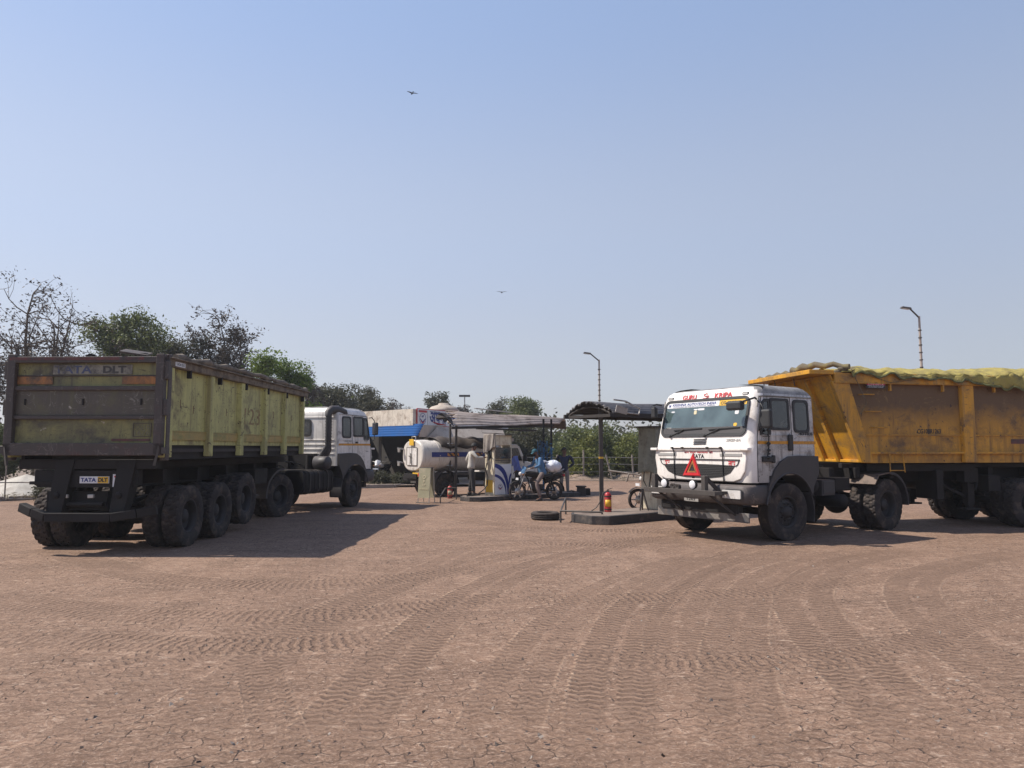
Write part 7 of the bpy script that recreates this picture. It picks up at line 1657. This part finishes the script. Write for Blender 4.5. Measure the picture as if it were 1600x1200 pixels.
    for s in (1, -1):
        g = MB(); g.tube([(0.33, s * 0.28, 1.04), (0.30, s * 0.34, 1.20)], 0.007, 5); g.ball((0.30, s * 0.36, 1.23), 0.06, 9, 6, (0.25, 1, 0.7)); g.build("mirror", m_seal, t)
        g = MB(); g.ball((0.52, s * 0.16, 0.84), 0.035, 8, 6); g.build("indicator", m_orange_strip, t)
    g = MB(); g.add([(0.50, -0.11, 0.80), (0.50, 0.11, 0.80), (0.40, 0.15, 1.06), (0.40, -0.15, 1.06), (0.60, 0, 0.84), (0.46, 0, 1.12)], [(0, 4, 5, 3), (4, 1, 2, 5)]); g.build("cowl", m_signwhite if not sack else m_blueshirt, t, solid=0.012)
    g = MB(); g.ball((0.56, 0, 0.86), 0.085, 12, 8, (0.7, 1.1, 0.8)); g.build("headlight", m_lens, t)
    g = MB(); g.box((0.67, 0, 0.70), (0.012, 0.26, 0.07)); g.build("number_plate", m_signwhite, t)
    g = MB(); g.tube([(-0.55, 0.13, 0.86), (-0.90, 0.11, 0.98), (-0.98, 0, 1.0), (-0.90, -0.11, 0.98), (-0.55, -0.13, 0.86)], 0.013, 6); g.build("grab_rail", m_silver, t)
    g = MB(); g.box((-0.96, 0, 0.80), (0.05, 0.12, 0.07)); g.build("tail_lamp", m_signred, t)
    return t
p1 = G(807, 784); p2 = G(868, 780); d = (p1 - p2); mid = (p1 + p2) / 2; hd = math.atan2(d.y, d.x)
hd = math.atan2(-0.42, -1.2)
MC = motorcycle("black motorcycle with rider and white sack beside the far island", (mid.x, mid.y + 0.02, 0.006), hd, True)
p = at(597, 750, 35.2); motorcycle("motorcycle parked in the dark shop front under the blue awning", (p.x, 35.0, 0.03), R(-105), False, m_signwhite)
p = Vector((3.72, 20.0, 0)); motorcycle("motorcycle half hidden behind the draped dispenser, its front wheel showing", (p.x + 0.35, p.y + 0.2, 0.006), R(195), True)
g = MB()
def sackf(u, v):
    th = u * 2 * math.pi; ph = (v - 0.5) * math.pi; w = 1 + 0.06 * math.sin(th * 5 + ph * 3) + 0.04 * math.sin(th * 9 - ph * 7)
    return Vector((0.27 * w * math.cos(ph) * math.cos(th), 0.21 * w * math.cos(ph) * math.sin(th), 0.20 * w * math.sin(ph)))
g.grid(sackf, 28, 16); g.tube([(0.2, 0, 0.12), (0.27, 0.01, 0.17), (0.32, -0.02, 0.15)], [0.05, 0.02, 0.05], 8)
m3 = MC.matrix_basis; o = g.build("white_sack", m_sack); o.location = m3 @ Vector((-0.60, 0, 1.09)); o.rotation_euler = (0, 0, hd); tag(o, "bulging white plastic sack tied on the back of the ridden motorcycle", "sack")

# ================================================================== PEOPLE
def skin_mesh(name, chains, mat, parent, sub=1):
    """chains: list of [(point, (rx, ry)), ...]; chains that share a point are welded there. The first point is the root"""
    vs, rad, ed, key = [], [], [], {}
    def vid(p, r):
        k = tuple(round(c, 4) for c in p)
        if k not in key: key[k] = len(vs); vs.append(tuple(p)); rad.append(r if isinstance(r, tuple) else (r, r))
        return key[k]
    for ch in chains:
        prev = None
        for p, r in ch:
            i = vid(p, r)
            if prev is not None and prev != i: ed.append((prev, i))
            prev = i
    me = bpy.data.meshes.new(name); me.from_pydata(vs, ed, []); o = bpy.data.objects.new(name, me); C.objects.link(o)
    m = o.modifiers.new("skin", 'SKIN'); m.use_smooth_shade = True; m.branch_smoothing = 0.4
    for i, d_ in enumerate(me.skin_vertices[0].data): d_.radius = rad[i]; d_.use_root = (i == 0)
    s_ = o.modifiers.new("sub", 'SUBSURF'); s_.levels = sub; s_.render_levels = sub
    dg = bpy.context.evaluated_depsgraph_get(); _vl.update()
    me2 = bpy.data.meshes.new_from_object(o.evaluated_get(bpy.context.evaluated_depsgraph_get())); bpy.data.objects.remove(o)
    me2.name = name; me2.materials.clear(); me2.materials.append(mat)
    for p in me2.polygons: p.use_smooth = True
    o = bpy.data.objects.new(name, me2); C.objects.link(o); o.parent = parent
    return o
def person(label, loc, rz, J, shirt, trouser, hairlen=0.0, cap=None, long_sleeve=True, beard=False):
    """J: joint positions in the person's frame, x forward, y left. Limb joints as (shoulder, elbow, wrist, hand direction)"""
    t = thing("person", label, "person", loc, rz, "people at the pumps")
    pel, chest, neck, head = [Vector(J[k]) for k in ("pelvis", "chest", "neck", "head")]
    up = (head - neck).normalized(); fwd = Vector(J.get("face", (1, 0, 0))).normalized(); fwd = (fwd - up * fwd.dot(up)).normalized(); side = up.cross(fwd)
    chains = [[(pel, (0.10, 0.08)), (pel.lerp(chest, 0.5), (0.09, 0.07)), (chest, (0.11, 0.08)), (neck, (0.055, 0.055)), (neck.lerp(head, 0.45) + fwd * 0.005, (0.062, 0.065)), (head, (0.078, 0.092)), (head + up * 0.075, (0.062, 0.075))]]
    sleeves, legs = [], []
    for s, k in ((1, "L"), (-1, "R")):
        sh, el, wr, hd_ = [Vector(v) for v in J["arm" + k]]
        hd_ = hd_.normalized()
        palm = wr + hd_ * 0.06
        chains.append([(chest, (0.11, 0.08)), (sh, (0.052, 0.052)), (sh.lerp(el, 0.5), (0.044, 0.044)), (el, (0.038, 0.038)), (wr, (0.024, 0.024)), (palm, (0.036, 0.018))])
        sd = hd_.cross(Vector((0, 0, 1)));
        if sd.length < 0.1: sd = hd_.cross(Vector((1, 0, 0)))
        sd.normalize(); cu = hd_.cross(sd)
        for q, (off, ln) in enumerate(((-0.027, 0.065), (-0.009, 0.078), (0.009, 0.073), (0.027, 0.055))):
            b0 = palm + sd * off + hd_ * 0.03; chains.append([(palm, (0.036, 0.018)), (b0, (0.010, 0.010)), (b0 + hd_ * ln * 0.5 + cu * 0.008, (0.0085, 0.0085)), (b0 + hd_ * ln * 0.8 + cu * 0.03, (0.007, 0.007))])
        chains.append([(palm, (0.036, 0.018)), (palm - sd * 0.038 + hd_ * 0.005, (0.011, 0.011)), (palm - sd * 0.052 + hd_ * 0.035 + cu * 0.01, (0.008, 0.008))])
        sleeves.append([(chest, (0.175, 0.135)), (sh, (0.068, 0.068)), (sh.lerp(el, 0.5), (0.060, 0.060)), (el, (0.052, 0.052))] + ([(el.lerp(wr, 0.9), (0.038, 0.038))] if long_sleeve else [(el.lerp(wr, 0.15), (0.05, 0.05))]))
        hp, kn, an, ft = [Vector(v) for v in J["leg" + k]]
        chains.append([(pel, (0.10, 0.08)), (hp, (0.075, 0.075)), (kn, (0.055, 0.055)), (kn.lerp(an, 0.35), (0.052, 0.052)), (an, (0.036, 0.036)), (ft, (0.038, 0.028))])
        legs.append([(pel, (0.145, 0.12)), (hp, (0.105, 0.10)), (hp.lerp(kn, 0.5), (0.085, 0.085)), (kn, (0.070, 0.070)), (kn.lerp(an, 0.5), (0.066, 0.066)), (kn.lerp(an, 0.93), (0.058, 0.058))])
        fd = (ft - an); fd.z = 0; fd.normalize()
        g = MB(); heel = Vector((an.x, an.y, 0.0)) - fd * 0.05; tt_ = heel + fd * 0.26; zb = min(an.z - 0.08, ft.z) if J.get("air") else max(0.0, an.z - 0.09)
        sdv = Vector((-fd.y, fd.x, 0)); prof = [(0, .036), (.04, .04), (.12, .04), (.2, .048), (.25, .035), (.27, .012)]
        vs = [];
        for a_, w_ in prof: vs += [heel + fd * a_ + sdv * w_ + Z * zb, heel + fd * a_ - sdv * w_ + Z * zb, heel + fd * a_ - sdv * w_ * .8 + Z * (zb + (0.10 if a_ < 0.05 else 0.085 - a_ * 0.2)), heel + fd * a_ + sdv * w_ * .8 + Z * (zb + (0.10 if a_ < 0.05 else 0.085 - a_ * 0.2))]
        fs = [(3, 2, 1, 0), tuple(len(vs) - 4 + q for q in (0, 1, 2, 3))]
        for q in range(len(prof) - 1):
            for e in range(4): fs.append((q * 4 + e, q * 4 + (e + 1) % 4, q * 4 + 4 + (e + 1) % 4, q * 4 + 4 + e))
        g.add(vs, fs, True); g.build("shoe", m_shoe, t)
    b = skin_mesh("body", chains, m_skin, t)
    skin_mesh("shirt", [[(pel - (chest - pel).normalized() * 0.10, (0.175, 0.15)), (pel, (0.17, 0.145)), (pel.lerp(chest, 0.5), (0.158, 0.135)), (chest, (0.175, 0.135)), (neck - up * 0.015, (0.072, 0.072))]] + sleeves, shirt, t)
    skin_mesh("trousers", [[(pel, (0.145, 0.12)), (pel.lerp(chest, 0.22), (0.14, 0.118))]] + legs, trouser, t)
    # face and hair
    g = MB()
    for s in (1, -1): g.ball(head + side * s * 0.032 + fwd * 0.083 + up * 0.01, 0.011, 8, 6)
    g.build("eyes", m_seal, b)
    g = MB(); g.add([head + fwd * 0.086 + up * 0.02, head + fwd * 0.112 - up * 0.022, head + fwd * 0.085 - up * 0.03 + side * 0.018, head + fwd * 0.085 - up * 0.03 - side * 0.018], [(0, 2, 1), (0, 1, 3), (1, 2, 3)]); g.build("nose", m_skin, b)
    g = MB(); g.ball(head + fwd * 0.080 - up * 0.050, 0.022, 8, 5, (0.5, 1, 0.35)) ; g.build("mouth", m_browntext, b)
    g = MB()
    for s in (1, -1): g.ball(head + side * s * 0.082 - fwd * 0.005 - up * 0.005, 0.028, 8, 6, (0.8, 0.35, 1.1))
    g.build("ears", m_skin, b)
    g = MB(); ctr = head + up * 0.018 - fwd * 0.012
    def hair(u, v):
        a = u * 2 * math.pi; e = R(-18 + 108 * v); lo = 0.5 + 0.5 * math.cos(a)
        e = R((-30 + 50 * lo) + (90 - (-30 + 50 * lo)) * v); rr2 = 1.0 + 0.03 * math.sin(a * 7 + v * 9)
        return ctr + (fwd * math.cos(a) * 0.103 + side * math.sin(a) * 0.090) * math.cos(e) * rr2 + up * math.sin(e) * 0.108
    g.grid(hair, 24, 10); g.build("hair" if not cap else "cap", cap or m_hair, b, solid=0.008)
    if cap:
        g = MB(); g.add([ctr + fwd * 0.09 + side * 0.07 + up * 0.03, ctr + fwd * 0.17 + side * 0.045 + up * 0.015, ctr + fwd * 0.17 - side * 0.045 + up * 0.015, ctr + fwd * 0.09 - side * 0.07 + up * 0.03], [(0, 1, 2, 3)]); g.build("cap_peak", cap, b, solid=0.008)
    if beard: g = MB(); g.ball(head + fwd * 0.05 - up * 0.065, 0.055, 10, 7, (0.9, 1.1, 0.7)); g.build("beard", m_hair, b)
    return t
S = 1.0
stand = dict(pelvis=(0, 0, 0.93), chest=(0.0, 0, 1.27), neck=(0.0, 0, 1.46), head=(0.01, 0, 1.60),
             armL=((0, 0.20, 1.40), (-0.02, 0.27, 1.12), (0.03, 0.26, 0.87), (0.1, 0, -1)), armR=((0, -0.20, 1.40), (-0.02, -0.27, 1.12), (0.03, -0.26, 0.87), (0.1, 0, -1)),
             legL=((0, 0.10, 0.88), (0.02, 0.11, 0.49), (0, 0.12, 0.09), (0.14, 0.14, 0.03)), legR=((0, -0.10, 0.88), (0.02, -0.11, 0.49), (0, -0.12, 0.09), (0.14, -0.14, 0.03)))
# man filling up: reaching forward to the dispenser with his right hand
m1 = dict(stand); m1["armR"] = ((0.02, -0.19, 1.39), (0.16, -0.30, 1.22), (0.40, -0.22, 1.24), (1, 0.1, 0.1)); m1["armL"] = ((0, 0.20, 1.40), (-0.12, 0.28, 1.14), (0.06, 0.24, 0.98), (1, 0, -0.2))
m1["legL"] = ((0, 0.10, 0.88), (0.03, 0.15, 0.49), (-0.03, 0.22, 0.09), (0.10, 0.26, 0.03)); m1["legR"] = ((0, -0.10, 0.88), (0.03, -0.12, 0.49), (0.05, -0.14, 0.09), (0.19, -0.16, 0.03)); m1["chest"] = (0.03, 0, 1.27); m1["neck"] = (0.06, 0, 1.45); m1["head"] = (0.10, 0, 1.585)
person("man in a pale shirt and charcoal trousers working at the left side of the dispenser", (-1.34, 24.15, 0.154), R(12), m1, m_lightshirt, m_darktrouser)
# man in blue behind the dispenser, leaning towards it
m2 = dict(stand); m2["chest"] = (0.10, 0, 1.24); m2["neck"] = (0.20, 0, 1.40); m2["head"] = (0.29, 0, 1.51)
m2["armR"] = ((0.12, -0.20, 1.36), (0.14, -0.30, 1.10), (0.34, -0.24, 1.02), (1, 0, 0)); m2["armL"] = ((0.10, 0.20, 1.36), (0.02, 0.30, 1.10), (0.10, 0.24, 0.90), (0.6, 0, -0.5))
person("man in a lavender-blue shirt leaning behind the right side of the dispenser", (0.20, 25.75, 0.006), R(190), m2, m_purpleshirt, m_darktrouser)
# standing man in navy shirt, hands clasped behind him
m4 = dict(stand); m4["armL"] = ((0, 0.21, 1.40), (-0.10, 0.33, 1.14), (-0.12, 0.14, 0.98), (-0.1, -1, -0.3)); m4["armR"] = ((0, -0.21, 1.40), (-0.10, -0.33, 1.14), (-0.12, -0.14, 0.98), (-0.1, 1, -0.3)); m4["face"] = (0.7, 0.7, 0)
person("man in a navy shirt and beige trousers standing behind the motorcycle", (1.90, 26.6, 0.006), R(-105), m4, m_navyshirt, m_greytrouser)
# rider, seated, both hands forward, left foot down
m5 = dict(pelvis=(-0.22, 0, 0.90), chest=(-0.10, 0, 1.22), neck=(-0.02, 0, 1.41), head=(0.05, 0, 1.54), face=(0.9, 0.4, -0.1),
          armL=((-0.06, 0.20, 1.36), (0.02, 0.33, 1.12), (0.22, 0.32, 1.06), (1, 0.1, -0.1)), armR=((-0.06, -0.20, 1.36), (0.02, -0.33, 1.12), (0.22, -0.32, 1.06), (1, -0.1, -0.1)),
          legL=((-0.16, 0.12, 0.86), (0.10, 0.26, 0.55), (0.0, 0.36, 0.09), (0.15, 0.40, 0.03)), legR=((-0.16, -0.12, 0.86), (0.12, -0.24, 0.60), (-0.02, -0.22, 0.30), (0.12, -0.24, 0.26)))
person("motorcycle rider in a light blue shirt and teal cap, one foot on the ground", (mid.x, mid.y + 0.02, 0.006), hd, m5, m_blueshirt, m_browntrouser, cap=m_teal, beard=True)

# ================================================================== BIRDS
for (u, v, D, a, lb) in ((644, 146, 62, 25, "dark bird gliding high above the yard, upper of the two"), (784, 457, 70, 0, "dark bird gliding low over the canopies, lower of the two")):
    p = at(u, v, D); t = thing("bird", lb, "bird", p, R(a), "birds in the sky")
    g = MB(); g.tube([(0, -0.22, 0), (0, -0.1, 0.0), (0, 0.08, 0.0), (0, 0.22, 0.01), (0, 0.27, 0.01)], [0.015, 0.05, 0.06, 0.03, 0.005], 8); g.build("body", m_hair, t)
    for s in (1, -1):
        g = MB(); g.add([(s * 0.03, -0.10, 0.02), (s * 0.03, 0.10, 0.02), (s * 0.22, 0.12, 0.10), (s * 0.24, -0.06, 0.09), (s * 0.48, -0.04, 0.06), (s * 0.50, -0.10, 0.05)], [(0, 1, 2, 3), (3, 2, 4, 5)]); g.build("wing", m_hair, t, solid=0.012)
    g = MB(); g.add([(-0.03, -0.20, 0), (0.03, -0.20, 0), (0.07, -0.38, 0), (-0.07, -0.38, 0)], [(0, 1, 2, 3)]); g.build("tail", m_hair, t, solid=0.01)

# ================================================================== AIR
hz_m = bpy.data.materials.new("dusty_air"); hz_m.use_nodes = True; hn = hz_m.node_tree; hn.nodes.clear()
ho = hn.nodes.new("ShaderNodeOutputMaterial"); hv = hn.nodes.new("ShaderNodeVolumePrincipled")
hv.inputs["Color"].default_value = (0.86, 0.88, 0.93, 1); hv.inputs["Density"].default_value = 0.0008; hv.inputs["Anisotropy"].default_value = 0.2
hn.links.new(hv.outputs[0], ho.inputs["Volume"])
g = MB(); g.box((0, 48, 8.0), (300, 170, 18.4)); hz = g.build("haze", hz_m); tag(hz, "thin dusty haze lying over the yard and the trees", "haze", kind="stuff")
